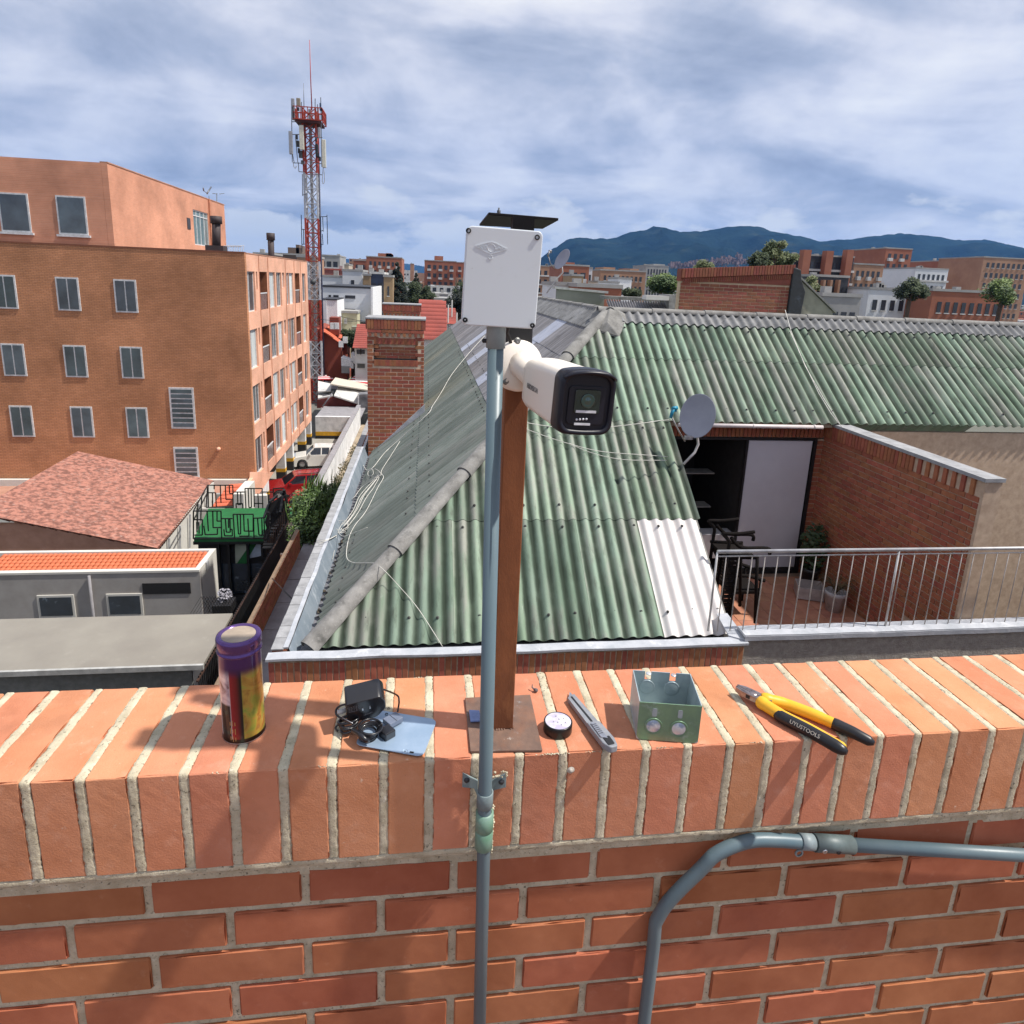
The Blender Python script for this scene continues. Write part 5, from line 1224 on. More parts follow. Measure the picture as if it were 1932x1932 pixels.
w2.tube(sp([onL(*z3p(1385, 1510), h=.12), onL(*z3p(1375, 1600), h=.05), onL(*z3p(1350, 1720), h=.03)], 5), .004, 5)
tag(w2.build('wire_bundle', M_wire, None), 'looped bundle of pale wire hanging over the grey membrane of the left parapet', 'wire')
w3 = MB()
def z4p(x, y): return ((1100+x*.2588)*.7547, (800+y*.2588)*.7547)
w3.tube(sp([onF(*z4p(*q), h=.13) for q in ((800, 985), (1000, 1020), (1250, 1045), (1600, 1035), (1932, 1000), (2100, 975), (2210, 965))], 5), .0065, 5)
w3.tube(sp([onF(*z4p(*q), h=.06) for q in ((800, 1040), (930, 1090), (1100, 1150), (1300, 1210), (1500, 1260), (1700, 1285), (1932, 1300), (2200, 1320))], 5), .0055, 5)
w3.tube(sp([onF(*z4p(*q), h=.06) for q in ((1250, 1190), (1400, 1260), (1600, 1320), (1800, 1350), (1990, 1355), (2190, 1355))], 5), .005, 5)
tag(w3.build('roof_wire', M_wire, None), 'thin pale wires sagging across the front green sheets towards the dish', 'wire')
w4 = MB()
def zup(x, y): return ((1560+x*.28986)*.7547, (520+y*.28986)*.7547)
w4.tube([onF(*zup(*q), h=.09) for q in ((1430, 1060), (1550, 1330), (1680, 1600), (1790, 1780), (1880, 1890))], .006, 5)
w4.tube([onF(*zup(*q), h=.09) for q in ((1390, 880), (1440, 1060), (1560, 1360), (1720, 1640), (1860, 1860))], .006, 5)
tag(w4.build('roof_wire', M_wire, None), 'twin wires running down the right green sheets from the ridge', 'wire')
w5 = MB().tube(sp([onL(*z3p(1700, 1752)), onF(*z3p(1780, 1800), h=.2), onF(*z3p(1932, 1960), h=.06), onF(790, 1150, h=.06), onF(835, 1220, h=.06)], 5), .0045, 5)
tag(w5.build('roof_wire', M_wire, None), 'single pale wire crossing the grey hip cap down to the front eave', 'wire')
# ================================================================== ground and the roof terrace we stand on
GZ = -14.2; HAZE = .6e-4
gmat = mat('city_ground', (.16, .15, .14), rough=.95, col2=(.09, .10, .07), scale=.02)
MB().box((-6000, -2000, GZ-1), (6000, 10200, GZ)).build('ground', gmat, None, kind='structure')
MB().box((-14, -7, -1.98), (14, .99, -1.9)).build('terrace_floor', mat('terrace_floor', (.20, .11, .075), rough=.85, col2=(.15, .085, .06), scale=2), None, kind='structure')
MB().box((-14, -7, GZ), (14, 1.2, -1.981)).build('own_building', brick_mat('own_brick', (.33, .12, .06), (.27, .09, .045), (.35, .27, .2), .25, .08, .01), None)
tag(bpy.data.objects['own_building'], 'brick building under the near parapet wall, carrying the roof terrace', 'building')

def zD(x, y, **k): return P(342.6+x*.13516, 890.5+y*.13516, **k)
def zG(x, y, **k): return P(498.1+x*.10938, 739.6+y*.10938, **k)
def z3(x, y, **k): return P((440+x*.28986)*.7547, (900+y*.28986)*.7547, **k)
def z4_(x, y, **k): return P((440+x*.28986)*.7547, (1200+y*.28986)*.7547, **k)
def zA(x, y, **k): return P((440+x*.28986)*.7547, (440+y*.28986)*.7547, **k)

# ================================================================== orange apartment building on the left
lb = thing('apartment_building', 'long orange brick apartment building with rows of tall windows on the left', 'apartment building', (-18, 46, GZ))
BX, BY0, BY1, BZT, BZB = -9.6, 37.1, 55.7, .90, -12.15
M_sal = brick_mat('salmon_brick', (.76, .41, .28), (.72, .38, .25), (.70, .44, .33), .26, .085, .006, 'YZ')
M_endb = brick_mat('end_brick', (.55, .255, .13), (.48, .215, .105), (.30, .15, .09), .25, .085, .010, 'XZ')  # end wall darker, facade paler: grazing and full sun put into the colours
M_fr = mat('white_frame', (.62, .62, .62), rough=.5)
M_gls = mat('window_glass', (.10, .13, .15), rough=.08, scale=.8, col2=(.05, .06, .07), spec=.8, rand=.3)
M_cur = mat('pale_curtain', (.60, .62, .60), rough=.7, col2=(.42, .47, .48), scale=2.5, stretch=(1, 3, .3), rand=.2)
M_curd = mat('dark_interior', (.07, .065, .07), rough=.4, scale=2, rand=.3)
LBW = 20.5
MB().box((BX-LBW, BY0+.012, BZB), (BX-.9, BY1, BZT-.25)).box((BX-LBW-.0, BY0+.01, GZ), (BX-1.5, BY0+6, BZB)).build('core', M_endb, lb)
MB().box((BX-LBW, BY0-.0, GZ+2.2), (BX-.002, BY0+.30, BZT)).build('end_wall', M_endb, lb)
MB().box((BX-LBW-.05, BY0-.03, BZT+.001), (BX+.0, BY0+.32, BZT+.07)).build('end_coping', mat('dark_coping', (.22, .08, .045), rough=.9, scale=2), lb)
# facade: openings between piers
cols = [(37.45, 39.05, 'w'), (39.3, 39.62, 'n'), (40.1, 41.95, 'b'), (42.45, 44.05, 'w2'), (44.42, 45.88, 'w'), (46.2, 46.85, 'n'), (47.5, 48.35, 'n2'), (48.4, 49.95, 'w2'), (50.5, 52.3, 'b'), (53.3, 54.75, 'w')]
rowz = [(-.02, -2.20), (-3.17, -5.35), (-6.30, -8.48), (-9.35, -11.5)]
ys = [BY0+.301]
fa = MB()
edges = [(BY0+.301, BY0+.301)]+[(a, b) for a, b, _ in cols]+[(BY1, BY1)]
for i in range(len(edges)-1):
    y0, y1 = edges[i][1], edges[i+1][0]
    if y1 > y0+.01: fa.box((BX-.35, y0, BZB), (BX, y1, BZT-.002))
for (a, b, k) in cols:
    zt = BZT-.002
    for (z1, z0) in rowz:
        z1_ = z1
        if k == 'n': z0b = z1-1.0
        else: z0b = z0
        fa.box((BX-.35, a, z1_), (BX, b, zt)); zt = z0b
    fa.box((BX-.35, a, BZB), (BX, b, zt))
fa.build('facade', M_sal, lb)
# shallow vertical joints between bays
fj = MB()
for y in (40.0, 42.2, 47.2, 50.25, 52.7): fj.box((BX+.001, y-.02, BZB), (BX+.03, y+.02, BZT-.05))
fj.build('facade_rib', mat('salmon_rib', (.50, .21, .12), rough=.9), lb)
rl_ = random.Random(4)
def part_window(y0, y1, z0, z1, kind, r, c):
    w = MB(); fx_ = BX-.13
    t = .06
    w.box((fx_-.03, y0+.002, z0), (fx_+.03, y0+t, z1)).box((fx_-.03, y1-t, z0), (fx_+.03, y1-.002, z1)).box((fx_-.03, y0+t, z0), (fx_+.03, y1-t, z0+t)).box((fx_-.03, y0+t, z1-t), (fx_+.03, y1-t, z1))
    n = 2 if (y1-y0) > 1 else 1
    if n == 2: ym = y0+(y1-y0)*rl_.choice([.38, .5, .62]); w.box((fx_-.03, ym-.03, z0+t), (fx_+.03, ym+.03, z1-t))
    f = w.build('window', M_fr, lb)
    g = MB().box((fx_-.02, y0+t, z0+t), (fx_-.012, y1-t, z1-t)).build('pane', rl_.choice([M_cur, M_cur, M_gls, M_curd]) if not (r == 0 and c == 0) else M_curd, f)
    if rl_.random() < .5 and n == 2:
        MB().box((fx_-.01, y0+t, z0+t), (fx_-.004, y0+(y1-y0)*.35, z1-t)).build('curtain', M_cur, f)
for r, (z1, z0) in enumerate(rowz):
    for c, (a, b, k) in enumerate(cols):
        if k == 'b':
            # balcony niche: brick lining, parapet of dark glass with a pale rail
            bb = MB().box((BX-1.4, a+.003, z0), (BX-1.35, b-.003, z1)).box((BX-1.349, b-.06, z0), (BX-.002, b-.004, z1)).box((BX-1.349, a+.004, z0), (BX-.36, a+.06, z1)).build('balcony_niche', mat('niche_brick', (.34, .13, .06), rough=.9, col2=(.25, .085, .04), scale=3), lb)
            MB().box((BX-.08, a+.01, z0+.92), (BX-.02, b-.07, z0+.98)).build('balcony_rail', M_fr, lb)
            MB().box((BX-.06, a+.01, z0+.02), (BX-.04, b-.07, z0+.90)).build('balcony_glass', mat('smoky_glass', (.20, .15, .14), rough=.2, col2=(.13, .09, .08), scale=2), lb)
        elif k == 'n': part_window(a, b, z1-1.0, z1, k, r, c)
        else: part_window(a, b, z0, z1, k, r, c)
MB().box((BX-.9, BY0+.301, BZB), (BX-.351, BY1-.01, BZB+.1)).build('soffit', mat('white_paint', (.68, .68, .67), rough=.7, scale=2), lb)
MB().box((BX-.9, BY0+.4, BZB+.1), (BX-.6, BY1-.01, BZT-.3)).build('room_wall', M_curd, lb)
MB().box((BX-LBW, BY0+.30, BZT-.1), (BX-.002, BY1-.002, BZT-.05)).build('roof', mat('roof_felt', (.2, .19, .18), rough=.9), lb)
MB().box((BX-.35, BY0+.31, BZT+.0), (BX+.02, BY1, BZT+.05)).build('coping', mat('stained_coping', (.50, .25, .16), rough=.9, col2=(.34, .17, .11), scale=3), lb)
# columns of the open ground floor
for (y, w_, d_) in ((38.6, .55, 1.6), (44.9, .5, .45), (47.6, .6, .5), (52.6, .6, .5), (55.2, .5, .5)):
    c_ = MB().box((BX-.62, y, GZ+.95), (BX-.02, y+d_, BZB-.002)).build('column', MC['white_paint'], lb)
    MB().box((BX-.63, y-.01, GZ+.70), (BX-.01, y+d_+.01, GZ+.95)).build('yellow_band', mat('yellow_paint', (.62, .33, .015), rough=.6, scale=4), c_)
    MB().box((BX-.63, y-.01, GZ), (BX-.01, y+d_+.01, GZ+.70)).build('black_band', mat('black_paint', (.015, .015, .018), rough=.6), c_)
# side windows at the left edge of the end wall, small lamp
for (xx, z0, z1) in ((zA(20, 1900, Y=BY0).x, zA(20, 2040, Y=BY0).z-1.2, zA(20, 1850, Y=BY0).z),):
    for zz in (z3(60, 590, Y=BY0).z, z3(60, 1090, Y=BY0).z):
        f = MB().box((-13.9, BY0-.05, zz), (-12.62, BY0+.0, zz+2.3)).build('window', M_fr, lb)
        for k in range(8): MB().box((-13.8, BY0-.06, zz+.1+.27*k), (-12.72, BY0-.051, zz+.3+.27*k)).build('pane', M_gls, f)
for xx in (-16.2, -19.0, -22, -25):
    for zz in (-2.4, -5.9, -9.2):
        f = MB().box((xx, BY0-.05, zz), (xx+1.1, BY0+.0, zz+1.7)).build('window', M_fr, lb)
        MB().box((xx+.08, BY0-.06, zz+.08), (xx+.52, BY0-.051, zz+1.62)).box((xx+.58, BY0-.06, zz+.08), (xx+1.02, BY0-.051, zz+1.62)).build('pane', M_gls, f)
q = z3(370, 765, Y=BY0)
MB().lathe([(0, .16), (.09, .14), (.12, .05), (.10, 0)], q, 12, (0, -1, 0)).build('wall_lamp', mat('peach_lamp', (.75, .42, .28), rough=.5), lb)
MB().prism([zD(x, y, X=BX+.02) for x, y in ((1005, 0), (1290, 0), (1150, 215), (905, 545), (862, 300), (1000, 80))], (-.2, 0, 0)).build('base_wall', M_sal, lb)
# penthouse on the roof
ph = thing('rooftop_penthouse', 'salmon rendered penthouse with a big window on top of the orange apartment building', 'penthouse', (-15, 42, .9))
PXX = -16.2
def pp(x, y): return zA(x, y, X=PXX)
ya, yb = BY0+.5, pp(415, 250).y; ztp = pp(50, 120).z
M_pent = brick_mat('pent_brick', (.64, .30, .19), (.60, .27, .165), (.60, .34, .24), .26, .085, .006, 'YZ')
w0, w1 = pp(145, 290).y, pp(275, 320).y; wz1, wz0 = pp(145, 285).z, pp(150, 590).z
wl_ = MB()
wl_.box((PXX-.3, ya, .8), (PXX, w0, ztp)).box((PXX-.3, w1, .8), (PXX, yb, ztp)).box((PXX-.3, w0, wz1), (PXX, w1, ztp)).box((PXX-.3, w0, .8), (PXX, w1, wz0))
wl_.box((PXX-8, ya, .8), (PXX-.31, ya+.3, ztp)).box((PXX-8, yb-.3, .8), (PXX-.31, yb, ztp)).box((PXX-8, ya+.31, ztp-.3), (PXX-.31, yb-.31, ztp-.1))
wl_.build('wall', M_pent, ph)
f = MB(); n = 4
for k in range(n+1): yy = w0+(w1-w0)*k/n; f.box((PXX-.12, yy-.035, wz0), (PXX-.06, yy+.035, wz1))
hz_ = wz1-(wz1-wz0)*.18
for zz in (wz0, hz_, wz1-.07): f.box((PXX-.125, w0, zz), (PXX-.055, w1, zz+.07))
f = f.build('window', M_fr, ph)
MB().box((PXX-.11, w0, wz0), (PXX-.10, w1, wz1)).build('pane', mat('grey_green_glass', (.20, .28, .29), rough=.12, col2=(.12, .17, .18), scale=1.5, spec=.8), f)
p0, p1 = pp(283, 640), pp(283, 200)
MB().box((PXX+.002, w1+.15, .8), (PXX+.12, w1+.42, ztp)).build('pilaster', mat('salmon_rib', (.5, .2, .1)), ph)
s0_, s1_ = pp(98, 455), pp(118, 365)
MB().box((PXX+.002, s0_.y, s0_.z), (PXX+.04, s1_.y, s1_.z)).build('small_window', M_curd, ph)
for k_ in range(3):
    f = MB().box((PXX-2.6-2.7*k_, ya-.05, ztp-3.6), (PXX-1.2-2.7*k_, ya+.0, ztp-1.7)).build('window', M_fr, ph); MB().box((PXX-2.52-2.7*k_, ya-.06, ztp-3.52), (PXX-1.28-2.7*k_, ya-.051, ztp-1.78)).build('pane', M_gls, f); MB().box((PXX-2.7-2.7*k_, ya-.12, ztp-3.72), (PXX-1.1-2.7*k_, ya-.001, ztp-3.61)).build('sill', M_fr, ph)
MB().box((PXX-.35, ya, ztp+.001), (PXX+.03, yb+.03, ztp+.06)).build('coping', MC['stained_coping'], ph)
sp0 = zA(350, 635, Y=BY0+.6); sp1 = zA(347, 395, Y=BY0+.6)
fl_ = MB().tube([sp0, sp1], .22, 12).tube([sp1+Vector((0, 0, -.1)), sp1+Vector((0, 0, .28))], .30, 12).box((sp0.x-.45, sp0.y-.4, .95), (sp0.x+.45, sp0.y+.4, sp0.z+.2)).build('flue_pipe', mat('sooty_pipe', (.05, .035, .035), rough=.7), None)
tag(fl_, 'dark sooty flue pipe in front of the salmon penthouse', 'chimney')
sp0 = zA(822, 690, Y=46); sp1 = zA(817, 540, Y=46)
fl_ = MB().tube([sp0-Vector((0, 0, 1)), sp1], .20, 12).tube([sp1+Vector((0, 0, -.1)), sp1+Vector((0, 0, .35))], .27, 12).build('flue_pipe', MC['sooty_pipe'], None)
tag(fl_, 'dark flue pipe standing alone on the flat roof of the apartment building', 'chimney')
an = thing('rooftop_antenna', 'thin television antennas on a mast above the salmon penthouse', 'antenna', pp(350, 500))
def ba(x0, y0, x1, y1, r=.025): return MB().tube([zA(x0, y0, X=PXX-.5), zA(x1, y1, X=PXX-.5)], r, 5)
M_ant = mat('antenna_metal', (.16, .17, .19), rough=.5, metal=.5)
for s_ in ((350, 590, 352, 150, .035), (315, 150, 352, 155), (375, 155, 415, 150), (285, 200, 285, 170), (235, 100, 240, 130, .05), (240, 128, 275, 155), (268, 152, 304, 95, .06), (345, 300, 360, 300), (340, 240, 365, 240)): ba(*s_).build('element', M_ant, an)
q = zA(505, 640, Y=52)
for k in range(8):
    rr_ = MB(); a0 = zA(435+k*20, 655, Y=50); a1 = zA(430+k*22, 600, Y=50)
    if k == 0:
        rk = thing('roof_hoops', 'row of thin curved white hoops on the roof edge beside the penthouse', 'hoops', a0)
    rr_.tube(sp([a0, a0*.4+a1*.6, a1, a1+Vector((-.35, 0, -.12))], 4), .02, 5).build('hoop', M_fr, rk)

# ================================================================== things in the yard, left of our neighbour
# walkway and low brick wall along it
M_walk = mat('walk_cement', (.30, .29, .30), rough=.9, col2=(.22, .21, .22), scale=3, spots=[((.14, .14, .14), 2, .55, .7, .5)])
wk = thing('walkway_roof', 'narrow grey cement walkway between the left parapet and the low brick wall', 'walkway', (-2.6, 12, -7.6))
y = 6.0
while y < 17.4:
    MB().box((-3.40, y, -7.7), (-1.75, y+1.18, -7.5+.004*(int(y*7) % 2))).build('slab', M_walk, wk); y += 1.2
MB().box((-3.42, 6, GZ), (-1.73, 17.6, -7.71)).build('base', mat('dull_plaster', (.3, .27, .24), rough=.9), wk)
M_ybr = mat('yard_brick', (.56, .25, .13), rough=.88, col2=(.42, .17, .08), scale=6, rand=.14)
lw = thing('low_brick_wall', 'low weathered orange brick wall running beside the grey walkway', 'brick wall', (-3.5, 13, -7.6))
brickwork(lw, (-3.41, 8.2, -7.5), (0, 1, 0), 9.2, .62, .27, .09, .012, .04, M_ybr, mat('old_joint', (.22, .15, .10), rough=.95), seed=61)
pn_ = thing('brick_planter', 'brick planter at the end of the walkway holding the dense hedge', 'planter', (-3.4, 17.8, -8.4))
brickwork(pn_, (-4.0, 17.6, -8.3), (1, 0, 0), 2.2, .60, .27, .085, .012, .04, M_ybr, M_jt, seed=62)
MB().box((-4.0, 17.64, GZ), (-1.8, 24.0, -8.2)).build('planter_body', M_ybr, pn_)
sqp = MB(); 
for i in range(26):
    a = rl_.uniform(0, 6.28); q = zG(1560, 60, Z=-7.48) if False else Vector((-2.5+rl_.uniform(-.25, .3), 15.9+rl_.uniform(-.3, .3), -7.48)); sqp.tube([q, q+Vector((math.cos(a)*.12, math.sin(a)*.12, rl_.uniform(.01, .08)))], .018, 5)
tag(sqp.build('scrap_pile', MC['dead_leaves'], None), 'small dark heap of twigs on the walkway before the planter', 'debris')
hedge = thing('hedge', 'dense green hedge growing in the brick planter beside the left parapet', 'hedge', (-3.2, 22, -7.76))
M_hl = mat('hedge_leaf', (.10, .17, .03), rough=.55, col2=(.03, .065, .015), scale=2.2, lo=.42, hi=.58)
M_hd = mat('hedge_leaf_dark', (.035, .065, .018), rough=.6, col2=(.012, .025, .01), scale=3)
for i, (x, y, z, r, n_) in enumerate([(-3.35, 18.3, -7.3, .62, 1500), (-2.8, 18.8, -7.3, .55, 1200), (-3.5, 19.4, -7.0, .65, 1500), (-2.8, 20.2, -7.15, .55, 1300), (-3.5, 21.2, -7.4, .55, 1300), (-3.0, 22.3, -7.55, .45, 900), (-3.3, 23.6, -8.0, .45, 700)]):
    leafball((x, y, z), r, n_, .055, 100+i, 1.05, .3).build('leaf_clump', M_hl, hedge, kind='stuff')
    leafball((x, y, z-.1), r*.8, 500, .09, 200+i).build('leaf_clump', M_hd, hedge, kind='stuff')
tw = MB()
for i in range(150):
    q = Vector((rl_.uniform(-3.9, -2.6), rl_.uniform(18.3, 21.5), -7.05)); L_ = rl_.uniform(.25, .75); d = Vector((rl_.uniform(-.25, .25), rl_.uniform(-.2, .2), 1)).normalized()
    tw.tube([q, q+d*L_*.6, q+d*L_+Vector((.05, 0, 0))], [.02, .016, .003], 4)
tw.build('shoots', M_hl, hedge, kind='stuff')
MB().box((-3.9, 17.8, -8.2), (-2.2, 21.9, -7.6)).build('soil', MC['dead_leaves'], hedge)
# black picket fence above the yard
fn = thing('picket_fence', 'black metal picket fence running diagonally down the dark yard', 'fence', (-4.4, 15, -9.2))
M_blkm = mat('black_iron', (.012, .012, .013), rough=.5, scale=5)
M_brnm = mat('brown_iron', (.07, .035, .025), rough=.6, col2=(.03, .018, .015), scale=6)
pk = MB().box((-.012, -.012, -1.05), (.012, .012, 0)).mesh('picket'); pk.materials.append(M_blkm)
y = 12.1
while y < 20.6:
    part('picket', pk, None, fn, (-4.4, y, -7.86), (0, 0, 0)); y += .105
for z in (-7.93, -8.75): MB().box((-4.42, 12.0, z), (-4.38, 20.7, z+.04)).build('rail', M_brnm, fn)
MB().box((-4.50, 12, GZ), (-4.43, 20.7, -8.95)).build('plinth', M_brnm, fn)
MB().box((-4.42, 6, GZ), (-3.66, 17.6, -9.3)).build('dark_soil', mat('dark_soil', (.05, .035, .028), rough=.95, scale=4), None, kind='structure')
st2 = MB().tube([z4_(830, 850, X=-3.4), z4_(1000, 1025, X=-2.2)], .012, 6).build('stay_wire', M_blkm, None); tag(st2, 'black stay cable crossing from the low brick wall to the parapet', 'cable')
# black steel frames and stair at the right end of the green balcony
sf = thing('steel_stair', 'black steel stair and railings descending beside the green balcony', 'stair', (-4.7, 21, -12))
for (x0, y0, x1, y1) in ((1150, 640, 1230, 420), (1230, 420, 1330, 330), (1150, 930, 1230, 700), (1380, 560, 1430, 250), (1430, 250, 1490, 520), (1450, 320, 1470, 800), (1490, 520, 1500, 640), (1440, 600, 1160, 1180), (1400, 730, 1150, 1230), (1470, 800, 1480, 1080), (1160, 930, 1180, 1160), (1210, 560, 1215, 1080), (1240, 900, 1250, 1060), (1225, 680, 1240, 560), (1390, 300, 1490, 340), (1340, 560, 1350, 520)):
    MB().bar(zD(x0, y0, Y=20.6), zD(x1, y1, Y=20.6+.4*(y1 < 600)), .07).build('frame', M_blkm, sf)
for k in range(9):
    a = zD(1250+8*k, 1050-44*k, Y=20.3+.16*k); MB().box((a.x-.25, a.y-.1, a.z-.02), (a.x+.35, a.y+.12, a.z+.02)).build('tread', M_blkm, sf)
for k in range(11):
    a = zD(1190+24*k, 1110-48*k, Y=20.5); MB().box((a.x-.01, a.y, a.z-.5), (a.x+.012, a.y+.02, a.z+.28)).build('baluster', M_brnm, sf)
MB().prism([zD(x, y, Y=20.9) for x, y in ((1160, 700), (1240, 440), (1400, 330), (1500, 600), (1440, 700), (1250, 760), (1220, 900))], (0, .05, 0)).build('mesh_panel', mat('black_mesh', (.02, .018, .018), rough=.8), sf)
# green balcony over the dark glazed house
gh = thing('green_balcony_house', 'small dark glazed house with a bright green balcony floor', 'house', (-6.3, 22.5, GZ))
DZ = zD(165, 930, Y=21).z
M_grn = mat('green_floor', (.012, .14, .035), rough=.75, col2=(.009, .10, .026), scale=2.5, spots=[((.03, .27, .08), 5, .6, .72, .5)])
MB().prism([(-7.46, 21, DZ), (-5.15, 21, DZ), (-4.75, 23.9, DZ), (-7.9, 23.9, DZ)], (0, 0, -.12)).build('balcony_floor', M_grn, gh)
MB().prism([zD(x, y, Y=22.6) for x, y in ((1240, 545), (1385, 550), (1370, 710), (1245, 735))], (0, .3, 0)).build('side_balcony', M_grn, gh)
MB().box((-7.5, 21.01, DZ-.22), (-5.1, 23.8, DZ-.121)).build('fascia', M_blkm, gh)
zb_ = zD(500, 1745, Y=21).z
M_dgl = mat('dark_blue_glass', (.035, .05, .075), rough=.06, col2=(.012, .018, .028), scale=1.3, spec=.8, spots=[((.22, .28, .34), 2.4, .6, .68, .7)])
MB().box((-7.45, 21.3, GZ), (-5.15, 23.8, DZ-.221)).build('house_body', mat('black_render', (.012, .012, .014), rough=.7), gh)
zm = zD(600, 1330, Y=21).z
MB().box((-7.44, 21.27, zb_), (-5.16, 21.3, zm)).build('glass_wall', M_dgl, gh)
MB().prism([zD(x, y, Y=21.25) for x, y in ((745, 1010), (905, 1010), (908, 1275), (752, 1275))], (0, .03, 0)).build('window', mat('cream_reflection', (.42, .46, .38), rough=.5, col2=(.30, .36, .28), scale=2), gh)
MB().prism([zD(x, y, Y=21.24) for x, y in ((905, 1085), (908, 1278), (770, 1278))], (0, .008, 0)).build('green_reflection', M_grn, gh)  # green part of the pane's reflection, put on as a coloured patch
MB().prism([zD(x, y, Y=21.25) for x, y in ((945, 1010), (1115, 1010), (1115, 1170), (950, 1205))], (0, .03, 0)).build('window', mat('sky_pane', (.48, .56, .68), rough=.3, scale=3), gh)
MB().prism([zD(x, y, Y=21.24) for x, y in ((945, 1010), (1040, 1010), (945, 1180))], (0, .008, 0)).build('green_reflection', M_grn, gh)  # reflected green painted on the second pane as well
for x in (505, 650, 915, 1118):
    a = zD(x, 1000, Y=21.15); MB().box((a.x-.03, 21.12, zb_), (a.x+.04, 21.24, DZ-.22)).build('post', M_blkm, gh)
a = zD(500, 1745, Y=21.1); MB().box((-7.45, 21.05, a.z-.12), (-5.1, 21.24, a.z)).build('sill', M_blkm, gh)
MB().box((-9.0, 12.0, -12.3), (-4.51, 21.0, -12.2)).build('patio', mat('patio_dark', (.09, .10, .11), rough=.5, col2=(.05, .055, .06), scale=3), None, kind='structure')
br = thing('balcony_railing', 'black geometric maze pattern railing round the green balcony', 'railing', (-6.3, 21, DZ))
F1 = [[(165, 545), (165, 930)], [(165, 545), (550, 545)], [(165, 665), (290, 665), (290, 880), (180, 880)], [(355, 545), (375, 825)], [(435, 545), (440, 775), (550, 775)], [(495, 550), (495, 685), (545, 685)], [(550, 545), (560, 920)], [(310, 750), (330, 875), (500, 870), (500, 790)], [(210, 700), (215, 840)], [(240, 700), (245, 860)],
      [(555, 650), (710, 650)], [(610, 650), (625, 840), (680, 840), (675, 650)], [(655, 650), (657, 780)], [(590, 800), (600, 890), (710, 890), (705, 800), (680, 800)], [(720, 590), (740, 920)], [(720, 590), (1000, 590)], [(775, 595), (795, 865), (825, 865), (820, 595)], [(865, 590), (875, 825), (1000, 825), (1000, 590)], [(925, 650), (935, 830)], [(805, 895), (940, 895), (940, 830)],
      [(1000, 645), (1150, 640)], [(1005, 645), (1010, 920)], [(1060, 650), (1080, 880), (1145, 880)], [(1120, 650), (1125, 880)], [(1150, 640), (1160, 920)], [(165, 930), (1150, 925)]]
F2 = [[(365, 185), (715, 185)], [(375, 290), (475, 290), (485, 490)], [(370, 190), (375, 490)], [(430, 300), (435, 490)], [(455, 190), (455, 240)], [(540, 190), (550, 430)], [(610, 190), (620, 385), (715, 385)], [(665, 190), (670, 300), (715, 300)], [(715, 185), (720, 495)], [(340, 495), (720, 495)], [(720, 280), (880, 280)], [(780, 285), (785, 455), (830, 455), (825, 285)],
      [(760, 440), (765, 515), (855, 515), (850, 440), (760, 440)], [(885, 230), (1125, 230)], [(885, 230), (900, 545)], [(930, 235), (940, 495), (975, 495), (970, 235)], [(1010, 235), (1015, 490)], [(1125, 230), (1135, 540)], [(1130, 280), (1280, 280)], [(1065, 300), (1075, 510)], [(1205, 285), (1210, 520)], [(1280, 230), (1430, 230)], [(1280, 230), (1290, 520)], [(950, 520), (1180, 520)], [(1020, 440), (1140, 440)]]
for L_, yy in ((F1, 21.0), (F2, 23.9)):
    for pl_ in L_:
        b_ = MB()
        for a, b in zip(pl_, pl_[1:]): b_.bar(zD(*a, Y=yy), zD(*b, Y=yy), .034)
        b_.build('bar', M_blkm, br)
A0, A1, B0, B1 = zD(165, 545, Y=21), zD(165, 930, Y=21), zD(365, 185, Y=23.9), zD(340, 495, Y=23.9)
for t in (0, .28, .55, 1): MB().bar(A0.lerp(B0, t), A1.lerp(B1, t), .034).build('bar', M_blkm, br)
MB().bar(A0, B0, .034).build('bar', M_blkm, br); MB().bar(A0.lerp(A1, .35), B0.lerp(B1, .35), .034).build('bar', M_blkm, br)

# small white house with orange roof tiles, lower left
M_cream = mat('cream_render', (.62, .60, .54), rough=.85, col2=(.54, .52, .47), scale=1.5, spots=[((.40, .38, .34), 3, .62, .75, .5)])
wh = thing('white_tiled_house', 'small white rendered house with a bright orange tiled roof at the lower left', 'house', (-7.5, 18, GZ))
hx, hy, hz_ = -6.0, 17.12, -7.9
MB().box((-12, hy, GZ), (hx, hy+.14, hz_-.06)).build('front_wall', mat('grey_render', (.36, .34, .32), rough=.9, col2=(.29, .27, .25), scale=2), wh)
MB().box((hx-.14, hy+.141, GZ), (hx, 18.55, hz_)).box((-12, 18.42, GZ), (hx-.141, 18.55, hz_)).box((-12, hy-.02, hz_-.06), (hx, hy+.14, hz_)).build('parapet', M_cream, wh)
MB().box((-12, hy+.15, hz_-.8), (hx-.15, 18.41, hz_-.55)).build('slab', M_cream, wh)
a = z4_(130, 975, Y=hy); b = z4_(50, 885, Y=hy)
MB().box((b.x-1.0, hy-.02, a.z), (a.x, hy-.001, b.z)).build('window', M_black, wh)
for i_, x_ in enumerate((-7.9, -9.6)):
    f = MB().box((x_-.5, hy-.03, hz_-1.3), (x_+.4, hy-.001, hz_-.65)).build('window', M_cream, wh); MB().box((x_-.44, hy-.04, hz_-1.24), (x_+.34, hy-.0301, hz_-.71)).build('pane', M_dgl, f)
MB().tube([(-8.75, hy-.05, hz_-.1), (-8.75, hy-.05, hz_-3)], .035, 8).build('downpipe', M_walk, wh)
M_ot = mat('orange_tile', (.60, .165, .065), rough=.7, col2=(.50, .13, .05), scale=6, rand=.12)
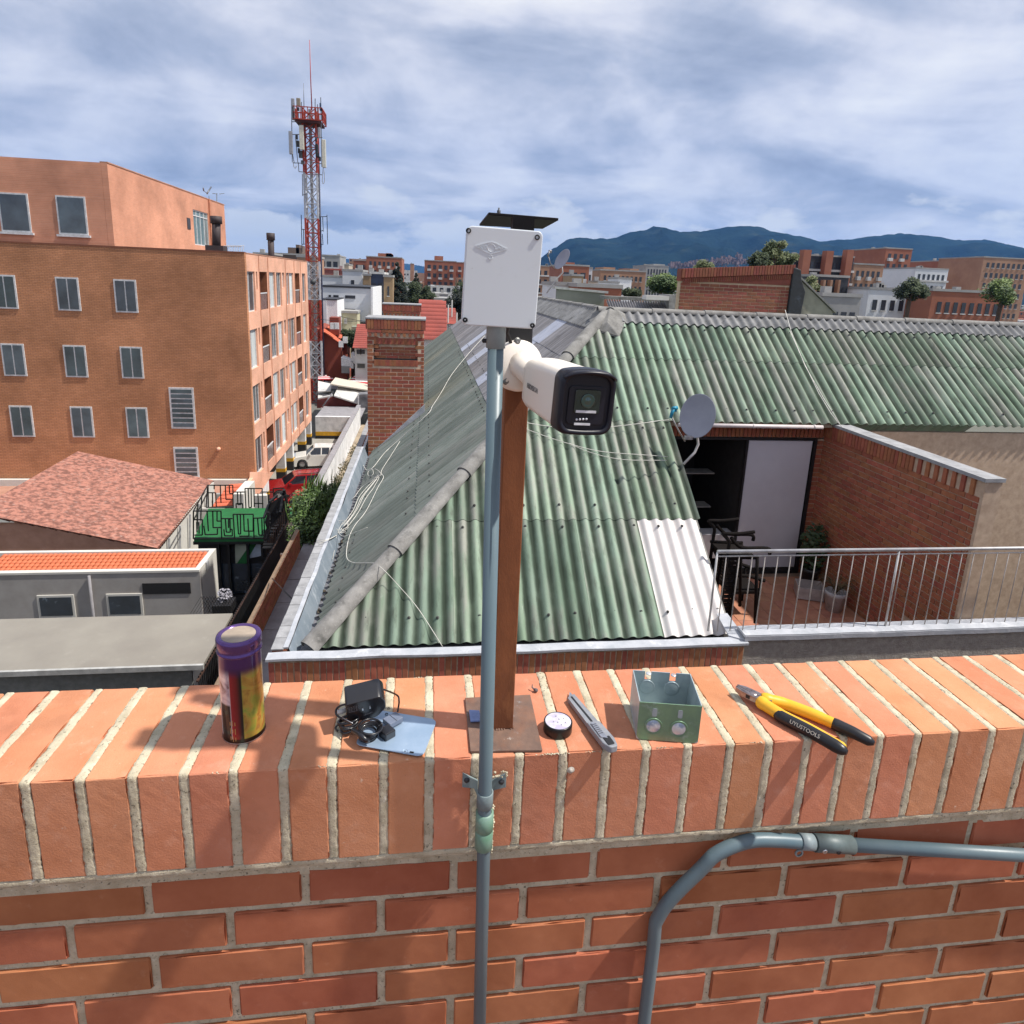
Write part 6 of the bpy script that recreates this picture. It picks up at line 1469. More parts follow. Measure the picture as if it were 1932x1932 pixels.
def tile_roof(parent, o, ux, vy, nu, nv, m, pitch=.15, name='roof_tile'):
    """barrel tiles laid in courses; o lower left, ux across, vy up the slope"""
    o, ux, vy = Vector(o), Vector(ux), Vector(vy); nn = ux.cross(vy).normalized(); L_ = vy.length/nv; w_ = ux.length/nu; U_, V_ = ux.normalized(), vy.normalized()
    b = MB()
    for j in range(nv):
        for i in range(nu):
            p = o+U_*(w_*(i+.5))+V_*(L_*j); pts = []
            for q_, lift in ((p-V_*L_*.12, .035), (p+V_*L_, .0)):
                for k in range(6):
                    t = math.pi*k/5; pts.append(q_+U_*(w_*.52*math.cos(t))+nn*(w_*.38*math.sin(t)+lift))
            b.add(pts, [(k, k+1, k+7, k+6) for k in range(5)]+[tuple(range(5, -1, -1))], True)
    b.quad(o, o+ux, o+ux+vy, o+vy)
    return b.build(name, m, parent, kind='stuff')
tile_roof(wh, (-11.6, hy+.16, hz_-.36), (5.4, 0, 0), (0, 1.2, .28), 42, 8, M_ot)
MB().box((-11.9, hy+.141, hz_-.5), (hx-.145, hy+.18, hz_-.30)).build('tile_bedding', M_cream, wh)
q = zD(360, 1290, X=hx+.02); MB().box((hx+.001, q.y-.10, q.z-.12), (hx+.04, q.y+.10, q.z+.1)).build('wall_fitting', mat('fitting_grey', (.4, .4, .4)), wh)
# larger old roof behind it
oh = thing('old_tiled_house', 'white walled house with an old faded red tile roof behind the small white house', 'house', (-11, 26, GZ))
M_old = mat('old_tile', (.40, .17, .12), rough=.85, col2=(.17, .07, .05), scale=5.5, lo=.42, hi=.58, spots=[((.45, .32, .27), 8, .55, .7, .6), ((.10, .06, .05), 6, .6, .75, .6)])
tile_roof(oh, (-8.95, 22.5, -9.2), (-.45, 6.6, 0), (-5.5, 0, 1.15), 30, 16, M_old) if False else tile_roof(oh, (-9.4, 29.3, -9.2), (.5, -7.6, 0), (-5.5, 0, 1.3), 38, 16, M_old)
MB().prism([(-9.35, 29.2, -9.25), (-8.98, 22.0, -9.25), (-8.98, 22.0, GZ), (-9.35, 29.2, GZ)], (-.2, 0, 0)).build('side_wall', M_cream, oh)
for k in range(5): MB().bar((-8.93-.05*k, 22.8+1.2*k, -9.3), (-8.96-.05*k, 22.6+1.2*k, -10.6), .06).build('bracket', mat('fitting_grey', (.4, .4, .4)), oh)
# small tiled porch and white wall beyond the balcony
po = thing('tiled_porch', 'small orange tiled porch with white walls seen through the balcony railing', 'porch', (-8.4, 27, GZ))
a, b = zD(420, 490, Y=26.5), zD(720, 470, Y=26.5)
tile_roof(po, a, b-a, (.25, 1.6, .45), 14, 6, M_ot)
MB().box((a.x-.9, 26.4, GZ), (b.x, 26.5, a.z-.02)).build('front_wall', M_cream, po)
c_ = zD(735, 545, Y=26.2); d_ = zD(860, 310, Y=26.2)
MB().box((c_.x, 26.2, GZ), (d_.x, 28.0, d_.z)).build('white_pier', M_cream, po)
c_ = zD(480, 400, Y=28.6); d_ = zD(860, 310, Y=28.6); MB().box((c_.x, 28.6, GZ), (d_.x, 28.8, d_.z)).build('rear_wall', MC['grey_render'], po)
c_ = zD(560, 405, Y=28.0); d_ = zD(720, 385, Y=28.0); MB().box((c_.x, 28.0, c_.z-.1), (d_.x, 28.59, c_.z+.12)).build('white_sill', M_cream, po)
c_ = zD(1020, 545, Y=25.5); d_ = zD(1190, 330, Y=25.5); MB().box((c_.x, 25.5, GZ), (d_.x, 25.7, d_.z)).build('garden_wall', M_cream, po)
tr = thing('terracotta_terrace', 'flat terracotta terrace strip with white edges at the foot of the apartment end wall', 'terrace', (-18, 34, GZ))
MB().box((-30, 31.5, GZ), (-9.9, 37.0, -11.9)).build('terrace_slab', mat('pink_tile', (.45, .24, .17), rough=.8, col2=(.36, .18, .12), scale=2), tr)
MB().box((-30, 31.3, -11.9), (-9.9, 31.5, -11.5)).box((-30, 36.8, -11.9), (-9.9, 37.05, -11.55)).build('white_edge', M_cream, tr)
MB().bar(zD(830, 215, Y=37), zD(990, 10, Y=39.5), .12).build('handrail', M_fr, tr)
# grey awning roof, bottom left
gr = thing('grey_flat_roof', 'flat taupe sheet roof above the dark yard at the lower left', 'roof', (-6, 13, -7.7))
MB().box((-14, 12.12, -7.66), (-4.3, 14.12, -7.6)).build('sheet', mat('taupe_sheet', (.27, .25, .21), rough=.6, col2=(.22, .20, .17), scale=1, spots=[((.34, .32, .28), 4, .6, .75, .4)]), gr)
MB().box((-14, 12.06, -7.70), (-4.29, 12.119, -7.595)).build('edge_trim', mat('pale_trim', (.42, .42, .40), rough=.5), gr)
MB().box((-14, 12.3, -8.3), (-4.6, 12.36, -7.67)).build('fascia', mat('grey_fascia', (.20, .21, .20), rough=.7), gr)
for i, (x, y) in enumerate(((-4.9, 12.6), (-5.6, 12.2), (-6.3, 12.4), (-7.2, 12.2))):
    t = thing('yard_bush', ['dark shrub under the edge of the taupe roof, nearest the fence', 'dark leafy shrub second from the fence below the taupe roof', 'low dark shrub below the taupe roof, third from the fence', 'dark shrub at far left below the taupe roof'][i], 'shrub', (x, y, -9.6), 'shrubs below the taupe roof')
    leafball((x, y-.3, -9.0), .5, 500, .07, 300+i).build('foliage', M_leafd, t)
    MB().tube([(x, y-.3, -12.2), (x, y-.3, -9)], .03, 6).build('stem', M_brnm, t)
lat = MB()
for k in range(12):
    a = z4_(215+25*k, 1005, Y=16.2); b = z4_(215+25*k+90, 1150, Y=16.2); lat.bar(a, b, .008)
    a = z4_(490-25*k, 1005, Y=16.2); b = z4_(490-25*k-90, 1150, Y=16.2); lat.bar(a, b, .008)
tag(lat.build('wire_lattice', M_blkm, None, kind=None), 'thin black diamond lattice panel in the dark yard below the white house', 'lattice')
cr_ = thing('yard_crate', 'dark box with pale bundles standing behind the lattice', 'crate', z4_(400, 1150, Y=16.6))
a, b = z4_(325, 1150, Y=16.6), z4_(480, 1070, Y=16.6); MB().box((a.x, 16.5, a.z), (b.x, 17, b.z)).build('box', M_blkm, cr_)
leafball((a+b)/2+Vector((0, .2, .28)), .2, 120, .05, 9).build('bundle', mat('pale_bundle', (.35, .34, .38), rough=.8), cr_)

# ================================================================== parking yard
M_conc = mat('yard_concrete', (.34, .32, .28), rough=.9, col2=(.26, .245, .21), scale=.8)
MB().box((-9.7, 30, GZ-.1), (-5.96, 57.4, GZ+.004)).box((-24, 37.5, GZ-.1), (-9.71, 58, GZ+.004)).build('parking_yard', M_conc, None, kind='structure')
pk_ = thing('parking_end_wall', 'white parking wall with a yellow stripe over a black base at the end of the yard', 'wall', (-9, 57.6, GZ))
ze, zf, zg_ = z3(1300, 490, Y=57.5).z, z3(1300, 618, Y=57.5).z, z3(1300, 652, Y=57.5).z
MB().box((-9.6, 57.5, zf), (-5.9, 57.9, ze)).build('wall', mat('white_paint', (.68, .68, .67)), pk_)
MB().box((-9.6, 57.49, zg_), (-5.9, 57.9, zf-.001)).build('yellow_stripe', MC['yellow_paint'], pk_)
MB().box((-9.6, 57.49, GZ), (-5.9, 57.9, zg_-.001)).build('black_base', MC['black_paint'], pk_)
MB().box((-9.6, 57.91, ze-.15), (-5.7, 62.5, ze-.03)).build('slab_roof', M_walk, pk_)
bw_ = thing('white_boundary_wall', 'long sunlit white boundary wall between the parking yard and the hedge', 'wall', (-5.8, 42, GZ))
MB().box((-5.95, 29.5, GZ), (-5.7, 57.4, -11.15)).build('wall', mat('white_paint', (.68, .68, .67)), bw_)
MB().box((-6.0, 29.5, -11.149), (-5.66, 57.4, -11.08)).build('coping', M_walk, bw_)
MB().box((-5.69, 29.5, GZ), (-2.3, 58, -13.0)).build('tan_strip', mat('tan_soil', (.36, .29, .20), rough=.95, col2=(.22, .17, .12), scale=1), None, kind='structure')
for i, (y, s_) in enumerate(((34, .5), (37.5, .45), (41, .5), (45, .45))):
    t = thing('dry_bush', ['dry brown bush behind the hedge, nearest', 'dry brown bush second along the white boundary wall', 'dry brown bush third along the white boundary wall', 'farthest dry brown bush along the white boundary wall'][i], 'bush', (-5, y, -13), 'dry bushes along the white wall')
    leafball((-4.9+.1*i, y, -12.2), .8, 500, .09, 500+i, 1).build('foliage', mat('dry_bush_leaf', (.16, .13, .07), rough=.8, col2=(.06, .06, .03), scale=2), t)
    MB().tube([(-4.9, y, -13), (-4.9, y, -12)], .05, 6).build('stem', M_brnm, t)
def car(label, c, rz, L_, W_, H_, paint, roofrack=False, group='cars parked in the yard'):
    t = thing('parked_car', label, 'car', c, group)
    m = Matrix.Translation(Vector(c)) @ Matrix.Rotation(rz, 4, 'Z')
    def bd(b, name, mt, parent=t, bev=0, **k):
        b.v = [tuple(m@Vector(v)) for v in b.v]; return b.build(name, mt, parent, bev, 2, **k)
    g, wr_ = .17*H_/1.6, .34*H_/1.6
    fa_, ra_ = -L_*.31, L_*.30
    pts = [(-L_/2, .30*H_), (-L_/2+.02, .48*H_), (-L_*.44, .56*H_), (-L_*.24, .615*H_), (L_*.40, .63*H_), (L_/2-.03, .58*H_), (L_/2, .30*H_), (L_/2-.06, g)]
    def arch(cx): return [(cx+wr_*1.14*math.cos(a), wr_*.98+wr_*1.14*math.sin(a)) for a in [math.pi*k/8 for k in range(9)]]
    low = [(x, z) for x, z in pts]+[(ra_+wr_*1.14, g)]+arch(ra_)[1:-1]+[(ra_-wr_*1.14, g), (fa_+wr_*1.14, g)]+arch(fa_)[1:-1]+[(fa_-wr_*1.14, g), (-L_/2+.06, g)]
    b = MB().prism([(x, -W_/2, z) for x, z in low], (0, W_, 0)); bd(b, 'body', paint, bev=.03)
    # cabin: tapered glass house with painted roof and pillars
    cb0 = [(-L_*.22, .615*H_), (L_*.44, .62*H_), (L_*.40, .93*H_), (L_*.02-L_*.08, .95*H_)]
    ti = .13*W_
    V = []
    for s_ in (-1, 1):
        for i, (x, z) in enumerate(cb0): V.append((x, s_*(W_/2-.04-(ti if i > 1 else 0)), z))
    b = MB().add(V, [(0, 1, 2, 3), (7, 6, 5, 4), (0, 3, 7, 4), (1, 5, 6, 2), (3, 2, 6, 7), (0, 4, 5, 1)]); bd(b, 'window', mat('car_glass', (.012, .015, .022), rough=.08, spec=.8), bev=.01)
    rt_ = W_/2-.04-ti
    b = MB().prism([(-L_*.07, -rt_-.01, .935*H_), (L_*.40, -rt_-.01, .915*H_), (L_*.39, -rt_+.02, H_*.97), (L_*.10, -rt_+.02, H_), (-L_*.03, -rt_+.02, H_*.985)], (0, 2*rt_+.02, 0)); bd(b, 'roof', paint, bev=.02)
    b = MB()
    for s_ in (-1, 1):
        y0, y1 = s_*(W_/2-.03), s_*(rt_+.015)
        for (x0, x1) in ((-L_*.215, -L_*.055), (L_*.10, L_*.11), (L_*.27, L_*.30), (L_*.435, L_*.395)):
            b.bar((x0, y0, .615*H_), (x1, y1, .93*H_), .07 if x0 < .2*L_ else .12)
        b.bar((-L_*.22, y0, .625*H_), (L_*.44, y0, .635*H_), .05)
    bd(b, 'pillar', paint)
    for x in (fa_, ra_):
        for s_ in (-1, 1):
            b = MB().lathe([(wr_*.62, -.10), (wr_*.97, -.10), (wr_, -.06), (wr_, .06), (wr_*.97, .10), (wr_*.62, .10)], (x, s_*(W_/2-.10), wr_), 20, (0, 1, 0)); w = bd(b, 'wheel', mat('tyre', (.015, .015, .015), rough=.8))
            b = MB().lathe([(0, .07), (wr_*.25, .09), (wr_*.62, .05)], (x, s_*(W_/2-.10), wr_), 10, (0, s_, 0)); bd(b, 'rim', mat('rim_grey', (.35, .35, .36), rough=.35, metal=.6), w)
    for s_ in (-1, 1):
        bd(MB().box((-L_/2-.005, s_*W_*.30-.14, .42*H_), (-L_/2+.12, s_*W_*.30+.14, .50*H_)), 'headlight', mat('lamp_clear', (.5, .52, .55), rough=.2), bev=.02)
        bd(MB().box((L_/2-.10, s_*W_*.36-.10, .42*H_), (L_/2+.005, s_*W_*.36+.10, .56*H_)), 'tail_light', mat('lamp_red', (.4, .01, .01), rough=.25), bev=.02)
        bd(MB().box((-L_*.16, s_*(W_/2+.02)-.06, .63*H_), (-L_*.12, s_*(W_/2+.02)+.06, .71*H_)), 'mirror', paint, bev=.01)
    if roofrack:
        for s_ in (-1, 1): bd(MB().tube([(-L_*.02, s_*rt_*.9, H_*1.03), (L_*.36, s_*rt_*.9, H_*1.01)], .025, 6), 'roof_rail', M_blkm)
    return t
M_cw = mat('white_car_paint', (.72, .72, .68), rough=.2, coat=.6, var=.01)
M_cred = mat('red_car_paint', (.28, .010, .012), rough=.2, coat=.6, var=.02)
M_cred2 = mat('bright_red_car_paint', (.38, .014, .016), rough=.25, coat=.5, var=.02)
c_ = z3(1205, 935, Z=GZ); car('white sport utility car parked across the far end of the yard', (c_.x-.05, c_.y+.75, GZ+.005), R_(10), 3.35, 1.55, 1.62, M_cw)
c_ = z3(1060, 1170, Z=GZ); car('dark red sport utility car with black roof rails beside the white columns', (c_.x-.10, c_.y+.3, GZ+.005), R_(18), 4.1, 1.75, 1.50, M_cred, True)
c_ = z3(1075, 1330, Z=GZ); car('bright red hatchback half hidden by the hedge, nearest in the yard', (c_.x-.1, c_.y-.2, GZ+.005), R_(4), 3.3, 1.5, 1.5, M_cred2)
c_ = z3(900, 950, Z=GZ); car('black car in the shade under the apartment building', (-12.5, 50, GZ+.005), R_(0), 3.9, 1.7, 1.45, mat('black_car_paint', (.02, .02, .022), rough=.25))
# canopies and shed roofs past the yard
def slab(t, pts, Y, dy, m, name, **k): return MB().prism([z3(x, y, Y=Y) for x, y in pts], (0, dy, 0)).build(name, m, t)
sh = thing('market_sheds', 'cluster of cream sheet roofed sheds over a dark red wall past the parking yard', 'sheds', (-7, 64, GZ))
M_crm = mat('cream_sheet', (.62, .56, .45), rough=.7, col2=(.52, .47, .38), scale=1.5)
M_crw = mat('white_sheet_far', (.60, .59, .56), rough=.7, col2=(.50, .49, .46), scale=2)
def sroof(pts, m, name='shed_roof', z_=0):      # sloping roof sheet: pts with own Y each
    V = [z3(x, y, Y=yy) for x, y, yy in pts]; MB().prism(V, (0, 0, -.12)).build(name, m, sh)
sroof([(1330, 205, 63.5), (1680, 262, 63.5), (1690, 215, 70), (1375, 150, 70)], M_crm)
sroof([(1362, 305, 62.2), (1570, 372, 62.2), (1680, 255, 64.5), (1400, 228, 64.5)], M_crw)
sroof([(1225, 270, 64), (1335, 262, 64), (1345, 205, 68), (1225, 180, 68)], M_crw)
sroof([(1225, 330, 63), (1350, 305, 63), (1360, 268, 66), (1225, 255, 66)], M_crw)
slab(sh, ((1215, 345), (1365, 318), (1570, 380), (1575, 415), (1215, 415)), 62.8, .3, mat('dark_red_wall', (.14, .03, .025), rough=.85, scale=2), 'red_wall')
slab(sh, ((1570, 300), (1700, 290), (1700, 440), (1572, 470)), 62.0, 3, mat('shed_grey', (.26, .26, .27), rough=.8, col2=(.07, .07, .08), scale=1.2), 'shed_wall')
slab(sh, ((1567, 290), (1577, 290), (1577, 480), (1569, 480)), 61.9, .2, M_fr, 'white_post')
MB().tube([z3(1265, 400, Y=61.5), z3(1345, 290, Y=61.5)], .06, 8).build('strut', M_walk, sh)
slab(sh, ((1250, 415), (1570, 425), (1570, 436), (1250, 430)), 62.6, .2, M_fr, 'white_band')
aw = thing('striped_awning', 'red and white striped awnings above the cream shed roofs', 'awning', z3(1580, 180, Y=72))
M_red = mat('awning_red', (.50, .02, .03), rough=.7); M_aw = mat('awning_white', (.7, .68, .66), rough=.7)
for k in range(6):
    a = .17*k
    MB().prism([z3(1480+a*60, 190-k*9, Y=71.5+.3*k), z3(1700, 208-k*14, Y=71.5+.3*k), z3(1700, 194-k*14, Y=71.8+.3*k), z3(1485+a*60, 181-k*9, Y=71.8+.3*k)], (0, 0, -.05)).build('stripe', M_red if k % 2 == 0 else M_aw, aw)
    MB().prism([z3(1225, 168-k*6, Y=73+.3*k), z3(1370-k*14, 166-k*6, Y=73+.3*k), z3(1370-k*14, 160-k*6, Y=73.3+.3*k), z3(1225, 162-k*6, Y=73.3+.3*k)], (0, 0, -.05)).build('stripe', M_red if k % 2 == 0 else M_aw, aw)

# ================================================================== red and white lattice tower
TY = 75; txc = -12.2
def tz(py): return P(592, py, Y=TY).z
def txz(px, py, Y=TY): return P(px, py, Y=Y)
tw_ = thing('telecom_tower', 'tall red and white lattice telecom tower with antenna panels at its top', 'tower', (txc, TY, GZ))
M_tr = mat('tower_red', (.42, .05, .025), rough=.6, col2=(.30, .035, .02), scale=.7)
M_tw = mat('tower_white', (.55, .56, .58), rough=.6, col2=(.42, .43, .46), scale=.7)
bands = [(GZ, tz(711.5), M_tr), (tz(711.5), tz(641.5), M_tw), (tz(641.5), tz(565), M_tr), (tz(565), tz(493), M_tw), (tz(493), tz(413), M_tr), (tz(413), tz(328), M_tw), (tz(328), tz(207), M_tr)]
hw_ = .66
for z0, z1, m in bands:
    b = MB()
    def cxz(z): return txc+.04*(z+14)/30*0
    for sx in (-1, 1):
        for sy in (-1, 1): b.bar((txc+sx*hw_, TY+sy*hw_, z0), (txc+sx*hw_, TY+sy*hw_, z1), .17)
    n = max(1, int(round((z1-z0)/1.35))); h = (z1-z0)/n
    for i in range(n):
        a, c = z0+i*h, z0+(i+1)*h
        for s in (-1, 1):
            for (p, q_) in (((-hw_, s*hw_), (hw_, s*hw_)), ((s*hw_, -hw_), (s*hw_, hw_))):
                b.bar((txc+p[0], TY+p[1], a), (txc+q_[0], TY+q_[1], c), .075); b.bar((txc+q_[0], TY+q_[1], a), (txc+p[0], TY+p[1], c), .075)
                b.bar((txc+p[0], TY+p[1], a), (txc+q_[0], TY+q_[1], a), .08)
    b.build('mast_section', m, tw_)
    MB().box((txc-.14, TY-.1, z0), (txc+.14, TY+.1, z1)).build('cable_run', mat('cable_run_grey', (.30, .30, .32), rough=.7), tw_)
MB().tube([(txc+.85, TY-.5, GZ), (txc+.85, TY-.5, tz(328))], .09, 6).build('feed_cable', mat('cable_navy', (.02, .025, .06), rough=.6), tw_)
# platform
zp0, zp1 = tz(232), tz(208); pw = 1.42
MB().box((txc-pw*.9, TY-pw*.9, zp0-.25), (txc+pw*.9, TY+pw*.9, zp0)).build('platform', mat('platform_dark', (.07, .02, .018), rough=.7), tw_)
b = MB()
for k in range(9):
    u = -pw+2*pw*k/8
    for s in (-1, 1): b.bar((txc+u, TY+s*pw, zp0), (txc+u, TY+s*pw, zp1), .07); b.bar((txc+s*pw, TY+u, zp0), (txc+s*pw, TY+u, zp1), .07)
for z in (zp0, (zp0+zp1)/2, zp1-.05):
    for s in (-1, 1): b.bar((txc-pw, TY+s*pw, z), (txc+pw, TY+s*pw, z), .08); b.bar((txc+s*pw, TY-pw, z), (txc+s*pw, TY+pw, z), .08)
b.build('platform_railing', M_tr, tw_)
def z0_(x, y, Y=TY-1.2): return P(332.07+x*.21876, y*.21876, Y=Y)
M_pg = mat('panel_grey', (.30, .31, .34), rough=.5); M_pc = mat('panel_cream', (.62, .60, .50), rough=.5); M_pt = mat('panel_tan', (.28, .24, .18), rough=.6)
for (xa, xb, y0, y1, m) in ((1000, 1020, 850, 1035, M_pg), (1040, 1072, 848, 915, M_pt), (978, 1003, 1132, 1330, M_pg), (1068, 1100, 1082, 1290, M_pc), (1262, 1290, 1205, 1445, M_pc), (1240, 1252, 890, 955, mat('panel_blue', (.03, .06, .12))), (1205, 1222, 1240, 1350, M_blkm), (1225, 1245, 1100, 1190, M_pg)):
    a, c = z0_(xa, y1), z0_(xb, y0); MB().box((a.x, a.y-.12, a.z), (c.x, a.y+.14, c.z)).build('antenna_panel', m, tw_, .03, 1)
b = MB()
for (x0, y0, x1, y1) in ((995, 850, 1003, 1400), (1248, 840, 1258, 1440), (1200, 850, 1200, 950), (1082, 880, 1082, 960), (1005, 1160, 1110, 1160), (1000, 1050, 1060, 1050), (1010, 1405, 1110, 1408), (1060, 1480, 1110, 1485), (1055, 1400, 1060, 1480), (1200, 1190, 1262, 1185), (1200, 1410, 1262, 1412), (1200, 1505, 1260, 1508), (1235, 1410, 1240, 1505), (1030, 1180, 1050, 1400), (1090, 1500, 1092, 1690), (1090, 1680, 1125, 1678), (1005, 1330, 1020, 1405), (1265, 1445, 1292, 1445), (1220, 900, 1222, 1000)):
    b.bar(z0_(x0, y0), z0_(x1, y1), .07)
b.build('antenna_frame', M_ant, tw_)
b = MB()
for (x, y, w_, h_) in ((1040, 1180, 16, 40), (1050, 1240, 22, 50), (1075, 1330, 26, 60), (1060, 1300, 14, 40), (1215, 1280, 26, 60), (1225, 1340, 18, 40), (1208, 1200, 14, 30), (1240, 1370, 16, 34), (1050, 940, 20, 26), (1090, 1400, 20, 30)):
    a = z0_(x-w_/2, y+h_/2, TY-.9); c = z0_(x+w_/2, y-h_/2, TY-.9); b.box((a.x, a.y-.15, a.z), (c.x, a.y+.2, c.z))
b.build('radio_unit', mat('radio_dark', (.05, .055, .06), rough=.6), tw_)
for loop in (((1270, 1450), (1262, 1560), (1270, 1585), (1280, 1560), (1278, 1470)), ((1010, 1400), (1018, 1440), (1030, 1450), (1040, 1430))):
    MB().tube(sp([z0_(*q) for q in loop], 4), .035, 5).build('jumper_cable', M_pg, tw_)
MB().tube([z0_(1172, 950), z0_(1160, 640), z0_(1152, 345)], [.06, .05, .03], 6).build('whip_antenna', mat('whip_red', (.45, .08, .08), rough=.6), tw_)
MB().tube([z0_(1104, 930), z0_(1100, 718)], [.04, .02], 6).build('whip_antenna', M_ant, tw_)
b = MB()
for (x0, y0, x1, y1) in ((1080, 335, 1087, 655), (1082, 460, 1130, 462), (1085, 590, 1130, 585), (1115, 460, 1118, 590), (1235, 352, 1302, 350), (1302, 335, 1308, 590), (1265, 350, 1270, 480), (1240, 590, 1270, 592), (1250, 475, 1268, 470), (1262, 500, 1268, 590), (1100, 460, 1102, 590)):
    b.bar(zA(x0, y0, Y=TY-.6), zA(x1, y1, Y=TY-.6), .07)
b.build('side_antenna', mat('antenna_navy', (.03, .05, .09), rough=.6), tw_)
a, c = zA(1168, 930, Y=TY-.8), zA(1192, 898, Y=TY-.8)
MB().lathe([(0, .1), (.28, .05), (.3, -.1)], (a+c)/2, 16, (0, -1, 0)).build('microwave_drum', mat('radio_dark', (.05, .055, .06)), tw_)
# ================================================================== the city beyond
def K_(x, y): return (596.2+x*.14844, 467.9+y*.14844)
def M_(x, y): return (1011.3+x*.14844, 422.6+y*.14844)
def Z_(x, y): return (1177.3+x*.2188, 392.4+y*.2188)
BR = mat('far_brick_wall', (.33, .125, .075), rough=.9, col2=(.27, .095, .055), scale=.3, spots=[((.42, .22, .15), .5, .6, .75, .4)])
BR2 = mat('far_tan_brick', (.38, .22, .14), rough=.9, col2=(.30, .165, .105), scale=.3)
WHT = mat('far_white', (.66, .67, .68), rough=.85, col2=(.56, .58, .60), scale=.25, spots=[((.35, .37, .38), .6, .6, .75, .5)])
CON = mat('far_concrete', (.36, .35, .33), rough=.9, col2=(.26, .255, .25), scale=.4)
YEL = mat('far_yellow', (.55, .52, .34), rough=.9, col2=(.46, .43, .28), scale=.3)
DRK = mat('far_window', (.03, .035, .045), rough=.25, spec=.6, scale=1)
SLB = mat('far_slab', (.55, .54, .52), rough=.85, scale=1)
RED = mat('far_red_roof', (.42, .10, .075), rough=.85, col2=(.30, .075, .06), scale=.6)
BLU = mat('far_blue_glass', (.03, .045, .085), rough=.2, scale=.5, spec=.7)
TAN = mat('far_tan', (.33, .23, .13), rough=.9, col2=(.27, .18, .10), scale=.4)
BLK = mat('far_black', (.03, .032, .038), rough=.6)
def block(label, x0, x1, yt, Y, dep, m, rows=0, cols=0, style='win', cat='building', yb=None, name='city_building', pent=None, roof=None, wfrac=.5, hfrac=.5, margin=.06, zb=GZ, group=None, topgap=.12, step=3.0, right=None):
    """a building whose front stands at distance Y between two sight lines; storeys of real windows"""
    a = P(x0, yt, Y=Y); b = P(x1, yt, Y=Y); X0, X1, ZT = a.x, b.x, (a.z+b.z)/2
    t = thing(name, label, cat, ((X0+X1)/2, Y, zb), group)
    MB().box((X0, Y, zb), (X1, Y+dep, ZT)).build('wall', m, t)
    MB().box((X0-.1, Y-.1, ZT+.001), (X1+.1, Y+dep+.1, ZT+.35)).build('roof', roof or CON, t)
    if rows and cols:
        w = MB(); s = MB(); W_ = (X1-X0)*(1-2*margin); cw = W_/cols
        for r in range(rows):
            zt = ZT-step*topgap*4-r*step
            if zt-step*hfrac < zb: break
            for c in range(cols):
                xx = X0+(X1-X0)*margin+cw*(c+.5)
                w.box((xx-cw*wfrac/2, Y-.06, zt-step*hfrac), (xx+cw*wfrac/2, Y+.1, zt))
                if style == 'balc' and (c % 2 == 0): s.box((xx-cw*.36, Y-.9, zt-step*hfrac-.75), (xx+cw*.36, Y-.061, zt-step*hfrac+.15))
                elif style == 'win': s.box((xx-cw*wfrac/2-.1, Y-.16, zt-step*hfrac-.15), (xx+cw*wfrac/2+.1, Y-.061, zt-step*hfrac-.02))
            if style == 'band': s.box((X0-.2, Y-.5, zt-step*hfrac-.5), (X1+.2, Y-.061, zt-step*hfrac-.02))
        w.build('window', DRK, t, kind='stuff')
        if s.v: s.build('balcony' if style == 'balc' else 'sill', SLB, t, kind='stuff')
        # side windows on the flank towards us
        if X0 > 5 or X1 < -3:
            pass
    if pent:
        for (p0, p1, py) in pent:
            c, d = P(p0, py, Y=Y+dep*.3), P(p1, py, Y=Y+dep*.3); MB().box((c.x, Y+dep*.2, ZT+.351), (d.x, Y+dep*.8, c.z)).build('stair_tower', m, t)
    # a few tanks and vents on the roof
    r_ = random.Random(int(x0*7+yt)); rt = MB()
    for i in range(3 if (X1-X0) > 8 else 1):
        u = r_.uniform(.15, .85); xx = X0+(X1-X0)*u; h = r_.uniform(.7, 1.6)
        rt.box((xx-.4, Y+dep*.5, ZT+.351), (xx+.4, Y+dep*.5+.8, ZT+.35+h*.6))
    rt.build('roof_box', CON, t)
    return t
# ---- left of the white box
block('beige concrete apartment block right behind the red and white tower', 600, 641, 483, 190, 14, CON, 5, 3, 'band', wfrac=.7)
a_ = block('small beige building with stacked roof boxes right of the tower', 638, 658, 500, 200, 10, mat('far_beige', (.5, .42, .33), rough=.9), 2, 2)
block('wide dull red roofed building behind the grey apartments', 604, 664, 510, 150, 12, mat('far_dull_red', (.30, .11, .09), rough=.9), 1, 5, topgap=.2, roof=RED)
block('pale grey apartment building with stained flank right of the tower', 604, 646, 523, 120, 14, WHT, 2, 5, 'band', wfrac=.6)
block('pale grey stair block with a pipe on its wall', 646, 684, 512, 116, 10, WHT, 1, 1, wfrac=.4, margin=.3)
block('low brick block with white balconies left of the tall brick block', 667, 692, 492, 260, 14, BR, 4, 2, 'balc')
block('tall stepped brick apartment block with twin roof towers, left of the cypress', 691, 758, 486, 240, 26, BR, 7, 7, 'balc', pent=[(714, 739, 478), (729, 739, 478)])
# blue glass and tan block
t = block('dark blue glass building framed by tan brick left of the black cypress', 699, 724, 517, 110, 12, BLU, 5, 2, 'win', wfrac=.6, roof=SLB)
block('tan brick wing with square windows right of the blue glass', 724, 741, 523, 109.5, 12, TAN, 3, 1, wfrac=.35, margin=.2)
block('tan brick wing left of the blue glass', 685, 699, 520, 109.5, 12, TAN, 1, 1, 'band', wfrac=.5)
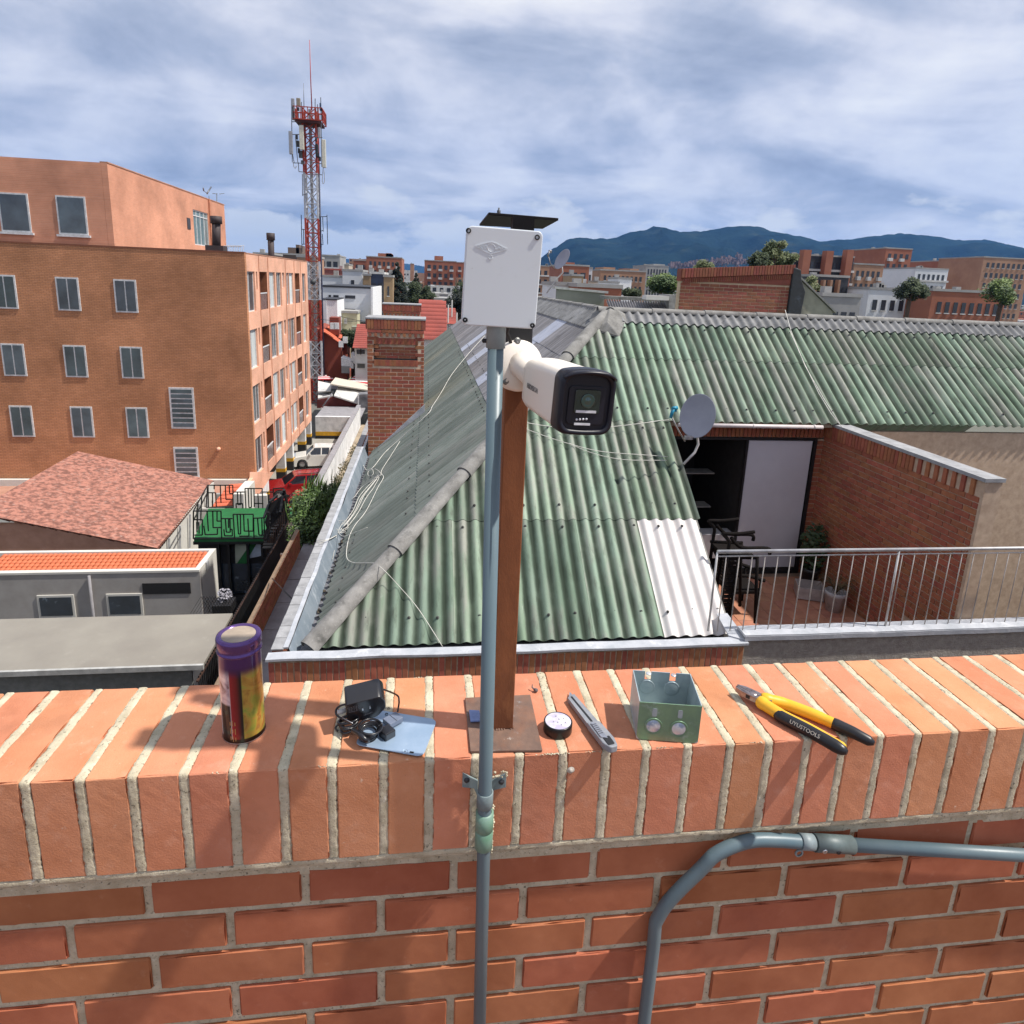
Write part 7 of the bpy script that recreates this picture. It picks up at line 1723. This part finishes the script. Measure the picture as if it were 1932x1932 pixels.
# main white building
wb = thing('white_building', 'large white modern building with narrow slot windows right of the tower', 'building', P(655, 600, Y=92))
a, b = P(604, 541, Y=92), P(700, 541, Y=92)
MB().box((a.x, 92, GZ), (b.x, 110, a.z)).build('wall', WHT, wb)
MB().box((b.x+.001, 91.6, GZ), (b.x+.25, 110, a.z+.2)).build('lit_side', mat('bright_white', (.78, .78, .78), rough=.8), wb)  # sunlit side face, its light put into a whiter colour
MB().box((a.x, 91.9, a.z+.001), (b.x, 110, a.z+.25)).build('roof', BLK, wb)
for (x0, y0, x1, y1) in ((370, 605, 498, 640), (222, 600, 287, 678), (162, 597, 190, 665), (60, 635, 105, 660), (365, 775, 498, 812), (310, 768, 345, 798), (272, 768, 292, 796), (548, 942, 640, 968)):
    c, d = P(*K_(x0, y1), Y=91.93), P(*K_(x1, y0), Y=91.93); MB().box((c.x, 91.93, c.z), (d.x, 92.3, d.z)).build('window', DRK, wb)
for x in (305, 340): c, d = P(*K_(x, 790), Y=91.8), P(*K_(x+6, 620), Y=91.8); MB().box((c.x, 91.8, c.z), (d.x, 91.9, d.z)).build('downpipe', MC['bright_white'], wb)
w2_ = thing('white_cube_house', 'bright white cube house in front of the large white building', 'building', P(620, 620, Y=84))
a, b = P(*K_(60, 672), Y=84), P(*K_(268, 665), Y=84); am = P(*K_(135, 668), Y=84)
MB().box((a.x, 84, GZ), (b.x, 91, b.z)).build('wall', MC['bright_white'], w2_)
MB().box((a.x, 83.9, b.z+.001), (b.x, 91, b.z+.15)).build('roof', BLK, w2_)
MB().box((a.x, 83.8, GZ), (am.x, 83.99, b.z-.1)).build('shaded_bay', WHT, w2_)
yw = thing('yellow_house', 'pale yellow house wall with a small chimney below the large white building', 'house', P(655, 600, Y=88))
a, b = P(*K_(268, 840), Y=88), P(*K_(525, 832), Y=88)
MB().box((a.x, 88, GZ), (b.x, 91.5, b.z)).build('wall', YEL, yw)
MB().box((a.x-.1, 87.8, b.z+.001), (b.x+.1, 91.5, b.z+.3)).build('roof', CON, yw)
a, b = P(*K_(358, 965), Y=87.5), P(*K_(390, 900), Y=87.5); MB().box((a.x, 87.5, a.z), (b.x, 87.99, b.z)).build('chimney', CON, yw)
gw = thing('grey_green_wall', 'low grey green garden wall right of the round bush', 'wall', P(680, 620, Y=82))
a, b = P(*K_(450, 1000), Y=82), P(*K_(645, 1005), Y=82)
MB().box((a.x, 82, GZ), (b.x, 84, a.z)).build('wall', mat('grey_green', (.25, .27, .20), rough=.9), gw); MB().box((b.x+.001, 81.9, GZ), (b.x+.25, 84, a.z)).build('white_edge', MC['bright_white'], gw)
# gabled brick house with orange roof
gb = thing('gabled_brick_house', 'dark red brick house with a sloping orange tiled roof right of the tower', 'house', P(630, 690, Y=76))
z1q = lambda x, y, Y: P(573.6+x*.1953, 422.6+y*.1953, Y=Y)
pts = [z1q(100, 1000, 76), z1q(175, 1035, 76), z1q(360, 1160, 76), z1q(362, 1440, 76), z1q(415, 1455, 76), z1q(415, 1520, 76), z1q(100, 1520, 76)]
MB().prism(pts, (0, 9, 0)).build('brick_wall', mat('deep_brick', (.26, .06, .035), rough=.9, col2=(.20, .045, .028), scale=.6), gb)
r0, r1 = z1q(165, 968, 76), z1q(385, 1108, 76)
tile_roof(gb, z1q(362, 1163, 75.6), (0, 8, 0), z1q(165, 1030, 75.6)-z1q(362, 1163, 75.6), 24, 12, mat('orange_tile', (.5, .15, .06)))
for i, (x0, x1, y0, y1) in enumerate(((248, 335, 905, 1070), (355, 410, 1110, 1260))):
    a, b = z1q(x0, y1, 77.5), z1q(x1, y0, 77.5); MB().box((a.x, 77.5, a.z), (b.x, 79.5, b.z)).build('chimney', MC['deep_brick'], gb)
for x0, y0 in ((275, 985), (315, 985), (358, 1160), (398, 1120)):
    a = z1q(x0, y0, 75.4); MB().box((a.x-.25, 75.3, a.z-.35), (a.x+.25, 75.5, a.z+.35)).build('white_vent', MC['bright_white'], gb)
for i, (x0, x1, y0, y1) in enumerate(((360, 475, 1290, 1370), (455, 500, 1250, 1330))):
    a, b = z1q(x0, y1, 74), z1q(x1, y0, 74); MB().prism([(a.x, 74, a.z), (b.x, 74, a.z-.3), (b.x, 74, a.z+.5), (a.x, 74, b.z)], (0, 2, 0)).build('white_annex', MC['bright_white'], gb)
a, b = z1q(362, 1440, 73.9), z1q(440, 1375, 73.9); MB().box((a.x, 73.9, a.z), (b.x, 74.0, b.z)).build('window', CON, gb)
hs_ = thing('white_house_red_roof', 'white two storey house with a red tile roof beside the near chimney', 'house', P(680, 670, Y=72))
a, b = z1q(490, 1190, 72), z1q(760, 1190, 72)
MB().box((a.x, 72, GZ), (b.x+1.2, 78, a.z)).build('wall', mat('far_offwhite', (.62, .61, .60), rough=.9, scale=.5), hs_)
tile_roof(hs_, (a.x-.2, 71.6, a.z-.05), (b.x-a.x+1.6, 0, 0), (0, 5, 2.2), 40, 12, RED)
for (x0, y0, x1, y1) in ((508, 1255, 545, 1215), (550, 1255, 588, 1215), (515, 1390, 588, 1350), (690, 1270, 740, 1220)):
    c, d = z1q(x0, y0, 71.95), z1q(x1, y1, 71.95); f = MB().box((c.x-.08, 71.93, c.z-.08), (d.x+.08, 72.0, d.z+.08)).build('window', SLB, hs_); MB().box((c.x, 71.9, c.z), (d.x, 71.93, d.z)).build('pane', DRK, f)
# low roofs right of the chimneys
def redroof(label, pts, Y, wall, hgt):
    t = thing('red_roof_house', label, 'house', z1q(*pts[0], Y)); a, b = z1q(*pts[0], Y), z1q(*pts[1], Y)
    MB().box((a.x, Y, GZ), (b.x, Y+6, a.z)).build('wall', wall, t)
    tile_roof(t, (a.x-.2, Y-.3, a.z), (b.x-a.x+.4, 0, 0), (0, 5.5, hgt), 30, 10, RED)
redroof('red tiled roof directly right of the second chimney', ((1120, 1110), (1360, 1110)), 62, WHT, 3.4)
redroof('farther red tiled roof with white ridge right of the chimneys', ((1120, 935), (1330, 935)), 88, WHT, 2.6)
redroof('long low pinkish roof left of the white box', ((1290, 960), (1460, 960)), 78, WHT, 1.6)
block('flat white roof building right of the second chimney top', 760, 832, 566, 130, 20, WHT, 1, 5)
block('white house with a water tank left of the white box', 820, 850, 566, 122, 10, WHT, 1, 2)
block('dark low building beyond the trees, left of the white box', 812, 845, 556, 170, 14, CON, 2, 3)
block('slim brick chimney like building on the horizon between the trees', 774, 781, 498, 520, 10, BR2, 0, 0)
block('tall brick apartment tower with three columns of white balconies', 801, 861, 493, 300, 24, BR, 8, 5, 'balc', pent=[(820, 836, 483)], step=3.6, wfrac=.55)
block('brick apartment tower partly hidden by the white box', 861, 884, 496, 320, 24, BR, 8, 2, 'balc', step=3.6)
# ---- right of the box
block('brick flat roofed block behind the tilted dish', 1010, 1062, 503, 230, 18, BR2, 4, 4, 'band')
block('brown apartment block with glazed balconies right of the dish', 1058, 1112, 502, 150, 14, BR, 3, 3, 'balc', pent=[(1066, 1082, 495)], wfrac=.6)
block('slim white block right of the brown apartments', 1110, 1118, 507, 160, 10, WHT, 2, 1)
block('square tan brick stair block in front of the brown apartments', 1079, 1101, 521, 120, 8, TAN)
block('grey apartment block behind, left of the long brick building', 1117, 1134, 511, 200, 12, CON, 3, 2)
block('long low brick apartment building with many small windows', 1133, 1219, 512, 175, 16, BR2, 3, 9, 'win', pent=[(1136, 1158, 504), (1186, 1202, 507)], step=2.6)
block('bright white flat roofed house in front of the long brick building', 1129, 1168, 534, 120, 8, MC['bright_white'], 1, 3, wfrac=.3)
block('white upper storey block right of the bright white house', 1168, 1192, 527, 122, 8, MC['bright_white'], 1, 2, wfrac=.3)
block('low orange brick wall building right of the grey parapet', 1090, 1173, 543, 60, 8, BR, 0, 0)
block('white capped low roof left of the orange brick building', 1050, 1091, 539, 64, 8, WHT, 0, 0)
block('grey weathered tower block left of the hillside houses', 1219, 1262, 502, 330, 22, CON, 6, 7, 'none', pent=[(1231, 1252, 498)], wfrac=.45, hfrac=.8, step=3.4)
g2 = thing('grey_roof_wall', 'long low grey plaster parapet just beyond the roof ridge', 'wall', P(1090, 560, Y=21))
a, b, c, d = P(1052, 545, Y=20.5), P(1141, 553.5, Y=20.5), P(1141, 572, Y=20.5), P(1052, 566, Y=20.5)
MB().prism([a, b, b+Vector((0, 0, -2)), a+Vector((0, 0, -2))], (0, .25, 0)).build('wall', mat('olive_plaster', (.27, .27, .23), rough=.95, col2=(.2, .2, .17), scale=1.4), g2)
MB().prism([a+Vector((-.1, -.05, .001)), b+Vector((.1, -.05, .001)), b+Vector((.1, -.05, .07)), a+Vector((-.1, -.05, .07))], (0, .4, 0)).build('coping', mat('pale_trim', (.42, .42, .4)), g2)
g3 = thing('rear_corrugated_roof', 'weathered grey corrugated roof edge with a white sheet beyond the ridge', 'roof', P(1220, 565, Y=20))
a, b = P(1142, 557, Y=19.5), P(1286, 562, Y=19.5)
MB().box((a.x, 19.5, a.z-.12), (b.x, 20.2, a.z-.02)).build('ridge_cap', M_cap, g3)
sb3 = MB(); st = 60; V = []
for i in range(st*6+1):
    x = a.x+(b.x-a.x)*i/(st*6); zz = .035*math.cos(2*math.pi*i/12)
    V += [(x, 19.45, a.z-.14+zz), (x, 18.6, a.z-.62+zz)]
sb3.add(V, [(2*i, 2*i+1, 2*i+3, 2*i+2) for i in range(st*6)], True).build('corrugated_sheet', M_grey, g3)
a, b = P(1220, 557, Y=18.9), P(1262, 567, Y=18.9); MB().box((a.x, 18.9, b.z), (b.x, 19.3, a.z)).build('white_sheet', M_whites, g3)
a, b = P(1264, 556, Y=19), P(1283, 574, Y=19); MB().box((a.x, 19, b.z-.5), (b.x, 20, a.z)).build('plaster_pier', mat('plaster_pier', (.35, .34, .33), rough=.95, col2=(.12, .12, .12), scale=4), g3)
# right edge: dark towers with brick columns
def towers():
    t = block('dark apartment tower with brick lift shafts behind the brick roof block', 1500, 1612, 484, 140, 16, BLK, 6, 9, 'band', wfrac=.6, step=2.8)
    for i, (x0, x1, y) in enumerate(((1518, 1532, 471), (1561, 1574, 473), (1600, 1612, 471))):
        a, b = P(x0, y, Y=138), P(x1, y, Y=138); MB().box((a.x, 138, GZ), (b.x, 139.8, a.z)).build('brick_shaft', BR, t)
    return t
towers()
block('lower dark flats with brick piers in front of the dark tower', 1534, 1602, 523, 95, 12, BLK, 3, 7, 'none', wfrac=.4, group=None)
for i, x in enumerate((1540, 1555, 1568, 1583)):
    a, b = P(x, 528, Y=94), P(x+4, 528, Y=94)
    t = MB().box((a.x, 94, GZ), (b.x, 94.9, a.z)).build('brick_pier', BR2, None); tag(t, ['first', 'second', 'third', 'fourth'][i]+' slim brick pier from the left below the dark tower', 'pier', 'brick piers below the dark tower')
block('grey house with long eaves at the right below the dark flats', 1552, 1625, 560, 60, 8, CON, 1, 4, wfrac=.6)
block('pale balcony building right of the dark tower', 1612, 1668, 500, 150, 14, BR2, 5, 5, 'balc')
block('tall brick apartment tower at the right with white balconies', 1672, 1722, 470, 190, 20, BR, 9, 4, 'balc')
block('white office block at far right', 1728, 1790, 508, 170, 16, WHT, 4, 6, 'band')
block('brown brick flats at far right beside the white office', 1788, 1850, 494, 210, 18, BR, 6, 6, 'balc')
block('tan apartment block at the far right edge', 1856, 1945, 488, 185, 18, BR2, 6, 8, 'win')
block('low white house at far right in front of the office', 1640, 1735, 548, 90, 10, WHT, 1, 5)
block('low brick house at far right under the tan block', 1760, 1900, 552, 85, 10, BR, 1, 8)
# a few rooftops behind the apartment building, dark and cluttered
t = block('dark stepped building on the skyline behind the apartment building roof', 512, 580, 481, 150, 12, mat('far_dark_brown', (.14, .10, .08), rough=.9), 3, 7, 'band', pent=[(545, 572, 467), (560, 566, 462)])
block('low brick rooftop right of the dark skyline building', 560, 598, 486, 120, 8, BR2, 1, 3)
block('small brown rooftop room left of the lone flue pipe', 478, 515, 480, 130, 8, mat('far_dark_brown', (.14, .10, .08)), 1, 3)
rc = random.Random(77)
WORDS = ['low brick terrace house', 'flat roofed grey house', 'small white rendered house', 'tan two storey house', 'brown brick workshop', 'pale yellow house', 'narrow brick walk-up', 'grey concrete workshop']
PLACE = ['behind the left slope', 'beyond the long roof gable', 'past the second chimney', 'below the brick towers', 'under the dark trees', 'beyond the grey parapet', 'behind the brick roof block', 'far beyond the terrace']
k_ = 0
for i in range(8):
    for j in range(2):
        x = 730+i*120+j*50; yy = 585-j*12; Y = 105+rc.uniform(0, 30)+60*j
        if 1290 < x < 1500 or x > 1500: continue
        block(WORDS[(i*3+j*5) % 8]+' '+PLACE[i]+(' in the front row' if j == 0 else ' in the second row'), x, x+rc.uniform(38, 60), yy-rc.uniform(0, 12), Y, 10, [BR, BR2, WHT, CON, YEL, TAN][(i+j*2) % 6], 1, 3, 'win')
# ================================================================== trees
M_bark = mat('bark', (.09, .06, .04), rough=.95, scale=3)
LF = [mat('leaf_cypress', (.012, .022, .012), rough=.8, col2=(.005, .009, .006), scale=.5), mat('leaf_mid', (.045, .065, .022), rough=.8, col2=(.018, .030, .012), scale=.5, lo=.42, hi=.58), mat('leaf_bright', (.13, .19, .035), rough=.7, col2=(.04, .075, .018), scale=.6, lo=.42, hi=.58), mat('leaf_olive', (.16, .18, .07), rough=.7, col2=(.05, .075, .02), scale=.6, lo=.42, hi=.58)]
def tree(label, x0, x1, yt, yb, Y, kind, seed, shape='round', n=2200, cat='tree'):
    a, b = P(x0, yt, Y=Y), P(x1, yb, Y=Y); W_ = b.x-a.x; zt = a.z; zb = b.z; cx_ = (a.x+b.x)/2
    t = thing('cypress_tree' if shape == 'cone' else 'leafy_tree', label, cat, (cx_, Y, GZ))
    r_ = random.Random(seed)
    MB().tube([(cx_, Y, GZ), (cx_+.1*W_*0, Y, zb), (cx_, Y, (zt+zb)/2)], [W_*.035+.15, W_*.03+.1, .08], 8).build('trunk', M_bark, t)
    H_ = zt-zb; m = MB(); sz = max(.12, W_*(.045 if shape == 'cone' else .028))
    cl = []
    if shape == 'cone':
        for i in range(60):
            u = r_.random(); rr = W_*.5*(1-u)**.7*(.85+.35*r_.random()); ang = r_.uniform(0, 6.28); cl.append((cx_+math.cos(ang)*rr*.75, Y+math.sin(ang)*rr*.75, zb+H_*u*.95, W_*.16*(1.15-u)))
        cl.append((cx_, Y, zt-H_*.06, W_*.06))
    else:
        for i in range(22 if W_ < 12 else 34):
            d = Vector((r_.gauss(0, 1), r_.gauss(0, 1), r_.gauss(0, 1))).normalized()*r_.random()**.4
            rad = W_*r_.uniform(.10, .20); cl.append((cx_+d.x*(W_*.5-rad), Y+d.y*(W_*.5-rad), (zt+zb)/2+d.z*(H_*.5-rad*.8), rad))
    per = n//len(cl)
    for (x, y, z, r) in cl:
        for i in range(per):
            d = Vector((r_.gauss(0, 1), r_.gauss(0, 1), r_.gauss(0, 1))).normalized()*(r_.random()**.35)*r*r_.uniform(.8, 1.15)
            p = Vector((x, y, z))+d; u = Vector((r_.gauss(0, 1), r_.gauss(0, 1), r_.gauss(0, .7))).normalized()*sz*r_.uniform(.6, 1.5); v = u.orthogonal().normalized()*sz*.6
            m.add([p-u, p+v, p+u, p-v], [(0, 1, 2, 3)])
    m.build('crown', LF[kind], t)
    lm = MB()
    for (x, y, z, r) in cl[:12]: lm.tube([(cx_, Y, zb+(z-zb)*.3), ((x+cx_)/2, (y+Y)/2, z-r*.4), (x, y, z)], [.14, .09, .03], 5)
    lm.build('limbs', M_bark, t)
    return t
tree('tall black cypress tree right of the tan and blue building', 726, 772, 492, 576, 115, 0, 1, 'cone', 9000)
tree('dark conifer on the skyline right of the cypress', 770, 800, 513, 560, 150, 0, 2, 'cone', 3500)
tree('broad grey green tree beside the black cypress', 756, 818, 524, 580, 118, 1, 3, n=7000)
tree('small grey green tree at the foot of the brick tower', 800, 826, 545, 580, 125, 1, 4, n=2500)
tree('dark tall tree half hidden behind the white box', 836, 900, 536, 612, 90, 0, 5, n=6000)
tree('dark green tree behind the dark tree, left of the white box', 850, 905, 524, 575, 130, 1, 6, n=3000)
tree('round bush below the yellow house', 636, 694, 612, 662, 78, 1, 7, n=6000, cat='bush')
tree('round bright green tree left of the brick roof block', 1207, 1288, 512, 560, 75, 2, 8, n=8000)
tree('low green tree left of the round bright tree', 1172, 1214, 541, 565, 72, 1, 9, n=3500)
tree('small pale green tree top peeking over the brick roof block at left', 1304, 1348, 488, 520, 80, 3, 10, n=3500)
tree('tall olive green tree rising behind the brick roof block', 1440, 1486, 447, 520, 70, 3, 11, n=6500)
tree('bushy green tree left of the tall olive tree behind the block', 1410, 1452, 470, 520, 69, 1, 12, n=5500)
tree('bushy tree right of the tall olive tree behind the block', 1470, 1505, 466, 520, 71, 3, 13, n=4500)
tree('yellow green tree between the block and the dark flats', 1502, 1545, 515, 570, 75, 3, 14, n=3500)
tree('leafy tree at the right between white house and brick tower', 1690, 1748, 520, 572, 80, 1, 15, n=4500)
tree('leafy bright tree at the far right edge', 1860, 1925, 522, 580, 78, 2, 16, n=4500)

# the mass of town between the named buildings and the foot of the hills
rt_ = random.Random(91)
for nm, m_, cnt, lab in (('brick', BR, 150, 'mass of distant brick buildings filling the plain to the hills'), ('pale', SLB, 90, 'mass of distant pale buildings filling the plain to the hills'), ('tan', BR2, 110, 'mass of distant tan buildings filling the plain to the hills')):
    b = MB(); w = MB()
    for i in range(cnt):
        Y = rt_.uniform(210, 1300); px = rt_.choice([rt_.uniform(595, 1290), rt_.uniform(1480, 2060), rt_.uniform(595, 2060)])
        c = P(px, 530, Y=Y); hgt = rt_.choice([6, 8, 9, 12, 15]) + (rt_.choice([0, 0, 6, 12]) if Y > 450 else 0)
        wd = rt_.uniform(8, 20); b.box((c.x-wd/2, Y, GZ), (c.x+wd/2, Y+rt_.uniform(8, 16), GZ+hgt))
        if Y < 700:
            for r in range(int(hgt//3)):
                for k in range(int(wd//2.4)):
                    if rt_.random() < .8: w.box((c.x-wd/2+.7+2.4*k, Y-.05, GZ+1+3*r), (c.x-wd/2+1.9+2.4*k, Y+.05, GZ+2.3+3*r))
    tag(b.build('distant_town', m_, None, kind='stuff'), lab, 'buildings')
    tag(w.build('distant_windows', DRK, None, kind='stuff'), 'dark windows of the '+lab.split(' filling')[0].replace('mass of ', ''), 'windows')
tb = MB(); 
for i in range(90):
    Y = rt_.uniform(150, 800); px = rt_.choice([rt_.uniform(700, 1300), rt_.uniform(1500, 2000)]); c = P(px, 530, Y=Y); h = rt_.uniform(5, 9)
    lb_ = leafball((c.x, Y, GZ+h), h*.55, 60, h*.10, 900+i)
    tb.add(lb_.v, lb_.f)
tag(tb.build('distant_trees', LF[1], None, kind='stuff'), 'scattered distant tree crowns among the buildings of the plain', 'trees')

# ================================================================== mountains
def mountain(name, prof, Yr, Yb, m, seed, rough=1.0, rows=46, cols_=260):
    V = []; F = []
    x0, x1 = prof[0][0], prof[-1][0]
    def ridge(px):
        for (a, ya), (b, yb) in zip(prof, prof[1:]):
            if a <= px <= b: t = (px-a)/(b-a); return ya+(yb-ya)*t
    tops = []
    for i in range(cols_+1):
        px = x0+(x1-x0)*i/cols_; tops.append(P(px, ridge(px), Y=Yr))
    for j in range(rows+1):
        v = j/rows; y = Yb+(Yr-Yb)*v
        for i, tp in enumerate(tops):
            x = tp.x*(.86+.14*v)+(1-v)*.0
            h = (tp.z-GZ)*(v**1.25)
            nz_ = noise.fractal(Vector((x/420*rough, y/420*rough, seed)), .9, 2.2, 6)
            rg = abs(noise.noise(Vector((x/300*rough, y/900*rough, seed+5))))
            h *= 1+(.5*nz_-.55*rg+.14)*(1-v)*1.9*min(1, v*4)
            h += 5*noise.noise(Vector((x/40, y/40, seed)))*min(1, v*6)
            V.append((x, y, GZ+max(-2, h)))
    n = cols_+1
    for i in range(n):
        tp = tops[i]; V.append((tp.x*1.02, Yr+700, GZ-2))
    for j in range(rows+1):
        for i in range(cols_): F.append((j*n+i, j*n+i+1, (j+1)*n+i+1, (j+1)*n+i))
    return MB().add(V, F, True).build(name, m, None, kind='structure')
M_for = mat('forest_slope', (.016, .032, .036), rough=1, col2=(.007, .015, .020), scale=.006, detail=12, spec=0, bump=.8, bscale=.03, spots=[((.045, .055, .04), .009, .54, .68, .5), ((.22, .20, .15), .02, .72, .78, .6)])
prof = [(760, 560), (900, 545), (985, 520), (1020, 487), (1045, 468), (1075, 450), (1095, 448.5), (1110, 450), (1150, 450), (1163, 448), (1180, 441), (1200, 436), (1222, 433), (1234, 427), (1250, 432), (1262, 436), (1275, 438), (1300, 437), (1330, 436), (1345, 433), (1360, 430), (1380, 428), (1395, 426), (1430, 427), (1440, 430), (1452, 435), (1480, 441), (1500, 444), (1515, 446), (1530, 452), (1545, 456), (1570, 453), (1600, 452), (1640, 446), (1700, 440), (1760, 446), (1800, 455), (1860, 452), (1932, 468), (2100, 480), (2400, 520)]
rm = random.Random(5); pr2 = []
for (a, ya), (b, yb) in zip(prof, prof[1:]):
    k = max(1, int((b-a)/5))
    for i in range(k): pr2.append((a+(b-a)*i/k, ya+(yb-ya)*i/k+rm.uniform(-.7, .7)))
pr2.append(prof[-1])
mountain('hills', pr2, 3600, 1700, M_for, 3)
mountain('far_hills', [(400, 520), (560, 512), (615, 505), (640, 493), (655, 488), (672, 490), (690, 488), (712, 494), (735, 498), (765, 497), (790, 501), (830, 508), (880, 514), (960, 530)], 9000, 7000, M_for, 8, .3, 14, 120)
# hillside houses climbing the foot of the mountain
hh = MB()
for i in range(420):
    px, py = rm.uniform(1262, 1400), 0
    py = 503-max(0, (px-1290))*.17*rm.random()-rm.uniform(0, 9)
    if rm.random() < .12: px = rm.uniform(1400, 1500); py = rm.uniform(484, 496)
    p = P(px, py, Y=1650+rm.uniform(0, 60)); w = rm.uniform(2, 4.5)
    hh.box((p.x-w/2, p.y, p.z-5), (p.x+w/2, p.y+5, p.z+rm.uniform(.5, 2.2)))
tag(hh.build('hillside_houses', mat('hillside_mix', (.30, .21, .20), rough=.9, col2=(.12, .09, .09), scale=.12, lo=.45, hi=.55, detail=1), None, kind='stuff'), 'mass of tiny pinkish houses on the foot of the mountain', 'houses')
# overhead wires across the town, utility poles
def wire(label, a, b, sag, r=.02):
    a, b = Vector(a), Vector(b); pts = [a.lerp(b, t/12)-Vector((0, 0, sag*4*(t/12)*(1-t/12))) for t in range(13)]
    tag(MB().tube(pts, r, 4).build('overhead_wire', M_blkm, None), label, 'wire')
wire('thin overhead wire crossing in front of the white building', P(600, 602, Y=70), P(760, 598, Y=60), .3)
wire('second overhead wire passing just above the near chimney', P(640, 596, Y=60), P(740, 608, Y=52), .2)
for i, (px, yt, yb, Y) in enumerate(((808, 568, 600, 95), (853, 566, 620, 80), (862, 590, 622, 70), (846, 575, 616, 78))):
    a, b = P(px, yt, Y=Y), P(px, yb, Y=Y)
    tag(MB().tube([(a.x, Y, GZ), (a.x, Y, a.z)], .09, 6).build('utility_pole', CON, None), ['slim pole by the white roofs left of the trees', 'tall slim pole in front of the dark tree', 'slim pole nearest the white box below the dark tree', 'short slim pole left of the dark tree'][i], 'pole', 'slim poles left of the white box')
# ================================================================== air
hz = MB().box((-6100, -2100, GZ-1.6), (6100, 10300, 460)).build('haze', None, None, kind='stuff')
hm_ = bpy.data.materials.new('haze'); hm_.use_nodes = True; hn = hm_.node_tree; hn.nodes.remove(hn.nodes['Principled BSDF'])
pv = hn.nodes.new('ShaderNodeVolumePrincipled'); pv.inputs['Color'].default_value = (.17, .44, 1, 1); pv.inputs['Density'].default_value = HAZE; pv.inputs['Anisotropy'].default_value = .2
hn.links.new(pv.outputs[0], hn.nodes['Material Output'].inputs['Volume']); hz.data.materials.append(hm_)
